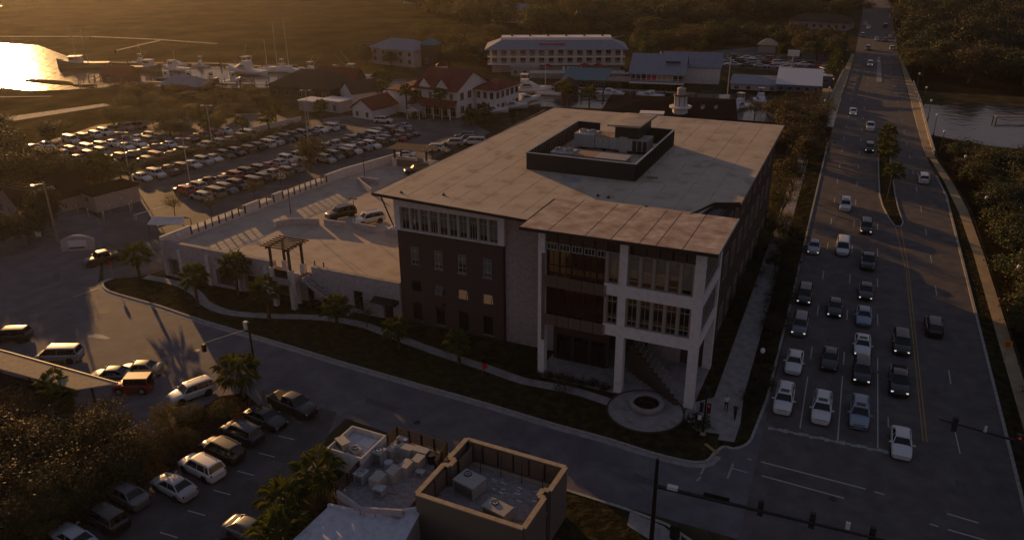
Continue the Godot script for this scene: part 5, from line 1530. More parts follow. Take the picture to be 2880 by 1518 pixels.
# ---------------------------------------------------------------- marina
# a house: walls, roof, rows of windows; x along the front, facing +z
func house(called: String, label: String, at: Vector3, turn: float, w: float, d: float, y0: float, y1: float, ridge: float, style: String, wallm: String, roofm: String, rows: Array, over := .5, group := "", cat := "building") -> Node3D:
	var o := thing(called, label, cat, at, turn, group)
	var mb := MB.new(); mb.bb(V(-w / 2, y0, -d), V(w / 2, y1, 0)); part("wall", mb, M[wallm], o)
	mb = MB.new()
	var a := w / 2 + over; var f := over; var b := -d - over
	if style == "hip":
		var i := minf((d + 2 * over) / 2, a) * .8
		var r0 := V(-a + i, ridge, -d / 2); var r1 := V(a - i, ridge, -d / 2)
		mb.quad(V(-a, y1, f), r0, r1, V(a, y1, f)); mb.quad(V(a, y1, b), r1, r0, V(-a, y1, b)); mb.tri(V(-a, y1, b), r0, V(-a, y1, f)); mb.tri(V(a, y1, f), r1, V(a, y1, b))
	elif style == "gable_x":    # ridge along x
		for s in [0.0, .18]:
			mb.quad(V(-a, y1 + s - .2, f), V(-a, ridge + s, -d / 2), V(a, ridge + s, -d / 2), V(a, y1 + s - .2, f)); mb.quad(V(a, y1 + s - .2, b), V(a, ridge + s, -d / 2), V(-a, ridge + s, -d / 2), V(-a, y1 + s - .2, b))
		for x in [-a, a]:
			mb.quad(V(x, y1 - .2, f), V(x, ridge, -d / 2), V(x, ridge + .18, -d / 2), V(x, y1 - .02, f)); mb.quad(V(x, y1 - .2, b), V(x, ridge, -d / 2), V(x, ridge + .18, -d / 2), V(x, y1 - .02, b))
		mb.quad(V(-a, y1 - .2, f), V(a, y1 - .2, f), V(a, y1 - .02, f), V(-a, y1 - .02, f))
	elif style == "gable_z":    # ridge along z
		for s in [0.0, .18]:
			mb.quad(V(-a, y1 + s - .2, b), V(0, ridge + s, b), V(0, ridge + s, f), V(-a, y1 + s - .2, f)); mb.quad(V(a, y1 + s - .2, f), V(0, ridge + s, f), V(0, ridge + s, b), V(a, y1 + s - .2, b))
		mb.quad(V(-a, y1 - .2, f), V(0, ridge, f), V(0, ridge + .18, f), V(-a, y1 - .02, f)); mb.quad(V(a, y1 - .2, f), V(0, ridge, f), V(0, ridge + .18, f), V(a, y1 - .02, f))
	elif style == "flat":
		mb.bb(V(-a, y1, b), V(a, y1 + .25, f))
	elif style == "shed":
		mb.loft([[V(-a, y1, f), V(a, y1, f), V(a, y1 + .15, f), V(-a, y1 + .15, f)], [V(-a, ridge, b), V(a, ridge, b), V(a, ridge + .15, b), V(-a, ridge + .15, b)]])
	part("roof", mb, M[roofm], o)
	if style.begins_with("gable"):
		mb = MB.new()
		if style == "gable_x":
			for x in [-w / 2, w / 2]: mb.tri(V(x, y1, 0), V(x, ridge, -d / 2), V(x, y1, -d))
		else:
			for z in [0.0, -d]: mb.tri(V(-w / 2, y1, z), V(0, ridge, z), V(w / 2, y1, z))
		part("gable", mb, M[wallm], o)
	for r in rows:    # [y, count, width, height, side]
		for k in r[1]:
			var x: float = -w / 2 + w * (k + .5) / r[1]
			if r.size() > 4 and r[4] == "right":
				win(o, V(w / 2 + .1, r[0], -d + d * (k + .5) / r[1]), PI / 2, r[2], r[3], 0.0, "", [], [0.0], "frame", false, "window", "window_dark")
			elif r.size() > 4 and r[4] == "left":
				win(o, V(-w / 2 - .1, r[0], -d + d * (k + .5) / r[1]), -PI / 2, r[2], r[3], 0.0, "", [], [0.0], "frame", false, "window", "window_dark")
			else:
				win(o, V(x, r[0], .1), 0, r[2], r[3], 0.0, "", [], [0.0], "frame", false, "window", "window_dark" if r.size() < 5 else r[4])
	return o

func balcony(o: Node3D, x0: float, x1: float, y: float, depth: float, m := "white_paint") -> void:
	var mb := MB.new(); mb.bb(V(x0, y - .32, 0), V(x1, y, depth)); part("balcony_floor", mb, M[m], o)
	mb = MB.new(); mb.bb(V(x0, y + .78, depth - .08), V(x1, y + .86, depth)); mb.bb(V(x0, y + .08, depth - .06), V(x1, y + .13, depth - .02))
	var n := int((x1 - x0) / .4)
	for k in n: mb.bb(V(x0 + .4 * k, y + .1, depth - .05), V(x0 + .4 * k + .04, y + .78, depth - .03))
	part("railing", mb, M[m], o)

func yacht(label: String, at: Vector3, turn: float, l: float, tower := true, rods := true) -> Node3D:
	var o := thing("motor_yacht", label, "boat", at, turn, "boats in the marina")
	var mb := MB.new(); var rings := []
	var b := l * .155
	for q in [[-.5, .92, .085], [-.2, 1.0, .095], [.1, .96, .115], [.32, .66, .14], [.45, .25, .165], [.5, .02, .175]]:
		var y: float = q[2] * l * .85
		rings.append([V(0, -.2, q[0] * l), V(b * q[1] * .6, -.15, q[0] * l), V(b * q[1] * .93, y * .5, q[0] * l), V(b * q[1], y, q[0] * l), V(0, y + .08, q[0] * l), V(-b * q[1], y, q[0] * l), V(-b * q[1] * .93, y * .5, q[0] * l), V(-b * q[1] * .6, -.15, q[0] * l)])
	mb.loft(rings); part("hull", mb, M["boat_white"], o)
	var y0 := l * .095; var hh := l * .115
	mb = MB.new()
	mb.loft([[V(-b * .72, y0, -.12 * l), V(b * .72, y0, -.12 * l), V(b * .62, y0 + hh, -.12 * l), V(-b * .62, y0 + hh, -.12 * l)], [V(-b * .72, y0, .1 * l), V(b * .72, y0, .1 * l), V(b * .6, y0 + hh, .06 * l), V(-b * .6, y0 + hh, .06 * l)], [V(-b * .5, y0 + .1, .3 * l), V(b * .5, y0 + .1, .3 * l), V(b * .45, y0 + .22, .28 * l), V(-b * .45, y0 + .22, .28 * l)]])
	part("cabin", mb, M["boat_white"], o)
	for s in [-1, 1]:
		mb = MB.new(); mb.quad(V(s * b * .71, y0 + hh * .4, -.08 * l), V(s * b * .66, y0 + hh * .78, -.06 * l), V(s * b * .64, y0 + hh * .72, .07 * l), V(s * b * .69, y0 + hh * .4, .13 * l)); part("cabin_window", mb, M["window_dark"], o)
	if tower:
		mb = MB.new(); mb.bb(V(-b * .58, y0 + hh, -.12 * l), V(b * .58, y0 + hh + .75, .03 * l)); part("flybridge", mb, M["boat_white"], o)
		mb = MB.new()
		for x in [-1, 1]:
			for z in [-.11, .0]: mb.tube(V(x * b * .5, y0 + hh + .7, z * l), V(x * b * .48, y0 + hh + 2.1, z * l), .05, .05, 6)
		part("hardtop_legs", mb, M["aluminium"], o)
		mb = MB.new(); mb.bb(V(-b * .6, y0 + hh + 2.1, -.13 * l), V(b * .6, y0 + hh + 2.22, .03 * l)); part("hardtop", mb, M["boat_white"], o)
	if rods:
		for s in [-1, 1]:
			mb = MB.new(); mb.tube(V(s * b * .7, y0 + hh, 0), V(s * b * 1.5, y0 + hh + l * .42, -.35 * l), .06, .03, 6); part("outrigger", mb, M["aluminium"], o)
	return o

func sailboat(label: String, at: Vector3, turn: float, l: float, masts: Array, hullm := "boat_white") -> void:
	var o := thing("sailing_boat", label, "boat", at, turn, "boats in the marina")
	var mb := MB.new(); var rings := []
	for q in [[-.5, .6], [-.25, .92], [.05, 1.0], [.3, .7], [.5, .03]]:
		var b: float = l * .14 * q[1]; var y := l * .1
		rings.append([V(0, -.3, q[0] * l), V(b * .8, 0, q[0] * l), V(b, y, q[0] * l), V(0, y + .06, q[0] * l), V(-b, y, q[0] * l), V(-b * .8, 0, q[0] * l)])
	mb.loft(rings); part("hull", mb, M[hullm], o)
	mb = MB.new(); mb.loft([[V(-l * .07, l * .1, -l * .25), V(l * .07, l * .1, -l * .25), V(l * .055, l * .16, -l * .24), V(-l * .055, l * .16, -l * .24)], [V(-l * .06, l * .1, l * .15), V(l * .06, l * .1, l * .15), V(l * .04, l * .13, l * .13), V(-l * .04, l * .13, l * .13)]]); part("cabin", mb, M["boat_white"], o)
	for m in masts:
		mb = MB.new(); mb.tube(V(0, l * .1, m[0] * l), V(0, m[1], m[0] * l), .12, .07, 6); part("mast", mb, M["boat_white"], o)
		mb = MB.new(); mb.tube(V(0, l * .1 + 1.2, m[0] * l), V(0, l * .1 + 1.3, (m[0] - .32) * l), .08, .07, 6); part("boom", mb, M["boat_white"], o)

func workboat(label: String, at: Vector3, turn: float, l: float, hullm: String, masts: Array) -> void:
	var o := thing("fishing_boat", label, "boat", at, turn, "boats in the marina")
	var mb := MB.new(); var rings := []
	for q in [[-.5, .85, .10], [-.2, 1.0, .10], [.15, 1.0, .12], [.38, .7, .16], [.5, .04, .2]]:
		var b: float = l * .16 * q[1]; var y: float = l * q[2]
		rings.append([V(0, -.3, q[0] * l), V(b * .8, 0, q[0] * l), V(b, y, q[0] * l), V(0, y - .1, q[0] * l), V(-b, y, q[0] * l), V(-b * .8, 0, q[0] * l)])
	mb.loft(rings); part("hull", mb, M[hullm], o)
	mb = MB.new(); mb.bb(V(-l * .09, l * .1, l * .02), V(l * .09, l * .1 + 2.3, l * .24)); part("wheelhouse", mb, M["boat_white"], o)
	mb = MB.new(); mb.bb(V(-l * .1, l * .1 + 2.3, l * .0), V(l * .1, l * .1 + 2.45, l * .26)); part("wheelhouse_roof", mb, M["boat_white"], o)
	mb = MB.new(); mb.bb(V(-l * .092, l * .1 + 1.3, l * .05), V(l * .092, l * .1 + 1.9, l * .22)); part("wheelhouse_windows", mb, M["window_dark"], o)
	for m in masts:
		mb = MB.new(); mb.tube(V(0, l * .1, m[0] * l), V(m[2] if m.size() > 2 else 0.0, m[1], m[0] * l), .13, .07, 6); part("mast", mb, M["aluminium"], o)

func dock(called: String, label: String, l: Array, w: float, piles: float, y := .9) -> void:
	var o := thing(called, label, "dock", Vector3.ZERO, 0, "docks along the creek")
	for i in l.size() - 1:
		var a := V(l[i][0], y, l[i][1]); var b := V(l[i + 1][0], y, l[i + 1][1])
		var mb := MB.new(); mb.bar(a, b, w, .18); part("deck", mb, M["dock_wood"], o)
		var n := maxi(1, int(a.distance_to(b) / piles)); var side := (b - a).normalized().cross(Vector3.UP) * (w / 2 + .15)
		for k in n + 1:
			for s in [-1, 1]:
				var p: Vector3 = a.lerp(b, float(k) / n) + side * s
				mb = MB.new(); mb.tube(V(p.x, -.3, p.z), V(p.x, y + (1.1 + .4 * sin(k * 2.1 + s) if y < 1.0 else .1), p.z), .15, .13, 6); part("pile", mb, M["bark"], o)

func build_marina() -> void:
	var mb: MB
	# the hotel
	var o := house("waterside_hotel", "long white three-storey hotel with blue-grey roof and balconies across the creek", V(-90.7, 0, -256.0), deg_to_rad(20.2), 43.5, 14, 2.9, 7.6, 7.6, "none", "white_paint", "blue_roof", [], .6)
	o.get_node("roof").free()
	mb = MB.new(); mb.bb(V(-21.2, 0, -13.5), V(21.2, 2.9, -.4)); part("ground_storey", mb, M["garage_wall"], o)
	var a := 23.4; var f := 2.2; var b := -15.0
	mb = MB.new()
	mb.quad(V(-a, 7.6, f), V(-a + 5.2, 9.9, -3.6), V(a - 5.2, 9.9, -3.6), V(a, 7.6, f)); mb.quad(V(a, 7.6, f), V(a - 5.2, 9.9, -3.6), V(a - 5.2, 9.9, -10), V(a, 7.6, b)); mb.quad(V(-a, 7.6, b), V(-a + 5.2, 9.9, -10), V(-a + 5.2, 9.9, -3.6), V(-a, 7.6, f)); mb.quad(V(a, 7.6, b), V(a - 5.2, 9.9, -10), V(-a + 5.2, 9.9, -10), V(-a, 7.6, b))
	mb.bb(V(-a, 7.45, b), V(a, 7.6, f))
	part("roof", mb, M["blue_roof"], o)
	mb = MB.new(); mb.bb(V(-a + 5.2, 9.7, -10), V(a - 5.2, 10.7, -3.6)); part("roof_parapet", mb, M["white_paint"], o)
	for k in 6:
		mb = MB.new(); mb.bb(V(-15 + 6 * k, 10.7, -7.4), V(-14.3 + 6 * k, 11.1, -6.8)); part("roof_unit", mb, M["dark_metal"], o)
	mb = MB.new(); mb.box(V(-1.3, 8.95, -.35), V(8.4, .5, .1), 0, -.35); part("red_sign", mb, M["awning_red"], o)
	for y in [3.0, 5.35]:
		balcony(o, -22.4, 22.4, y, 1.8)
		for k in 14:
			var x := -20.2 + 3.1 * k
			win(o, V(x, y + .1, .1), 0, 1.7, 1.75, 0.0, "", [], [0.0], "frame", false, "window", "window_dark")
			if k < 13:
				mb = MB.new(); mb.bb(V(x + 1.5, y, 0), V(x + 1.62, y + 2.2, 1.8)); part("balcony_partition", mb, M["white_paint"], o)
	# pool deck in front with parasols and chairs
	o = thing("pool_terrace", "raised grey terrace with parasols in front of the hotel", "terrace", V(-80.5, 0, -250.5), deg_to_rad(17))
	mb = MB.new(); mb.bb(V(-16, 0, -4), V(14, 1.6, 3.4)); part("platform", mb, M["concrete"], o)
	mb = MB.new(); mb.bb(V(-16, 1.6, 3.2), V(14, 2.4, 3.35)); part("railing", mb, M["white_paint"], o)
	for p in [[-75.5, -253.5, "nearest the hotel's middle"], [-79.5, -252.0, "beside the white chairs"], [-90, -246.5, "near the pink hut"]]:
		var u := thing("parasol", "dark red parasol on the hotel terrace " + p[2], "parasol", V(p[0], 1.6, p[1]), 0, "parasols on the hotel terrace")
		mb = MB.new(); mb.tube(V(0, 0, 0), V(0, 2.3, 0), .05, .05, 6); part("pole", mb, M["aluminium"], u)
		mb = MB.new(); mb.tube(V(0, 1.95, 0), V(0, 2.65, 0), 1.7, .05, 8, false); part("canopy", mb, M["awning_red"], u)
	for k in 5:
		var u := thing("lounge_chair", "white lounge chair, %s from the left in the terrace row" % ORD[k], "chair", V(-86.2 + 1.35 * k, 1.6, -250.6 - .4 * k), .3, "white chairs on the hotel terrace")
		mb = MB.new(); mb.bb(V(-.3, .3, -.6), V(.3, .4, .8)); part("seat", mb, M["boat_white"], u)
		mb = MB.new(); mb.box(V(0, .75, -.75), V(.6, .9, .08), 0, -.35); part("backrest", mb, M["boat_white"], u)
		for s in [-1, 1]:
			mb = MB.new(); mb.bb(V(s * .27 - .03, 0, -.55), V(s * .27 + .03, .3, -.49)); mb.bb(V(s * .27 - .03, 0, .69), V(s * .27 + .03, .3, .75)); part("leg", mb, M["boat_white"], u)
	house("pink_hut", "small pale pink hut at the left end of the hotel terrace", V(-98.0, 0, -246.5), .3, 9, 4, 0, 2.6, 2.6, "flat", "stucco", "stucco", [[.6, 3, .9, 1.2]], .2)
	# restaurant on piles with the blue roof
	o = house("blue_roof_restaurant", "creekside restaurant on piles with a large blue-grey roof", V(-52.4, 0, -235.4), deg_to_rad(7.7), 15.2, 16.5, 2.5, 4.9, 9.4, "gable_x", "blue_roof", "blue_roof", [[5.4, 1, 1.2, 1.6, "right"]], .6)
	for k in 10:
		win(o, V(-6.85 + 1.52 * k, 3.0, .1), 0, 1.42, 1.75, 0.0, "", [.45], [], "white_paint", false, "window", ["window_dark", "window_dark", "lawn", "awning_red", "awning_red", "gold_concrete", "gold_concrete", "gold_concrete", "window_dark", "window_dark"][k])
	mb = MB.new(); mb.bb(V(-7.8, 2.2, -.2), V(7.8, 2.5, .8)); part("floor_beam", mb, M["white_paint"], o)
	mb = MB.new(); mb.box(V(4.1, 7.75, -4.0), V(4.2, .06, 1.6), 0, -.5); part("solar_panel", mb, M["blue_paint"], o)
	for k in 6:
		mb = MB.new(); mb.tube(V(-7 + 2.8 * k, -.3, -.4), V(-7 + 2.8 * k, 2.3, -.4), .16, .16, 6); part("pile", mb, M["bark"], o)
	mb = MB.new(); mb.loft([[V(-.3, 9.5, -8.0), V(.3, 9.5, -8.0), V(.3, 9.5, -8.6), V(-.3, 9.5, -8.6)], [V(-.05, 10.3, -8.25), V(.05, 10.3, -8.25), V(.05, 10.3, -8.35), V(-.05, 10.3, -8.35)]]); part("roof_vent", mb, M["white_paint"], o)
	house("rear_wing", "blue-grey roofed wing behind the creekside restaurant", V(-45.5, 0, -251), deg_to_rad(7.7), 17, 9, 0, 5.0, 8.6, "gable_x", "white_paint", "blue_roof", [], .5)
	house("teal_bar", "low bar with teal roof between terrace and restaurant", V(-73.4, 0, -232.6), deg_to_rad(9), 12.6, 12, .9, 2.4, 3.8, "shed", "dark_wood", "teal", [[1.0, 7, 1.4, 1.2]], .6)
	o = thing("open_deck", "open railed deck with white parasols left of the restaurant", "deck", V(-63.7, 0, -235.4), deg_to_rad(8))
	mb = MB.new(); mb.bb(V(-3.6, 2.0, -8), V(3.6, 2.3, 0)); part("deck", mb, M["dock_wood"], o)
	mb = MB.new(); mb.bb(V(-3.6, 2.35, -.1), V(3.6, 3.2, 0)); part("railing", mb, M["garage_wall"], o)
	for k in 4:
		mb = MB.new(); mb.tube(V(-3 + 2 * k, -.3, -.3), V(-3 + 2 * k, 2.1, -.3), .15, .15, 6); part("pile", mb, M["bark"], o)
	for k in 3:
		var u := thing("white_parasol", "white parasol on the open deck, %s from the left" % ORD[k], "parasol", V(-66.0 + 2.1 * k, 2.3, -238.0), 0, "white parasols on the open deck")
		mb = MB.new(); mb.tube(V(0, 0, 0), V(0, 2.1, 0), .04, .04, 6); part("pole", mb, M["aluminium"], u)
		mb = MB.new(); mb.tube(V(0, 1.8, 0), V(0, 2.3, 0), 1.2, .05, 8, false); part("canopy", mb, M["boat_white"], u)
	# dark-roofed restaurant and its little lighthouse
	house("dark_roof_restaurant", "wide dark-roofed restaurant behind the office with the little lighthouse", V(-38.5, 0, -186.5), deg_to_rad(9), 30, 22, 0, 4.0, 5.2, "hip", "dark_wood", "dark_roof", [[1.0, 6, 1.6, 1.6]], .8)
	for k in 2:
		o = thing("satellite_dish", ["white satellite dish on the dark roof", "smaller satellite dish right of the white one on the dark roof"][k], "dish", V(-31.2 + 2.9 * k, 4.95, -191.5 - k), 0, "dishes on the dark roof")
		mb = MB.new(); mb.tube(V(0, 0, 0), V(0, .6, 0), .05, .05, 6); part("mount", mb, M["dark_metal"], o)
		mb = MB.new(); mb.tube(V(0, .6, 0), V(-.12, .72, .2), .2, .62 - .12 * k, 12, false); mb.tube(V(0, .6, 0), V(0, .61, .02), .2, .2, 12); part("dish", mb, M["boat_white"], o)
	house("white_porch", "white entrance porch under the dark roof left of the lighthouse", V(-41.8, 0, -184.6), deg_to_rad(9), 5.4, 3, 0, 4.4, 4.4, "flat", "white_paint", "white_paint", [[.1, 1, 3.2, 2.4]], .1)
	o = thing("lighthouse", "little white octagonal lighthouse with glass lantern behind the office roof", "lighthouse", V(-36.2, 0, -189.5))
	mb = MB.new(); mb.tube(V(0, 0, 0), V(0, 5.6, 0), 1.9, 1.75, 8); part("tower", mb, M["white_paint"], o)
	mb = MB.new(); mb.box(V(.3, 2.6, 1.72), V(1.9, 3.2, .1)); part("dark_panel", mb, M["blue_paint"], o)
	mb = MB.new(); mb.tube(V(0, 5.5, 0), V(0, 5.85, 0), 2.5, 2.65, 16); part("gallery", mb, M["white_paint"], o)
	mb = MB.new(); mb.tube(V(0, 5.85, 0), V(0, 8.3, 0), 1.55, 1.55, 8); part("drum", mb, M["boat_white"], o)
	for k in 8:
		var t := TAU * k / 8.0
		mb = MB.new(); mb.bb(V(cos(t) * 1.58 - .05, 5.85, sin(t) * 1.58 - .05), V(cos(t) * 1.58 + .05, 8.3, sin(t) * 1.58 + .05)); part("mullion", mb, M["dark_metal"], o)
	mb = MB.new(); mb.tube(V(0, 8.3, 0), V(0, 8.5, 0), 1.85, 1.7, 12); part("lantern_gallery", mb, M["dark_wood"], o)
	mb = MB.new(); mb.tube(V(0, 8.5, 0), V(0, 9.9, 0), .95, .95, 8); part("lantern", mb, M["frame"], o)
	mb = MB.new(); mb.tube(V(0, 9.9, 0), V(0, 10.3, 0), 1.1, .1, 8); part("cap", mb, M["white_paint"], o)
	# white and blue buildings by the bridge
	house("white_fish_house", "white-roofed fish house beside the bridge", V(-13.6, 0, -241.5), deg_to_rad(3), 11.6, 14, 1.2, 3.1, 5.4, "shed", "blue_paint", "boat_white", [[1.5, 5, 1.3, 1.2]], .4)
	house("blue_shed", "long low blue-grey shed left of the white fish house", V(-25.6, 0, -242.0), deg_to_rad(4), 13, 10, .8, 2.4, 3.3, "shed", "garage_wall", "blue_roof", [[1.0, 4, 1.2, 1.0]], .4)
	house("small_blue_hut", "small blue and white hut right of the fish house at the bridge", V(-7.0, 0, -258.0), .1, 3.0, 4, 0, 3.2, 3.2, "flat", "blue_paint", "boat_white", [[1.4, 1, 1.4, 1.2]], .2)
	o = thing("pole_sign", "white sign board on a tall pole behind the fish house", "sign", V(-17.6, 0, -266))
	mb = MB.new(); mb.tube(V(0, 0, 0), V(0, 7.6, 0), .2, .18, 8); part("pole", mb, M["kerb"], o)
	mb = MB.new(); mb.bb(V(-1.7, 7.4, -.2), V(1.7, 9.2, .2)); part("board", mb, M["sign_white"], o)
	# red-roofed inn
	o = house("red_roof_inn", "white inn with steep red roofs and blue shutters by the creek", V(-97.6, 0, -184.0), deg_to_rad(-8), 13.0, 15, 0, 6.8, 10.6, "gable_x", "white_paint", "red_roof", [[4.4, 4, 1.0, 1.6, "teal"]], .6)
	mb = MB.new(); mb.loft([[V(-6.9, 3.0, 3.4), V(6.9, 3.0, 3.4), V(6.9, 3.15, 3.4), V(-6.9, 3.15, 3.4)], [V(-6.6, 4.2, 0), V(6.6, 4.2, 0), V(6.6, 4.35, 0), V(-6.6, 4.35, 0)]]); part("porch_roof", mb, M["red_roof"], o)
	for k in 6:
		mb = MB.new(); mb.bb(V(-6.5 + 2.55 * k, 0, 3.0), V(-6.25 + 2.55 * k, 3.0, 3.25)); part("porch_post", mb, M["white_paint"], o)
	for k in 5: win(o, V(-5.1 + 2.55 * k, .1, .1), 0, 1.9, 2.4, 0.0, "", [1.7], [0.0], "frame", false, "porch_door", "window_dark")
	for k in 2:
		var x := -3.4 + 5.4 * k
		mb = MB.new(); mb.bb(V(x - 1.6, 6.2, -2.2), V(x + 1.6, 7.6, .06)); mb.tri(V(x - 1.6, 7.6, .06), V(x, 9.4, .06), V(x + 1.6, 7.6, .06)); part("dormer", mb, M["white_paint"], o)
		mb = MB.new(); mb.quad(V(x - 1.9, 7.45, .35), V(x, 9.6, .35), V(x, 9.6, -5), V(x - 1.9, 7.45, -3)); mb.quad(V(x + 1.9, 7.45, .35), V(x, 9.6, .35), V(x, 9.6, -5), V(x + 1.9, 7.45, -3)); part("dormer_roof", mb, M["red_roof"], o)
	mb = MB.new(); mb.bb(V(-5.6, 8.6, -10.5), V(-3.4, 11.0, -8.3)); part("cupola", mb, M["white_paint"], o)
	mb = MB.new(); mb.bb(V(-5.3, 9.4, -8.28), V(-3.7, 10.6, -8.2)); part("cupola_window", mb, M["teal"], o)
	mb = MB.new(); mb.tube(V(-4.5, 11.0, -9.4), V(-4.5, 12.2, -9.4), 2.0, .05, 4, false); part("cupola_roof", mb, M["red_roof"], o)
	for k in 4:
		for y in [.8, 4.2]: win(o, V(6.6, y, -2.2 - 3.4 * k), PI / 2, 1.6, 1.9, 0.0, "", [], [0.0], "frame", false, "window", "window_dark")
	house("inn_wing", "lower right wing of the red-roofed inn with verandas", V(-86.7, 0, -190.5), deg_to_rad(-8), 6, 12, 0, 6.2, 8.0, "hip", "white_paint", "red_roof", [[.8, 3, 1.1, 1.7], [3.9, 3, 1.1, 1.7], [.8, 5, 1.4, 1.7, "right"], [3.9, 5, 1.4, 1.7, "right"]], .9)
	house("inn_hall", "plain white hall with red roof edge left of the red-roofed inn", V(-108.4, 0, -184.2), deg_to_rad(-4), 7.4, 13, 0, 5.6, 6.0, "flat", "white_paint", "red_roof", [], .3)
	house("small_red_house", "small white house with red roof left of the white suv", V(-113.6, 0, -174.2), deg_to_rad(-10), 6.6, 9.5, 0, 2.6, 4.9, "gable_z", "white_paint", "red_roof", [[.5, 2, .9, 1.3]], .5)
	o = house("drive_kiosk", "small open kiosk with blue-grey gable roof before the inn porch", V(-100.8, 0, -177.4), deg_to_rad(10), 3.6, 3.2, 2.2, 2.4, 3.6, "gable_z", "white_paint", "blue_roof", [], .4)
	for x in [-1.6, 1.6]:
		for z in [-3.0, -.2]:
			mb = MB.new(); mb.bb(V(x - .08, 0, z - .08), V(x + .08, 2.2, z + .08)); part("post", mb, M["white_paint"], o)
	house("brown_creek_house", "big brown-roofed creek house with red patch behind the parking lot", V(-143.5, 0, -189), deg_to_rad(3), 20, 16, 0, 3.4, 7.2, "hip", "dark_wood", "brown_roof", [[.8, 5, 1.2, 1.5]], 1.0)
	house("red_roof_shed", "red-roofed shed beside the brown-roofed creek house", V(-139.5, 0, -201), deg_to_rad(3), 13, 6, 0, 3.6, 6.8, "gable_x", "dark_wood", "red_roof", [], .4)
	house("white_gable_shed", "shed with tall white gable wall by the water", V(-129, 0, -190.5), deg_to_rad(-30), 7, 9, 0, 2.8, 5.4, "gable_z", "white_paint", "brown_roof", [[.5, 2, .8, 1.0]], .3)
	house("grey_shed", "low grey flat-roofed shed behind the lot's far end", V(-126, 0, -178), deg_to_rad(-8), 7, 5, 0, 2.8, 2.8, "flat", "garage_wall", "pale_roof", [[.4, 2, 1.0, 1.6]], .2)
	house("pale_flat_shed", "pale flat-roofed shed next to the grey shed", V(-132.5, 0, -176.5), deg_to_rad(-8), 5, 5, 0, 2.6, 2.6, "flat", "stucco", "pale_roof", [], .2)
	house("red_boathouse", "small red wooden boathouse over the glaring water", V(-210.5, 0, -187.0), deg_to_rad(18), 8.6, 6.4, .6, 3.2, 5.4, "gable_x", "red_board", "red_roof", [[1.3, 2, 1.0, 1.1], [1.3, 2, 1.0, 1.1, "left"]], .4)
	house("hip_pavilion", "open pavilion with pale blue-grey hip roof by the creek", V(-184.5, 0, -186), deg_to_rad(5), 13, 7, 0, 1.9, 4.2, "hip", "dark_wood", "blue_roof", [], .8)
	house("creek_block", "grey two-storey block with pale roof and turret at the marsh edge", V(-149, 0, -250), deg_to_rad(-12), 20, 12, 0, 5.6, 8.4, "hip", "garage_wall", "blue_roof", [[1.0, 5, 1.4, 1.5], [3.6, 5, 1.4, 1.4]], .8)
	house("brick_turret", "brown square turret at the right of the grey marsh block", V(-136.0, 0, -251), deg_to_rad(-12), 5, 5, 0, 7.4, 9.6, "hip", "brick", "teal", [[1.2, 1, 1.4, 1.8]], .3)
	house("red_sign_hut", "small hut with grey gable roof and red front among palms", V(-75.4, 0, -221), deg_to_rad(8), 6.0, 4.5, 0, 2.6, 4.2, "gable_z", "dark_wood", "brown_roof", [[.8, 1, 3.0, 1.5, "awning_red"]], .6)
	# boats
	var T := PI / 2
	yacht("white sport yacht moored left of the tall bare masts", V(-187, .1, -219), -T - .1, 16)
	yacht("white yacht with outriggers right of the tall bare masts", V(-164, .1, -222.5), -T, 11)
	yacht("large white sport yacht by the brown-roofed creek house", V(-145.8, .1, -220.5), T + .25, 13.5)
	yacht("large white yacht in front of the hotel terrace", V(-87.0, .1, -220.5), T + .2, 14.5, true, false)
	yacht("white motor boat under the bridge fish house", V(-22, .1, -228), .4, 9, true, false)
	yacht("small white boat between dark roof and bridge", V(-17.5, .1, -214), 0.2, 8, false, false)
	yacht("white cabin boat moored below the blue shed", V(-26.5, .1, -219), -.5, 9, true, false)
	yacht("small white boat behind the dark-roofed restaurant", V(-52.5, .1, -226), -T, 7, false, false)
	yacht("small white skiff below the railed deck", V(-62, .1, -225.5), T, 6, false, false)
	yacht("white boat hull stored ashore nearest the office roof", V(-84.8, .6, -189.8), 2.1, 9, false, false)
	yacht("white boat hull stored ashore behind the first", V(-82.3, .6, -196.5), 2.2, 9.5, false, false)
	yacht("white sloping boat ashore nearest the creek", V(-81.6, .6, -204.5), 2.5, 11, false, false)
	sailboat("white sailing boat with two tall bare masts in the marina", V(-176.5, .1, -225.5), -T - .2, 14, [[-.18, 17.0], [.22, 16.0]])
	sailboat("sailing boat with shorter mast left of the two tall masts", V(-181.5, .1, -224.5), -T, 10, [[.1, 10.5]])
	sailboat("sailing boat with a tall white mast by the blue shed", V(-28.4, .1, -212), -.3, 10, [[.1, 14.5]])
	sailboat("sailing boat with slim mast beside the terrace yacht", V(-80.0, .1, -219.2), -T, 8, [[.1, 8.0]])
	workboat("big dark shrimp boat with two masts at the edge of the glare", V(-248.5, .1, -208.5), -1.05, 17, "boat_hull_dark", [[-.1, 13.0, .6], [.12, 14.5]])
	workboat("dark low workboat right of the shrimp boat", V(-223.5, .1, -211.5), T + .15, 13, "boat_hull_dark", [[.0, 9.0, -1.2]])
	workboat("white trawler right of the dark workboat", V(-213.4, .1, -215.2), -T + .1, 10, "boat_white", [[.0, 6.5]])
	for k in 7:
		yacht("small white boat along the marsh-side dock, %s from the shrimp boat" % ORD[k], V(-236 + 13.5 * k + 3 * sin(k * 2.0), .1, -221.5 - 5.0 * minf(1.0, k * .35) + sin(k * 1.3)), T * (1 if k % 2 else -1) + .2, 7.0 + 1.5 * sin(k * 1.7), k % 2 == 0, k % 3 == 0)
	for k in 5:
		yacht("white boat at the hotel dock, %s from the left" % ORD[k], V(-100 + 12.0 * k, .1, -223.5 - 1.0 * k), T * (1 if k % 2 else -1), 7.5, false, false)
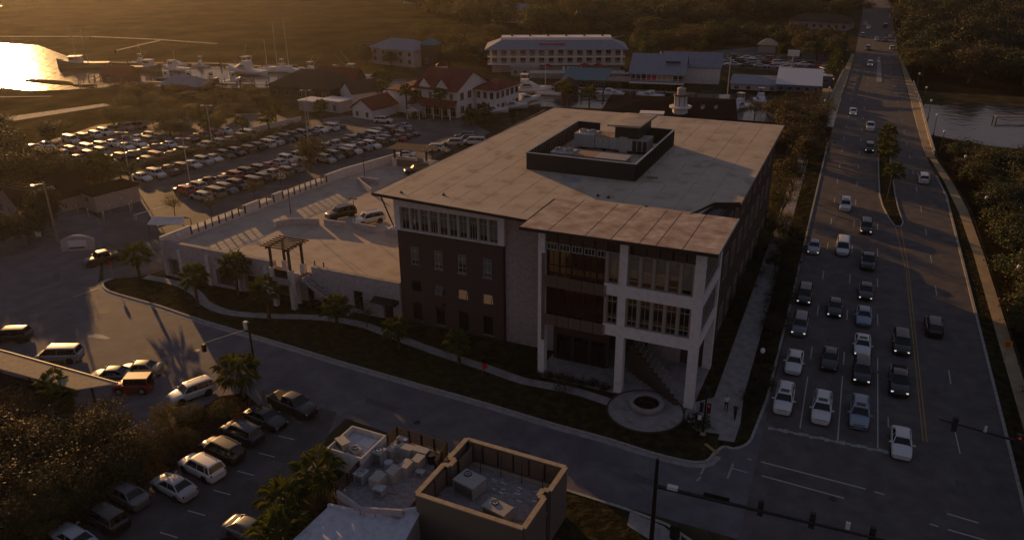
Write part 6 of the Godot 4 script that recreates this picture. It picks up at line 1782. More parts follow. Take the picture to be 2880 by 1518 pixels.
	for k in 4:
		workboat("small workboat near the red boathouse, %s from the glare" % ORD[k], V(-203 + 7.5 * k, .1, -199.5 - 1.4 * k), T + .4 * k, 6.5, "boat_white" if k % 2 else "boat_hull_dark", [[0, 4.0 + k * .6]])
	yacht("small white boat in the far marsh creek", V(-128, .1, -318), 1.4, 6, false, false)
	# docks and walks
	dock("boat_dock", "long dock behind the yachts along the marsh side", [[-245, -217], [-205, -228.5], [-150, -227.5]], 1.6, 6)
	dock("creek_dock", "dock with tall piles in front of the red boathouse", [[-219, -181], [-205, -191], [-183, -197], [-160, -203]], 1.6, 4)
	dock("glare_dock", "short pier with piles left of the red boathouse in the glare", [[-222, -186], [-226, -196], [-216, -200]], 1.4, 3.5)
	dock("hotel_dock", "floating dock before the hotel and restaurant", [[-98, -226], [-66, -229], [-40, -231]], 1.8, 7)
	dock("restaurant_dock", "low pale dock below the railed deck", [[-70, -219.5], [-58, -221.5]], 1.4, 6)
	dock("bridge_dock", "dock under the blue shed near the bridge", [[-34, -224], [-14, -226]], 1.6, 5)
	dock("pond_dock", "dark dock reaching into the pond right of the highway", [[33.5, -226], [42, -229], [60, -226]], 1.3, 5, 1.2)
	dock("boardwalk", "thin pale boardwalk running far across the marsh", [[-420, -230], [-345, -254], [-309, -266], [-275, -268], [-240, -266]], 1.5, 12, 1.4)
	dock("boardwalk_branch", "pale boardwalk climbing from the boats across the marsh", [[-264, -238], [-268, -256], [-270, -266]], 1.5, 8, 1.4)
	dock("far_boardwalk", "thin boardwalk across the marsh behind the hotel", [[-118, -290], [-100, -320], [-92, -345]], 1.2, 12, 1.2)
	for k in 14:
		var p := thing("mooring_pile", "grey mooring pile in the creek, %s from the glare" % ORD[k], "post", V(-218 + 5.0 * k + sin(k * 3.0), 0, -196 - 4.0 * sin(k * .6) - k * .6), 0, "mooring piles in the creek")
		mb = MB.new(); mb.tube(V(0, -.4, 0), V(.05, 2.6 + .5 * sin(k * 1.9), 0), .17, .14, 7); part("shaft", mb, M["bark"], p)

# ---------------------------------------------------------------- far houses
func build_far() -> void:
	house("far_white_house", "big pale house with blue-grey roof among trees far behind the hotel", V(-158, 0, -384), deg_to_rad(-6), 26, 12, 0, 5.6, 8.6, "hip", "white_paint", "blue_roof", [[.8, 7, 1.3, 1.5], [3.4, 7, 1.3, 1.4]], .8)
	house("far_road_block", "long low brown block among trees left of the far road", V(-18, 0, -404), deg_to_rad(-12), 26, 12, 0, 3.4, 6.2, "hip", "stucco", "brown_roof", [[.8, 8, 1.4, 1.4]], 1.0)
	house("far_shop", "small white building across the far end of the road", V(-22, 0, -470), 0, 12, 8, 0, 4, 4.2, "flat", "white_paint", "brown_roof", [[.8, 4, 1.2, 1.6]], .3)
	house("far_marsh_house", "tiny pale house at the top edge beyond the marsh", V(-258, 0, -462), .3, 12, 8, 0, 4, 6.4, "hip", "white_paint", "blue_roof", [[.8, 3, 1.2, 1.4]], .5)
	house("tan_gazebo", "tan round-roofed gazebo among palms right of the hotel", V(-31, 0, -322), 0, 6, 6, 0, 3, 5.0, "hip", "stucco", "tan_roof", [], .8)
	house("far_right_roof", "pale roof glimpsed among trees right of the far road", V(22, 0, -440), .1, 8, 6, 0, 4.4, 5.6, "gable_x", "stucco", "pale_roof", [], .4)
	# the house with white gable at the left edge
	var o := house("left_edge_house", "dark-roofed house with pale gable wall at the left edge", V(-129.2, 0, -87.8), deg_to_rad(-15), 9.4, 11.5, 0, 2.6, 5.4, "gable_z", "stucco", "dark_roof", [[.6, 3, 1.0, 1.4]], .5)
	for k in 2:
		var mb := MB.new(); mb.obox(V(2.6, 4.1, -4.5 - 1.8 * k), Basis.from_euler(Vector3(0, 0, -.53)), V(.8, .06, 1.1)); part("skylight", mb, M["galvanised"], o)
	o = house("left_lot_shop", "low dark shop with pale side wall and red sign by the lot palms", V(-119.8, 0, -95.5), deg_to_rad(-15), 5.5, 8, 0, 3.0, 3.2, "flat", "stucco", "dark_roof", [[1.3, 1, 1.6, 1.1, "red_board"]], .3)

# ---------------------------------------------------------------- trees
func scatter(poly: Array, gap: float, sd: int, tries := 700) -> Array:
	var pp := P(poly)
	var lo := pp[0]; var hi := pp[0]
	for q in pp:
		lo = Vector2(minf(lo.x, q.x), minf(lo.y, q.y)); hi = Vector2(maxf(hi.x, q.x), maxf(hi.y, q.y))
	rng.seed = sd
	var out := []
	for t in tries:
		var c := Vector2(rng.randf_range(lo.x, hi.x), rng.randf_range(lo.y, hi.y))
		if not Geometry2D.is_point_in_polygon(c, pp): continue
		var ok := true
		for q in out:
			if c.distance_to(q) < gap: ok = false; break
		if ok: out.append(c)
	return out

func build_trees() -> void:
	tree_name = "wood_tree"
	var g := "trees of the far wood behind the hotel"
	var n := 0
	for c in scatter([[-240, -425], [-196, -380], [-150, -350], [-125, -340], [-112, -372], [-96, -356], [-78, -342], [-59, -412], [-34, -420], [-26, -440], [-6, -432], [-4, -540], [-80, -560], [-266, -500]], 13.0, 501, 2200):
		rng.seed = 7000 + n
		var lm: String = ["leaf_green", "leaf_olive", "leaf_dark", "leaf_olive", "leaf_brown", "leaf_green", "leaf_gold"][rng.randi() % 7]
		oak("%s %s tree in the far wood behind the hotel" % [["broad", "tall", "rounded"][n % 3], leaf_word(lm)], V(c.x, 0, c.y), rng.randf_range(6.6, 9.4), rng.randf_range(8, 12.5), lm, g, n)
		n += 1
	g = "trees right of the far road"
	for c in scatter([[19, -560], [19, -430], [19.5, -330], [20, -284], [27, -278], [60, -282], [72, -330], [95, -580]], 10.0, 502, 1500):
		rng.seed = 7500 + n
		var lm: String = ["leaf_green", "leaf_dark", "leaf_brown", "leaf_olive", "leaf_dark"][rng.randi() % 5]
		oak("%s %s tree in the wood right of the far road" % [["broad", "tall", "rounded"][n % 3], leaf_word(lm)], V(c.x, 0, c.y), rng.randf_range(5.6, 7.8), rng.randf_range(9, 13.5), lm, g, n)
		n += 1
	tree_name = "bank_tree"
	g = "trees on the bank right of the highway"
	for c in scatter([[23.4, -50], [24.2, -107], [24.6, -130], [24.4, -152], [22.8, -170], [21.6, -186], [21.3, -196], [36, -196], [52, -192], [44, -50]], 4.4, 503, 1600):
		rng.seed = 8000 + n
		var lm: String = ["leaf_dark", "leaf_green", "leaf_dark", "leaf_brown", "leaf_olive"][rng.randi() % 5]
		var hh := rng.randf_range(4.0, 6.5)
		if c.x > 24.5: hh = minf(hh, 45.5 * (1.0 + c.y / 201.0) - .5)
		if hh < 1.3: continue
		oak("dark %s tree on the bank right of the highway" % leaf_word(lm), V(c.x, 0, c.y), minf(rng.randf_range(2.8, 4.2), hh * .8), hh, lm, g, n)
		n += 1
	tree_name = "leafy_tree"
	g = "trees between hotel and far road"
	for c in scatter([[-70, -330], [-58, -352], [-23, -350], [-6, -335], [-6, -300], [-40, -346], [-62, -305], [-66, -285], [-78, -300]], 6.5, 504, 500):
		rng.seed = 8300 + n
		var lm: String = ["leaf_green", "leaf_olive", "leaf_brown"][rng.randi() % 3]
		oak("%s tree in the grove between hotel and far road" % leaf_word(lm), V(c.x, 0, c.y), rng.randf_range(3.4, 5.0), rng.randf_range(6, 9), lm, g, n)
		n += 1
	g = "trees along the highway's left verge"
	for c in scatter([[-17, -208], [-5, -214], [-4, -200], [-4.4, -170], [-5, -148], [-8.5, -120], [-9.6, -132], [-10.0, -150], [-10.5, -190]], 3.9, 505, 700):
		rng.seed = 8500 + n
		var lm: String = ["leaf_brown", "leaf_brown", "leaf_olive", "leaf_brown", "leaf_green"][rng.randi() % 5]
		if c.y > -166 and c.y < -131 and n % 2 > 0:
			n += 1
			continue
		bare("thin %s tree on the verge between office and highway" % leaf_word(lm), V(c.x, 0, c.y), rng.randf_range(2.2, 3.2), rng.randf_range(4.0, 6.0) if c.y > -170 else rng.randf_range(4.6, 6.8), lm, g, n)
		n += 1
	for c in scatter([[-22, -210], [-7, -212], [-6, -230], [-16, -224]], 4.2, 506, 120):
		rng.seed = 8600 + n
		bare("thin brown tree by the creek left of the bridge", V(c.x, 0, c.y), rng.randf_range(2.6, 3.8), rng.randf_range(3.8, 5.4), "leaf_brown", "trees by the bridge", n)
		n += 1
	n = 0
	for a in [[-8.5, -152, 2.6, 5.6], [-6.4, -168, 2.8, 5.8], [-9.4, -174, 3.2, 6.4], [-6.6, -182, 3.0, 6.0], [-10.5, -187, 3.4, 6.6], [-6.0, -194, 3.0, 5.8], [-12.5, -198, 3.4, 6.0], [-7.0, -204, 3.0, 5.4], [-15.5, -206, 3.2, 5.4]]:
		oak("bushy brown tree in the belt between office and highway", V(a[0], 0, a[1]), a[2], a[3], "leaf_brown", "bushy trees beside the highway", n)
		n += 1
	for a in [[-56.5, -37.5, 3.0, 5.4], [-58.5, -33.5, 3.2, 5.6], [-55.8, -42.5, 2.4, 4.6], [-62.5, -38.5, 3.4, 5.6], [-67.5, -39.5, 3.2, 5.2], [-60, -43, 2.6, 4.8]]:
		bare("feathery half-bare tree over the lower left thicket", V(a[0], .05, a[1]), a[2], a[3], "leaf_brown", "feathery trees of the lower left thicket", n)
		n += 1
	# shrubs along the lower highway verge
	n = 0
	for c in scatter([[-5.3, -74], [-3.6, -76], [-3.6, -120], [-5.3, -120]], 1.5, 507, 400):
		rng.seed = 8700 + n
		shrub("verge_shrub", "low dark shrub in the strip between pavement and highway", V(c.x, .1, c.y), rng.randf_range(.6, 1.0), rng.randf_range(.7, 1.3), "leaf_dark" if n % 3 else "leaf_brown", "shrubs in the highway strip", n)
		n += 1
	for k in 12:
		rng.seed = 9700 + k
		shrub("path_bush", "dark bush beside the pavement along the office's right side", V(-9.2 if k % 2 else -4.6, .1, -92 - 3.1 * k), rng.randf_range(1.1, 1.9), rng.randf_range(1.8, 3.2), "leaf_dark" if k % 3 else "leaf_brown", "bushes along the office's right side", k, true)
	for a in [[-6.5, -125, 2.0, 3.8, "leaf_gold"], [-9.6, -118, 2.0, 3.6, "leaf_gold"], [-5.6, -118, 1.5, 2.8, "leaf_olive"], [-6.2, -111, 1.7, 3.4, "leaf_dark"], [-9.2, -138, 2.2, 4.2, "leaf_olive"]]:
		shrub("golden_shrub", "%s bush %s" % [leaf_word(a[4]), "on the verge beside the office's rear right corner"], V(a[0], .1, a[1]), a[2], a[3], a[4], "bushes by the office's right side", n, true)
		n += 1
	g = "trees on the creek bank behind the left lot"
	n = 0
	for c in scatter([[-202, -183], [-164, -192], [-152, -184], [-143, -172], [-150, -158], [-170, -150], [-182, -160]], 6.0, 508, 300):
		rng.seed = 8800 + n
		var lm: String = ["leaf_olive", "leaf_green", "leaf_brown", "leaf_gold"][rng.randi() % 4]
		oak("%s tree on the creek bank behind the left parking lots" % leaf_word(lm), V(c.x, 0, c.y), rng.randf_range(1.8, 2.9), rng.randf_range(2.2, 3.6), lm, g, n)
		n += 1
	g = "trees between the left lots"
	for c in scatter([[-178, -122], [-168, -146], [-158, -152], [-142, -160], [-139, -150], [-146, -142], [-158, -150], [-172, -140]], 4.5, 509, 300):
		rng.seed = 8900 + n
		oak("low olive tree among the far left lots", V(c.x, 0, c.y), rng.randf_range(2.2, 3.4), rng.randf_range(3, 5), "leaf_olive", g, n)
		n += 1
	for k in 13:   # hedge between third row and the row behind
		shrub("hedge_bush", "dark bush in the hedge strip of the lot, %s from the street" % ORD[k], V(-130.2 + .75 * k, 0, -116.5 - 3.6 * k), 1.7, 2.2, "leaf_dark", "hedge bushes in the left lot", k, true)
	for a in [[-166.5, -127, 3.0, 4.5], [-143.5, -143, 2.4, 3.2], [-150, -112, 3.6, 4.0], [-160, -110, 4.0, 4.2], [-172, -112, 4.0, 4.5], [-155, -103, 4.0, 4.2], [-142, -102, 3.6, 4.6], [-165, -100, 4.5, 4.8], [-185, -115, 4.5, 4.5], [-190, -130, 4.5, 4.0]]:
		oak("round dark tree on the dim left margin of the lots", V(a[0], 0, a[1]), a[2], a[3], "leaf_dark", "trees on the left margin", n)
		n += 1
	for a in [[-143, -98, 8.0], [-149, -102.5, 8], [-156, -107, 8], [-138.5, -95, 7.5], [-151, -108, 6.0], [-145, -104, 6.5], [-163, -112.5, 7], [-138, -101, 6.8], [-133, -103.5, 5.4], [-126.5, -103.0, 7.2], [-118.5, -86.5, 6.5], [-116, -83.2, 6], [-114.5, -79.6, 5.5], [-117, -75.5, 6], [-133, -80, 9], [-127, -74, 9], [-121, -68, 9], [-115, -60, 9]]:
		oak("tall dark tree at the left edge near the dark-roofed house", V(a[0], 0, a[1]), (2.8 if a[0] > -127 else 5.0) if a[2] > 6.5 else 3.0, a[2], "leaf_dark", "tall trees at the left edge", n)
		n += 1
	oak("round olive tree in the gap of the row nearest the white parapet", V(-100.4, 0, -133.4), 3.1, 5.0, "leaf_olive", "", 2)
	n = 0
	for a in [[-96, -127], [-96.6, -111], [-98, -101.5], [-104, -99], [-97, -119]]:
		bare("thin leafless tree outside the white parapet, %s from the street" % ["fourth", "second", "first", "leftmost and", "third"][n], V(a[0], 0, a[1]), 1.7, 4.2, "leaf_brown", "thin trees outside the parapet", n)
		n += 1
	# golden trees at the marsh edge and trees round the grey block
	for a in [[-149, -285, 5.5, 6.5, "leaf_gold"], [-138, -277, 5, 7, "leaf_gold"], [-129, -266, 5, 7, "leaf_olive"], [-164, -256, 4, 6, "leaf_dark"], [-158, -247, 3.4, 5.5, "leaf_dark"], [-147, -245.5, 3, 5, "leaf_green"], [-122, -270, 4.5, 6.5, "leaf_dark"], [-118, -262, 4, 5.5, "leaf_dark"], [-130, -284, 5, 6, "leaf_gold"], [-128, -252, 3.5, 4.5, "leaf_green"]]:
		oak("%s tree near the grey block at the marsh edge" % leaf_word(a[4]), V(a[0], 0, a[1]), a[2], a[3], a[4], "trees at the marsh edge", n)
		n += 1
	for k in 16:
		rng.seed = 9100 + k
		oak("golden tree along the wood's sunny edge behind the hotel", V(-178 + 7.4 * k, 0, -352 + 14 * sin(k * .9) - 1.0 * k + (26 if k < 5 else 0)), rng.randf_range(3.6, 5.4), rng.randf_range(4.5, 6.5), "leaf_gold", "golden trees at the wood's edge", k)
	# palms
	n = 0
	var fp := [[-87.2, -75.0, 4.3, "at the left corner of the front lawn"], [-74.0, -71.6, 4.6, "second from the left on the front lawn"], [-71.6, -76.4, 4.4, "close to the deck wall behind the second lawn palm"], [-63.3, -72.3, 4.2, "just left of the gate pergola"], [-53.1, -72.2, 3.6, "just right of the gate steps"], [-44.1, -71.3, 2.9, "small, in front of the dark door canopy"], [-36.2, -71.0, 3.0, "small, in front of the brick wall windows"]]
	for a in fp:
		palm("cabbage palm on the front lawn, " + a[3], V(a[0], .1, a[1]), a[2], 1.15 if n < 5 else .9, "palms on the front lawn", n)
		n += 1
	for a in [[8.9, -152, 5.2], [8.4, -167, 5.0], [8.3, -176, 4.4], [8.5, -186, 4.4]]:
		palm("cabbage palm on the highway median, %s from the near end" % ORD[n - 7], V(a[0], .14, a[1]), a[2], 1.15, "palms on the median", n)
		n += 1
	for a in [[-125.3, -103.8, 6.4, "leftmost of three by the low shop"], [-122.8, -103.2, 6.2, "middle of three by the low shop"], [-119.6, -103.0, 5.2, "rightmost of three by the low shop"], [-54.2, -56.2, 3.4, "big and dense beside the black pickup"], [-36.4, -44.6, 4.0, "beside the white-sided block"], [-37.6, -41.6, 3.2, "in front of the pale roof's corner"], [-35.6, -38.2, 3.0, "lowest, at the bottom edge by the pale roof"], [-69.8, -47.0, 3.2, "at the tan awning's front edge"], [-67.8, -45.8, 3.0, "right of the first at the tan awning"]]:
		palm("cabbage palm, " + a[3], V(a[0], .05, a[1]), a[2], 1.25 if a[0] > -60 else 1.1, "", n)
		n += 1
	for a in [[-125.3, -203.4, 5, 1.7], [-105.7, -183.0, 6.4, 1.1], [-101.5, -180.2, 5.8, 1.0], [-94.5, -180.2, 6.6, 1.0], [-111.7, -180.0, 3.6, .8], [-121, -196, 4.0, 1.2], [-86.0, -264.0, 5.4, 1.0], [-80.0, -270.7, 5.4, 1.0], [-69.3, -207, 4.6, 1.2], [-62.9, -204, 4.6, 1.2], [-71.8, -210, 4.6, 1.1], [-48.4, -203, 3, 1.0], [-84.3, -176.6, 2.6, 1.3], [-83, -182, 3.4, 1.0], [-27.1, -181.0, 3.0, 1.0], [-31, -179.5, 2.6, .9], [-133.6, -141.3, 4.6, 1.1], [-128.0, -146.2, 4.2, 1.0], [-124.6, -151.2, 4.6, 1.1], [-121, -167, 4.4, 1.0], [-131, -162, 4.2, 1.0]]:
		palm("cabbage palm near the marina, " + ["one of the clump left of the red-roofed inn", "before the white hall", "before the inn's left porch", "before the inn's gable", "low beside the small red house", "behind the small red house", "left one before the hotel", "right one before the hotel", "left of the red sign hut's pair", "right of the red sign hut's pair", "by the red sign hut's wall", "behind the office roof near the lighthouse", "squat by the inn's drive", "beside the inn's right wing", "right of the lighthouse", "rightmost behind the office roof", "at the lot's hedge end", "in the lot's hedge, second", "in the lot's hedge, third", "by the grey shed", "behind the lot's wall"][n - 20], V(a[0], 0, a[1]), a[2], a[3], "palms about the marina", n)
		n += 1
	rng.seed = 77
	for k in 24:
		var x := rng.randf_range(-62, -8); var z := rng.randf_range(-286, -318)
		palm("cabbage palm in the grove by the far lot left of the road", V(x, 0, z), rng.randf_range(3.5, 6), rng.randf_range(1.0, 1.4), "palms by the far lot", k)
	for k in 16:
		palm("cabbage palm lining the left side of the bridge approach", V(rng.randf_range(-9, -4.6), 0, -262 - 5.5 * k), rng.randf_range(3.5, 5.5), rng.randf_range(1.0, 1.4), "palms lining the far road", k)
	# thicket at lower left
	n = 0
	for c in scatter([[-80, -42], [-72, -44], [-64, -44.5], [-58, -46.5], [-54.5, -44.5], [-54.2, -38], [-56, -30], [-84, -26]], 2.5, 510, 900):
		rng.seed = 9300 + n
		var lm: String = ["leaf_brown", "leaf_olive", "leaf_brown", "leaf_dark"][rng.randi() % 4]
		shrub("thicket_bush", "%s %s bush in the lower left thicket" % [["tall", "broad", "tangled"][n % 3], leaf_word(lm)], V(c.x, .05, c.y), rng.randf_range(2.0, 3.2), rng.randf_range(2.6, 4.4), lm, "bushes of the lower left thicket", n, true)
		n += 1
	for a in [[-57.6, -49.2, 1.5, 2.6, "leaf_gold"], [-55.6, -50.5, 1.3, 2.0, "leaf_olive"], [-53.2, -52.2, 1.4, 2.2, "leaf_olive"], [-53.6, -47.5, 1.2, 1.7, "leaf_olive"], [-53.0, -44.6, 1.1, 1.4, "leaf_dark"]]:
		shrub("lot_edge_bush", "%s bush between the white suv and the near lot's cars" % leaf_word(a[4]), V(a[0], .05, a[1]), a[2], a[3], a[4], "bushes at the near lot's edge", n, true)
		n += 1
	for a in [[-60, -77.2], [-66, -77.0], [-69, -77.3], [-79, -77.6], [-48.5, -76.2], [-46.0, -76.0], [-41.8, -75.6], [-38, -75.2], [-35, -75.0], [-57.5, -77.0]]:
		shrub("wall_shrub", "small shrub planted along the deck's street wall", V(a[0], .1, a[1]), .9, 1.0, "leaf_brown", "shrubs along the street wall", n)
		n += 1
	for k in 9:
		shrub("terrace_shrub", "low shrub under the office pavilion's front edge", V(-29.5 + 1.25 * k, .1, -71.7 - .2 * sin(k * 2.0)), .7, .8, "leaf_dark", "shrubs before the pavilion", n)
		n += 1
	bare("slender young tree beside the pavilion's left column", V(-30.2, .1, -72.6), 1.1, 3.4, "leaf_dark", "", 3)
	bare("slender young tree on the lawn before the pavilion entrance", V(-22.6, .1, -67.6), 1.3, 3.6, "leaf_dark", "", 4)
	bare("bare creeper-like tree on the deck's street wall left of the tall window", V(-54.6, .1, -74.4), 1.3, 4.0, "leaf_brown", "", 5)
	bare("bare small tree left of the door canopy", V(-50.6, .1, -74.8), 1.2, 3.6, "leaf_brown", "", 6)

func leaf_word(m: String) -> String:
	return {"leaf_green": "green", "leaf_dark": "dark green", "leaf_olive": "olive", "leaf_brown": "brown", "leaf_gold": "golden"}[m]

# ---------------------------------------------------------------- traffic
func build_traffic() -> void:
	var g := "cars on the highway"
	# [kind, paint, x, z of the front, toward the camera, lights, extra, label]
	for a in [
		["suv", "car_white", -1.75, -73.4, 1, 0, "rails sunroof", "white suv first in the leftmost lane at the stop line"],
		["suv", "car_white", 1.9, -73.0, 1, 0, "rails sunroof", "white suv first in the second lane at the stop line"],
		["suv", "car_steel_blue", 5.4, -73.5, 1, 0, "rails sunroof", "pale blue suv first in the third lane at the stop line"],
		["sedan", "car_white", 9.1, -69.8, 1, 0, "", "white car with dark roof glass turning past the stop line"],
		["sedan", "car_white", -1.45, -81.9, 1, 0, "", "white sedan second in the leftmost lane"],
		["sedan", "car_white", 5.45, -88.8, 1, 1, "sunroof", "white sedan with sunroof third in the third lane"],
		["suv", "car_black", 5.5, -82.4, 1, 1, "", "black suv with headlights second in the third lane"],
		["sedan", "car_steel_blue", 5.5, -96.9, 1, 0, "", "pale blue sedan behind the white sunroof sedan"],
		["sedan", "car_black", 5.65, -104.9, 1, 1, "", "black car with headlights behind the pale blue sedan"],
		["sedan", "car_black", 2.1, -98.2, 1, 1, "", "dark car with headlights third in the second lane"],
		["suv", "car_black", -1.7, -100.5, 1, 1, "", "dark suv with headlights fourth in the leftmost lane"],
		["suv", "car_grey", -1.6, -91.3, 1, 1, "", "dark grey suv with headlights third in the leftmost lane"],
		["sedan", "car_black", 2.15, -84.1, 1, 0, "", "black car hardly seen second in the second lane"],
		["suv", "car_black", 9.6, -90.8, 1, 1, "", "black suv with headlights second in the turn lane"],
		["pickup", "car_black", 9.15, -81.2, 1, 1, "", "black pickup with headlights first in the turn lane"],
		["pickup", "car_black", 5.8, -115.4, 1, 0, "", "black pickup sixth in the third lane"],
		["suv", "car_black", 13.3, -96.9, -1, 0, "rails", "dark suv driving away alone in the right carriageway"],
		["sedan", "car_silver", -1.7, -119.0, 1, 1, "", "silver car with headlights at the shadow's edge in the leftmost lane"],
		["van", "car_white", 2.3, -120.2, 1, 0, "", "white minivan at the shadow's edge in the second lane"],
		["suv", "car_black", 5.4, -130.7, 1, 1, "", "dark suv with headlights in the sunlit third lane"],
		["suv", "car_white", 2.0, -141.1, 1, 0, "sunroof", "white suv in the sunlit second lane beside the median palms"],
		["suv", "car_black", 5.5, -183.2, 1, 1, "", "dark car with headlights beside the far median palms"],
		["suv", "car_white", 15.1, -163.0, -1, 0, "", "white suv driving away in the right carriageway"],
		["sedan", "car_white", 1.4, -220.3, 1, 1, "", "white car with headlights on the bridge's left lane"],
		["pickup", "car_white", 5.5, -203.7, 1, 0, "", "white pickup at the near end of the bridge"],
		["suv", "car_white", 4.8, -301.7, 1, 1, "", "white car with headlights beyond the bridge by the far median"],
		["suv", "car_grey", 3.8, -340.3, 1, 0, "", "dark car far up the road left of centre"],
		["suv", "car_white", 12.2, -343.4, -1, 0, "", "white car far up the road at the right kerb"],
		["suv", "car_grey", 1.3, -379.8, 1, 0, "", "dark car on the far shaded road at left"],
		["sedan", "car_silver", 7.0, -369.1, 1, 0, "", "silver car on the far shaded road at centre"],
		["sedan", "car_grey", 10.0, -368.4, -1, 0, "", "grey car on the far shaded road right of centre"],
		["sedan", "car_silver", 12.2, -379.8, -1, 0, "", "silver car on the far shaded road at right"],
		["sedan", "car_silver", 1.9, -423.5, 1, 0, "", "silver car at the far end of the road, leftmost"],
		["sedan", "car_white", 3.4, -410.6, 1, 0, "", "white car at the far end of the road behind the dark one"],
		["suv", "car_black", 10.6, -419.6, -1, 0, "", "black car at the far end of the road, right of centre"]]:
		var l := 2.4 if a[0] != "pickup" else 2.8
		car(a[0], a[1], a[7], V(a[2], .034, a[3] - l), 0.0 if a[4] == 1 else PI, g, 2 if a[3] > -200 else 1, a[5] == 1, a[6])
	# cars in the far lot left of the road
	rng.seed = 4242
	for k in 26:
		var row := k % 3
		var p: String = PAINTS[rng.randi() % PAINTS.size()]
		var kd: String = ["sedan", "suv"][rng.randi() % 2]
		car(kd, p, "%s %s in the far lot left of the road, %s in its %s line" % [paint_word(p), kind_word(kd), ORD[k / 3], ORD[row]], V(-46 + 4.2 * (k / 3) + row, .05, -288 - 8.0 * row), PI / 2 + .1 + rng.randf_range(-.1, .1), "cars in the far lot", 0)
	for a in [[-8.6, -270, "car_white"], [-8.2, -276, "car_white"], [-8.6, -288, "car_grey"], [-7.8, -296, "car_silver"], [-120, -268, "car_white"]]:
		car("suv", a[2], "%s suv %s" % [paint_word(a[2]), ("parked at the palm row left of the far road, %s" % ("nearer" if a[1] > -272 else "farther")) if a[0] > -50 else "on the drive by the golden marsh trees"], V(a[0], .05, a[1]), .6, "", 0)

# ---------------------------------------------------------------- street furniture
func globe_lamp(label: String, at: Vector3, h: float, lit: bool) -> void:
	var o := thing("globe_street_lamp", label, "street lamp", at, 0, "globe lamps along the highway")
	var mb := MB.new(); mb.tube(V(0, 0, 0), V(0, h, 0), .09, .06, 8); mb.tube(V(0, 0, 0), V(0, .6, 0), .2, .12, 8); part("pole", mb, M["dark_metal"], o)
	mb = MB.new()
	var rings := []
	for k in 7:
		var t := PI * k / 6.0; var ring := []
		for j in 10: ring.append(V(cos(TAU * j / 10) * .26 * maxf(sin(t), .02), h + .3 - .32 * cos(t), sin(TAU * j / 10) * .26 * maxf(sin(t), .02)))
		rings.append(ring)
	mb.loft(rings); part("globe", mb, M["lamp_globe"], o)

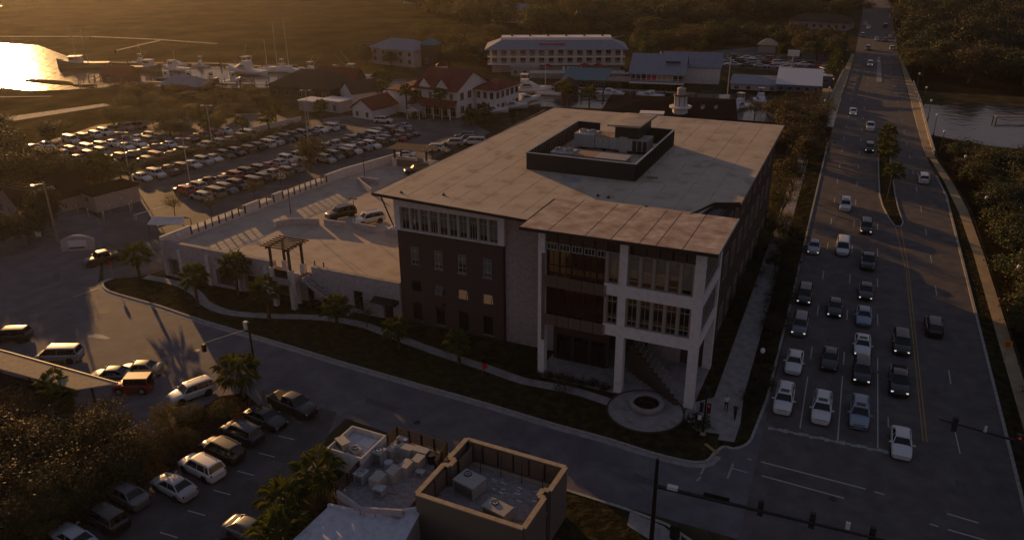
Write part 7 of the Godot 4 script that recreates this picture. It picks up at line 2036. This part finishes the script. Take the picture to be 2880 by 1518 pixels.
func build_street_things() -> void:
	var mb: MB
	var n := 0
	for a in [[19.3, -188.0], [18.9, -204.8], [18.6, -222], [18.4, -240], [17.6, -262], [16.8, -290], [21.6, -168], [22.4, -141.9], [23.0, -112]]:
		globe_lamp("globe lamp right of the highway, %s" % ["at the bridge's near end", "first on the bridge", "second on the bridge", "third on the bridge", "fourth on the bridge", "farthest past the bridge", "by the white suv driving away", "beside the lit pavement's middle", "where the lit pavement ends"][n], V(a[0], .1, a[1]), 4.4, true)
		n += 1
	n = 0
	for a in [[-5.2, -232], [-4.8, -246], [-4.4, -262], [-3.8, -280], [-3.0, -306], [-5.4, -214], [-4.6, -79.1]]:
		globe_lamp("globe lamp left of the highway, %s" % ["first on the bridge", "second on the bridge", "third on the bridge", "fourth on the bridge", "farthest past the bridge", "among the thin trees before the bridge", "beside the corner pavement near the white suvs"][n], V(a[0], .1, a[1]), 4.2 if n < 6 else 3.6, true)
		n += 1
	# parking lot light poles
	n = 0
	for a in [[-109.3, -109.0, 10.5], [-126.8, -111.5, 9.5], [-108.9, -144.6, 10.5], [-117.5, -157.0, 10.0], [-129.0, -137.0, 9.5]]:
		var o := thing("lot_light", "tall pale parking lot light pole, %s" % ["between the first two rows near the street", "at the street end of the hedge row", "between the first two rows midway", "behind the third row's far end", "in the hedge strip midway"][n], "lamp post", V(a[0], 0, a[1]), .3, "light poles of the left lot")
		mb = MB.new(); mb.tube(V(0, 0, 0), V(0, a[2], 0), .12, .08, 8); part("pole", mb, M["galvanised"], o)
		mb = MB.new(); mb.tube(V(0, 0, 0), V(0, .8, 0), .32, .32, 10); part("footing", mb, M["kerb"], o)
		mb = MB.new(); mb.bb(V(-1.1, a[2] - .05, -.05), V(1.1, a[2] + .05, .05)); part("arm", mb, M["galvanised"], o)
		for s in [-1, 1]:
			mb = MB.new(); mb.bb(V(s * 1.0 - .3, a[2] - .1, -.22), V(s * 1.0 + .3, a[2] + .08, .22)); part("lamp_head", mb, M["lamp_globe"], o)
		n += 1
	var o := thing("utility_pole", "pale wooden utility pole with lamp and wires at the left street", "utility pole", V(-111.8, 0, -82.3))
	mb = MB.new(); mb.tube(V(0, 0, 0), V(0, 9.8, 0), .19, .13, 8); part("pole", mb, M["dock_wood"], o)
	mb = MB.new(); mb.tube(V(0, 9.5, 0), V(-1.6, 9.2, .6), .05, .04, 6); part("bracket", mb, M["aluminium"], o)
	mb = MB.new(); mb.bb(V(-2.0, 9.0, .45), V(-1.4, 9.25, .8)); part("lamp_head", mb, M["lamp_globe"], o)
	for k in 3:
		mb = MB.new()
		for j in 8:
			var t := j / 8.0; var u := (j + 1) / 8.0
			mb.tube(V(-26 * t, 9.4 - .5 * k - 5 * t * (1 - t), -4 * t), V(-26 * u, 9.4 - .5 * k - 5 * u * (1 - u), -4 * u), .018, .018, 4)
		part("wire", mb, M["dark_metal"], o)
	o = thing("monument_sign", "grey arched stone sign with white panel at the left street", "sign", V(-105.6, 0, -80.9), deg_to_rad(-66) + PI / 2 + .15)
	mb = MB.new(); var rings := []
	for z in [-.3, .3]:
		var ring := []
		for k in 13: ring.append(V(-2.4 + 4.8 * k / 12.0, 1.7 + .75 * sin(PI * k / 12.0), z))
		ring.append(V(2.4, 0, z)); ring.append(V(-2.4, 0, z)); rings.append(ring)
	mb.loft(rings); part("stone", mb, M["garage_wall"], o)
	mb = MB.new(); mb.bb(V(-1.3, .7, .31), V(1.3, 1.7, .34)); part("panel", mb, M["sign_white"], o)
	mb = MB.new(); mb.bb(V(-1.2, .38, .31), V(.9, .6, .34)); part("name_strip", mb, M["dark_metal"], o)
	o = thing("small_notice", "small white square notice on a post left of the arched sign", "sign", V(-113.5, 0, -80.6), .4)
	mb = MB.new(); mb.tube(V(0, 0, 0), V(0, 1.3, 0), .04, .04, 6); part("post", mb, M["dark_metal"], o)
	mb = MB.new(); mb.bb(V(-.45, 1.2, -.03), V(.45, 2.0, .03)); part("plate", mb, M["sign_white"], o)
	# bollards in front of the low shop
	n = 0
	for a in [[-122.0, -96.5], [-118.0, -96.0], [-114.5, -95.2], [-115.6, -98.8], [-112.8, -98.4], [-111.8, -97.0], [-119.6, -93.0], [-116.2, -92.2], [-112.4, -92.0]]:
		o = thing("bollard_light", "slim pale bollard before the low palm shop, %s" % ORD[n], "bollard", V(a[0], 0, a[1]), 0, "bollards before the low shop")
		mb = MB.new(); mb.tube(V(0, 0, 0), V(0, 1.5, 0), .08, .08, 8); part("shaft", mb, M["kerb"], o)
		mb = MB.new(); mb.tube(V(0, 1.5, 0), V(0, 1.75, 0), .13, .06, 8); part("cap", mb, M["lamp_globe"], o)
		n += 1
	o = thing("barrier_arm", "pale horizontal barrier arm across the left lot's entrance", "barrier", V(-108.0, 0, -94.3), 0)
	mb = MB.new(); mb.bar(V(0, 1.0, 0), V(1.6, 1.0, -5.4), .1, .12); part("arm", mb, M["sign_white"], o)
	mb = MB.new(); mb.bb(V(-.25, 0, -.25), V(.25, 1.1, .25)); part("box", mb, M["kerb"], o)
	# span-wire pole on the side street
	o = thing("signal_wire_pole", "dark pole with white box and a hanging signal on its wire mid-street", "utility pole", V(-56.0, 0, -60.6))
	mb = MB.new(); mb.tube(V(0, 0, 0), V(0, 6.4, 0), .15, .11, 8); part("pole", mb, M["dark_metal"], o)
	mb = MB.new(); mb.bb(V(-.55, 5.7, -.15), V(-.15, 6.5, .2)); part("white_box", mb, M["sign_white"], o)
	mb = MB.new()
	for j in 6:
		var t := j / 6.0; var u := (j + 1) / 6.0
		mb.tube(V(-5.2 * t, 5.7 - 2.0 * t, 1.6 * t), V(-5.2 * u, 5.7 - 2.0 * u, 1.6 * u), .02, .02, 4)
	part("wire", mb, M["galvanised"], o)
	mb = MB.new(); mb.bb(V(-5.35, 2.7, 1.45), V(-5.0, 3.6, 1.8)); part("hanging_signal", mb, M["stone_black"], o)
	# near signal mast and its long arm
	o = thing("signal_mast", "black signal mast with long arm across the bottom right", "traffic signal", V(-9.5, .1, -51.0))
	mb = MB.new(); mb.tube(V(0, 0, 0), V(0, 8.0, 0), .2, .13, 10); part("pole", mb, M["dark_metal"], o)
	mb = MB.new(); mb.tube(V(0, 5.5, 0), V(20, 5.75, .2), .17, .08, 10); part("arm", mb, M["dark_metal"], o)
	mb = MB.new(); mb.bb(V(.9, 5.6, -.2), V(1.7, 5.85, .2)); part("camera_box", mb, M["sign_white"], o)
	for x in [7.8, 11.4, 15.4]:
		mb = MB.new(); mb.bb(V(x - .2, 5.0, -.35), V(x + .2, 6.3, -.05)); part("signal_head", mb, M["stone_black"], o)
		for k in 3:
			mb = MB.new(); mb.tube(V(x, 5.25 + .4 * k, -.34), V(x, 5.25 + .4 * k, -.52), .14, .14, 10, false); part("visor", mb, M["stone_black"], o)
	mb = MB.new(); mb.bb(V(13.6, 5.8, -.1), V(13.9, 6.35, .1)); part("detector", mb, M["sign_white"], o)
	mb = MB.new(); mb.box(V(4.6, 5.75, 0), V(1.9, .5, .06)); part("street_name_board", mb, M["dark_metal"], o)
	o = thing("ground_cabinet", "dark round-topped cabinet at the near mast's foot", "cabinet", V(-7.9, .1, -52.2))
	mb = MB.new(); mb.tube(V(0, 0, 0), V(0, 1.0, 0), .42, .42, 12); mb.tube(V(0, 1.0, 0), V(0, 1.25, 0), .42, .2, 12); part("shell", mb, M["dark_metal"], o)
	mb = MB.new(); mb.tube(V(0, 0, 0), V(0, .06, 0), .55, .55, 12); part("footing", mb, M["kerb"], o)
	# far mast on the right side
	o = thing("right_signal_mast", "dark signal mast reaching in from the right edge with a red light", "traffic signal", V(22.0, .1, -66.0))
	mb = MB.new(); mb.tube(V(0, 0, 0), V(0, 7.0, 0), .2, .14, 10); part("pole", mb, M["dark_metal"], o)
	mb = MB.new(); mb.tube(V(0, 6.0, 0), V(-11, 6.2, -1.9), .15, .07, 10); part("arm", mb, M["dark_metal"], o)
	for a in [[-9.8, -1.7], [-5.2, -.9]]:
		mb = MB.new(); mb.bb(V(a[0] - .2, 5.5, a[1] - .1), V(a[0] + .2, 6.8, a[1] + .25)); part("signal_head", mb, M["stone_black"], o)
	mb = MB.new(); mb.tube(V(-7.6, 6.25, -1.2), V(-7.6, 6.75, -1.2), .14, .1, 8); part("camera", mb, M["sign_white"], o)
	mb = MB.new(); mb.tube(V(-5.2, 6.55, -.64), V(-5.2, 6.55, -.60), .12, .12, 10); part("red_lamp", mb, M["signal_red"], o)
	o = thing("warning_sign", "orange-yellow square warning sign on the right verge", "sign", V(20.1, .05, -93.8), -.25)
	mb = MB.new(); mb.tube(V(0, 0, 0), V(0, 2.0, 0), .04, .04, 6); part("post", mb, M["galvanised"], o)
	mb = MB.new(); mb.bb(V(-.42, 1.85, .04), V(.42, 2.7, .07)); part("plate", mb, M["sign_orange"], o)
	mb = MB.new(); mb.bb(V(-.25, 2.38, .071), V(.25, 2.48, .078)); mb.bb(V(-.25, 2.16, .071), V(.25, 2.26, .078)); mb.bb(V(-.2, 1.97, .071), V(.2, 2.05, .078)); part("sign_bars", mb, M["stone_black"], o)
	# white wall behind the third row
	o = thing("low_lot_wall", "long low pale wall behind the third parking row", "wall", V(0, 0, 0))
	mb = MB.new(); mb.bar(V(-131.2, .6, -147.5), V(-126.4, .6, -166.0), .3, 1.2); part("wall", mb, M["white_wall"], o)
	mb = MB.new(); mb.bar(V(-131.2, 1.24, -147.5), V(-126.4, 1.24, -166.0), .42, .08); part("coping", mb, M["concrete"], o)
	# lit canopy beside the deck's street corner
	o = thing("shade_sail", "pale sunlit canvas canopy at the deck's left corner", "canopy", V(-97.8, -.5, -91.8), .35)
	mb = MB.new(); mb.loft([[V(-3.0, 2.4, 1.4), V(-3.0, 2.46, 1.4), V(3.0, 2.46, 1.4), V(3.0, 2.4, 1.4)], [V(-2.6, 3.3, 0), V(-2.6, 3.36, 0), V(2.6, 3.36, 0), V(2.6, 3.3, 0)], [V(-3.0, 2.5, -1.4), V(-3.0, 2.56, -1.4), V(3.0, 2.56, -1.4), V(3.0, 2.5, -1.4)]]); part("canvas", mb, M["white_wall"], o)
	for x in [-2.9, 2.9]:
		for z in [-1.3, 1.3]:
			mb = MB.new(); mb.tube(V(x, 0, z), V(x, 2.45, z), .06, .06, 6); part("post", mb, M["dark_metal"], o)
	# people-sized details by the deck corner
	o = thing("corner_stop_sign", "small red sign on a thin post at the left lawn corner", "sign", V(-92.6, .05, -75.2), 0)
	mb = MB.new(); mb.tube(V(0, 0, 0), V(0, 2.2, 0), .04, .04, 6); part("post", mb, M["galvanised"], o)
	mb = MB.new(); mb.tube(V(0, 2.0, .04), V(0, 2.0, .07), .38, .38, 8); part("plate", mb, M["awning_red"], o)
	# ragged pale patch and ironwork on the side street
	o = thing("street_patch", "pale ragged patch of old paint on the side street at left", "patch", V(-79.5, .022, -60.8), .2)
	mb = MB.new(); mb.prism(P([[-1.5, -.2], [-.9, -.6], [.2, -.5], [1.7, .1], [1.2, .4], [-.4, .35], [-1.3, .3]]), 0, .006); part("paint", mb, M["worn_paint"], o)

# things that would share a label are told apart by their place from left to right in the picture
func tell_apart(cam: Camera3D) -> void:
	var by := {}
	for o in get_children():
		if o is Node3D and o.has_meta("label"):
			var l: String = o.get_meta("label")
			if not by.has(l): by[l] = []
			by[l].append(o)
	var f := 2280.0 / 1440.0
	for l in by:
		if by[l].size() < 2 or by[l].size() > 30 or l.split(" ").size() > 11: continue
		var seen := []
		for o in by[l]:
			var q: Vector3 = cam.transform.affine_inverse() * (o.position + Vector3(0, 2, 0))
			var x := f * q.x / -q.z
			if absf(x) < 1.0 and absf(q.y / -q.z) < .333: seen.append([x, o])
		seen.sort_custom(func(a, b): return a[0] < b[0])
		if seen.size() < by[l].size(): continue
		for k in seen.size(): seen[k][1].set_meta("label", "%s, %s from the left" % [l, ORD[k]])
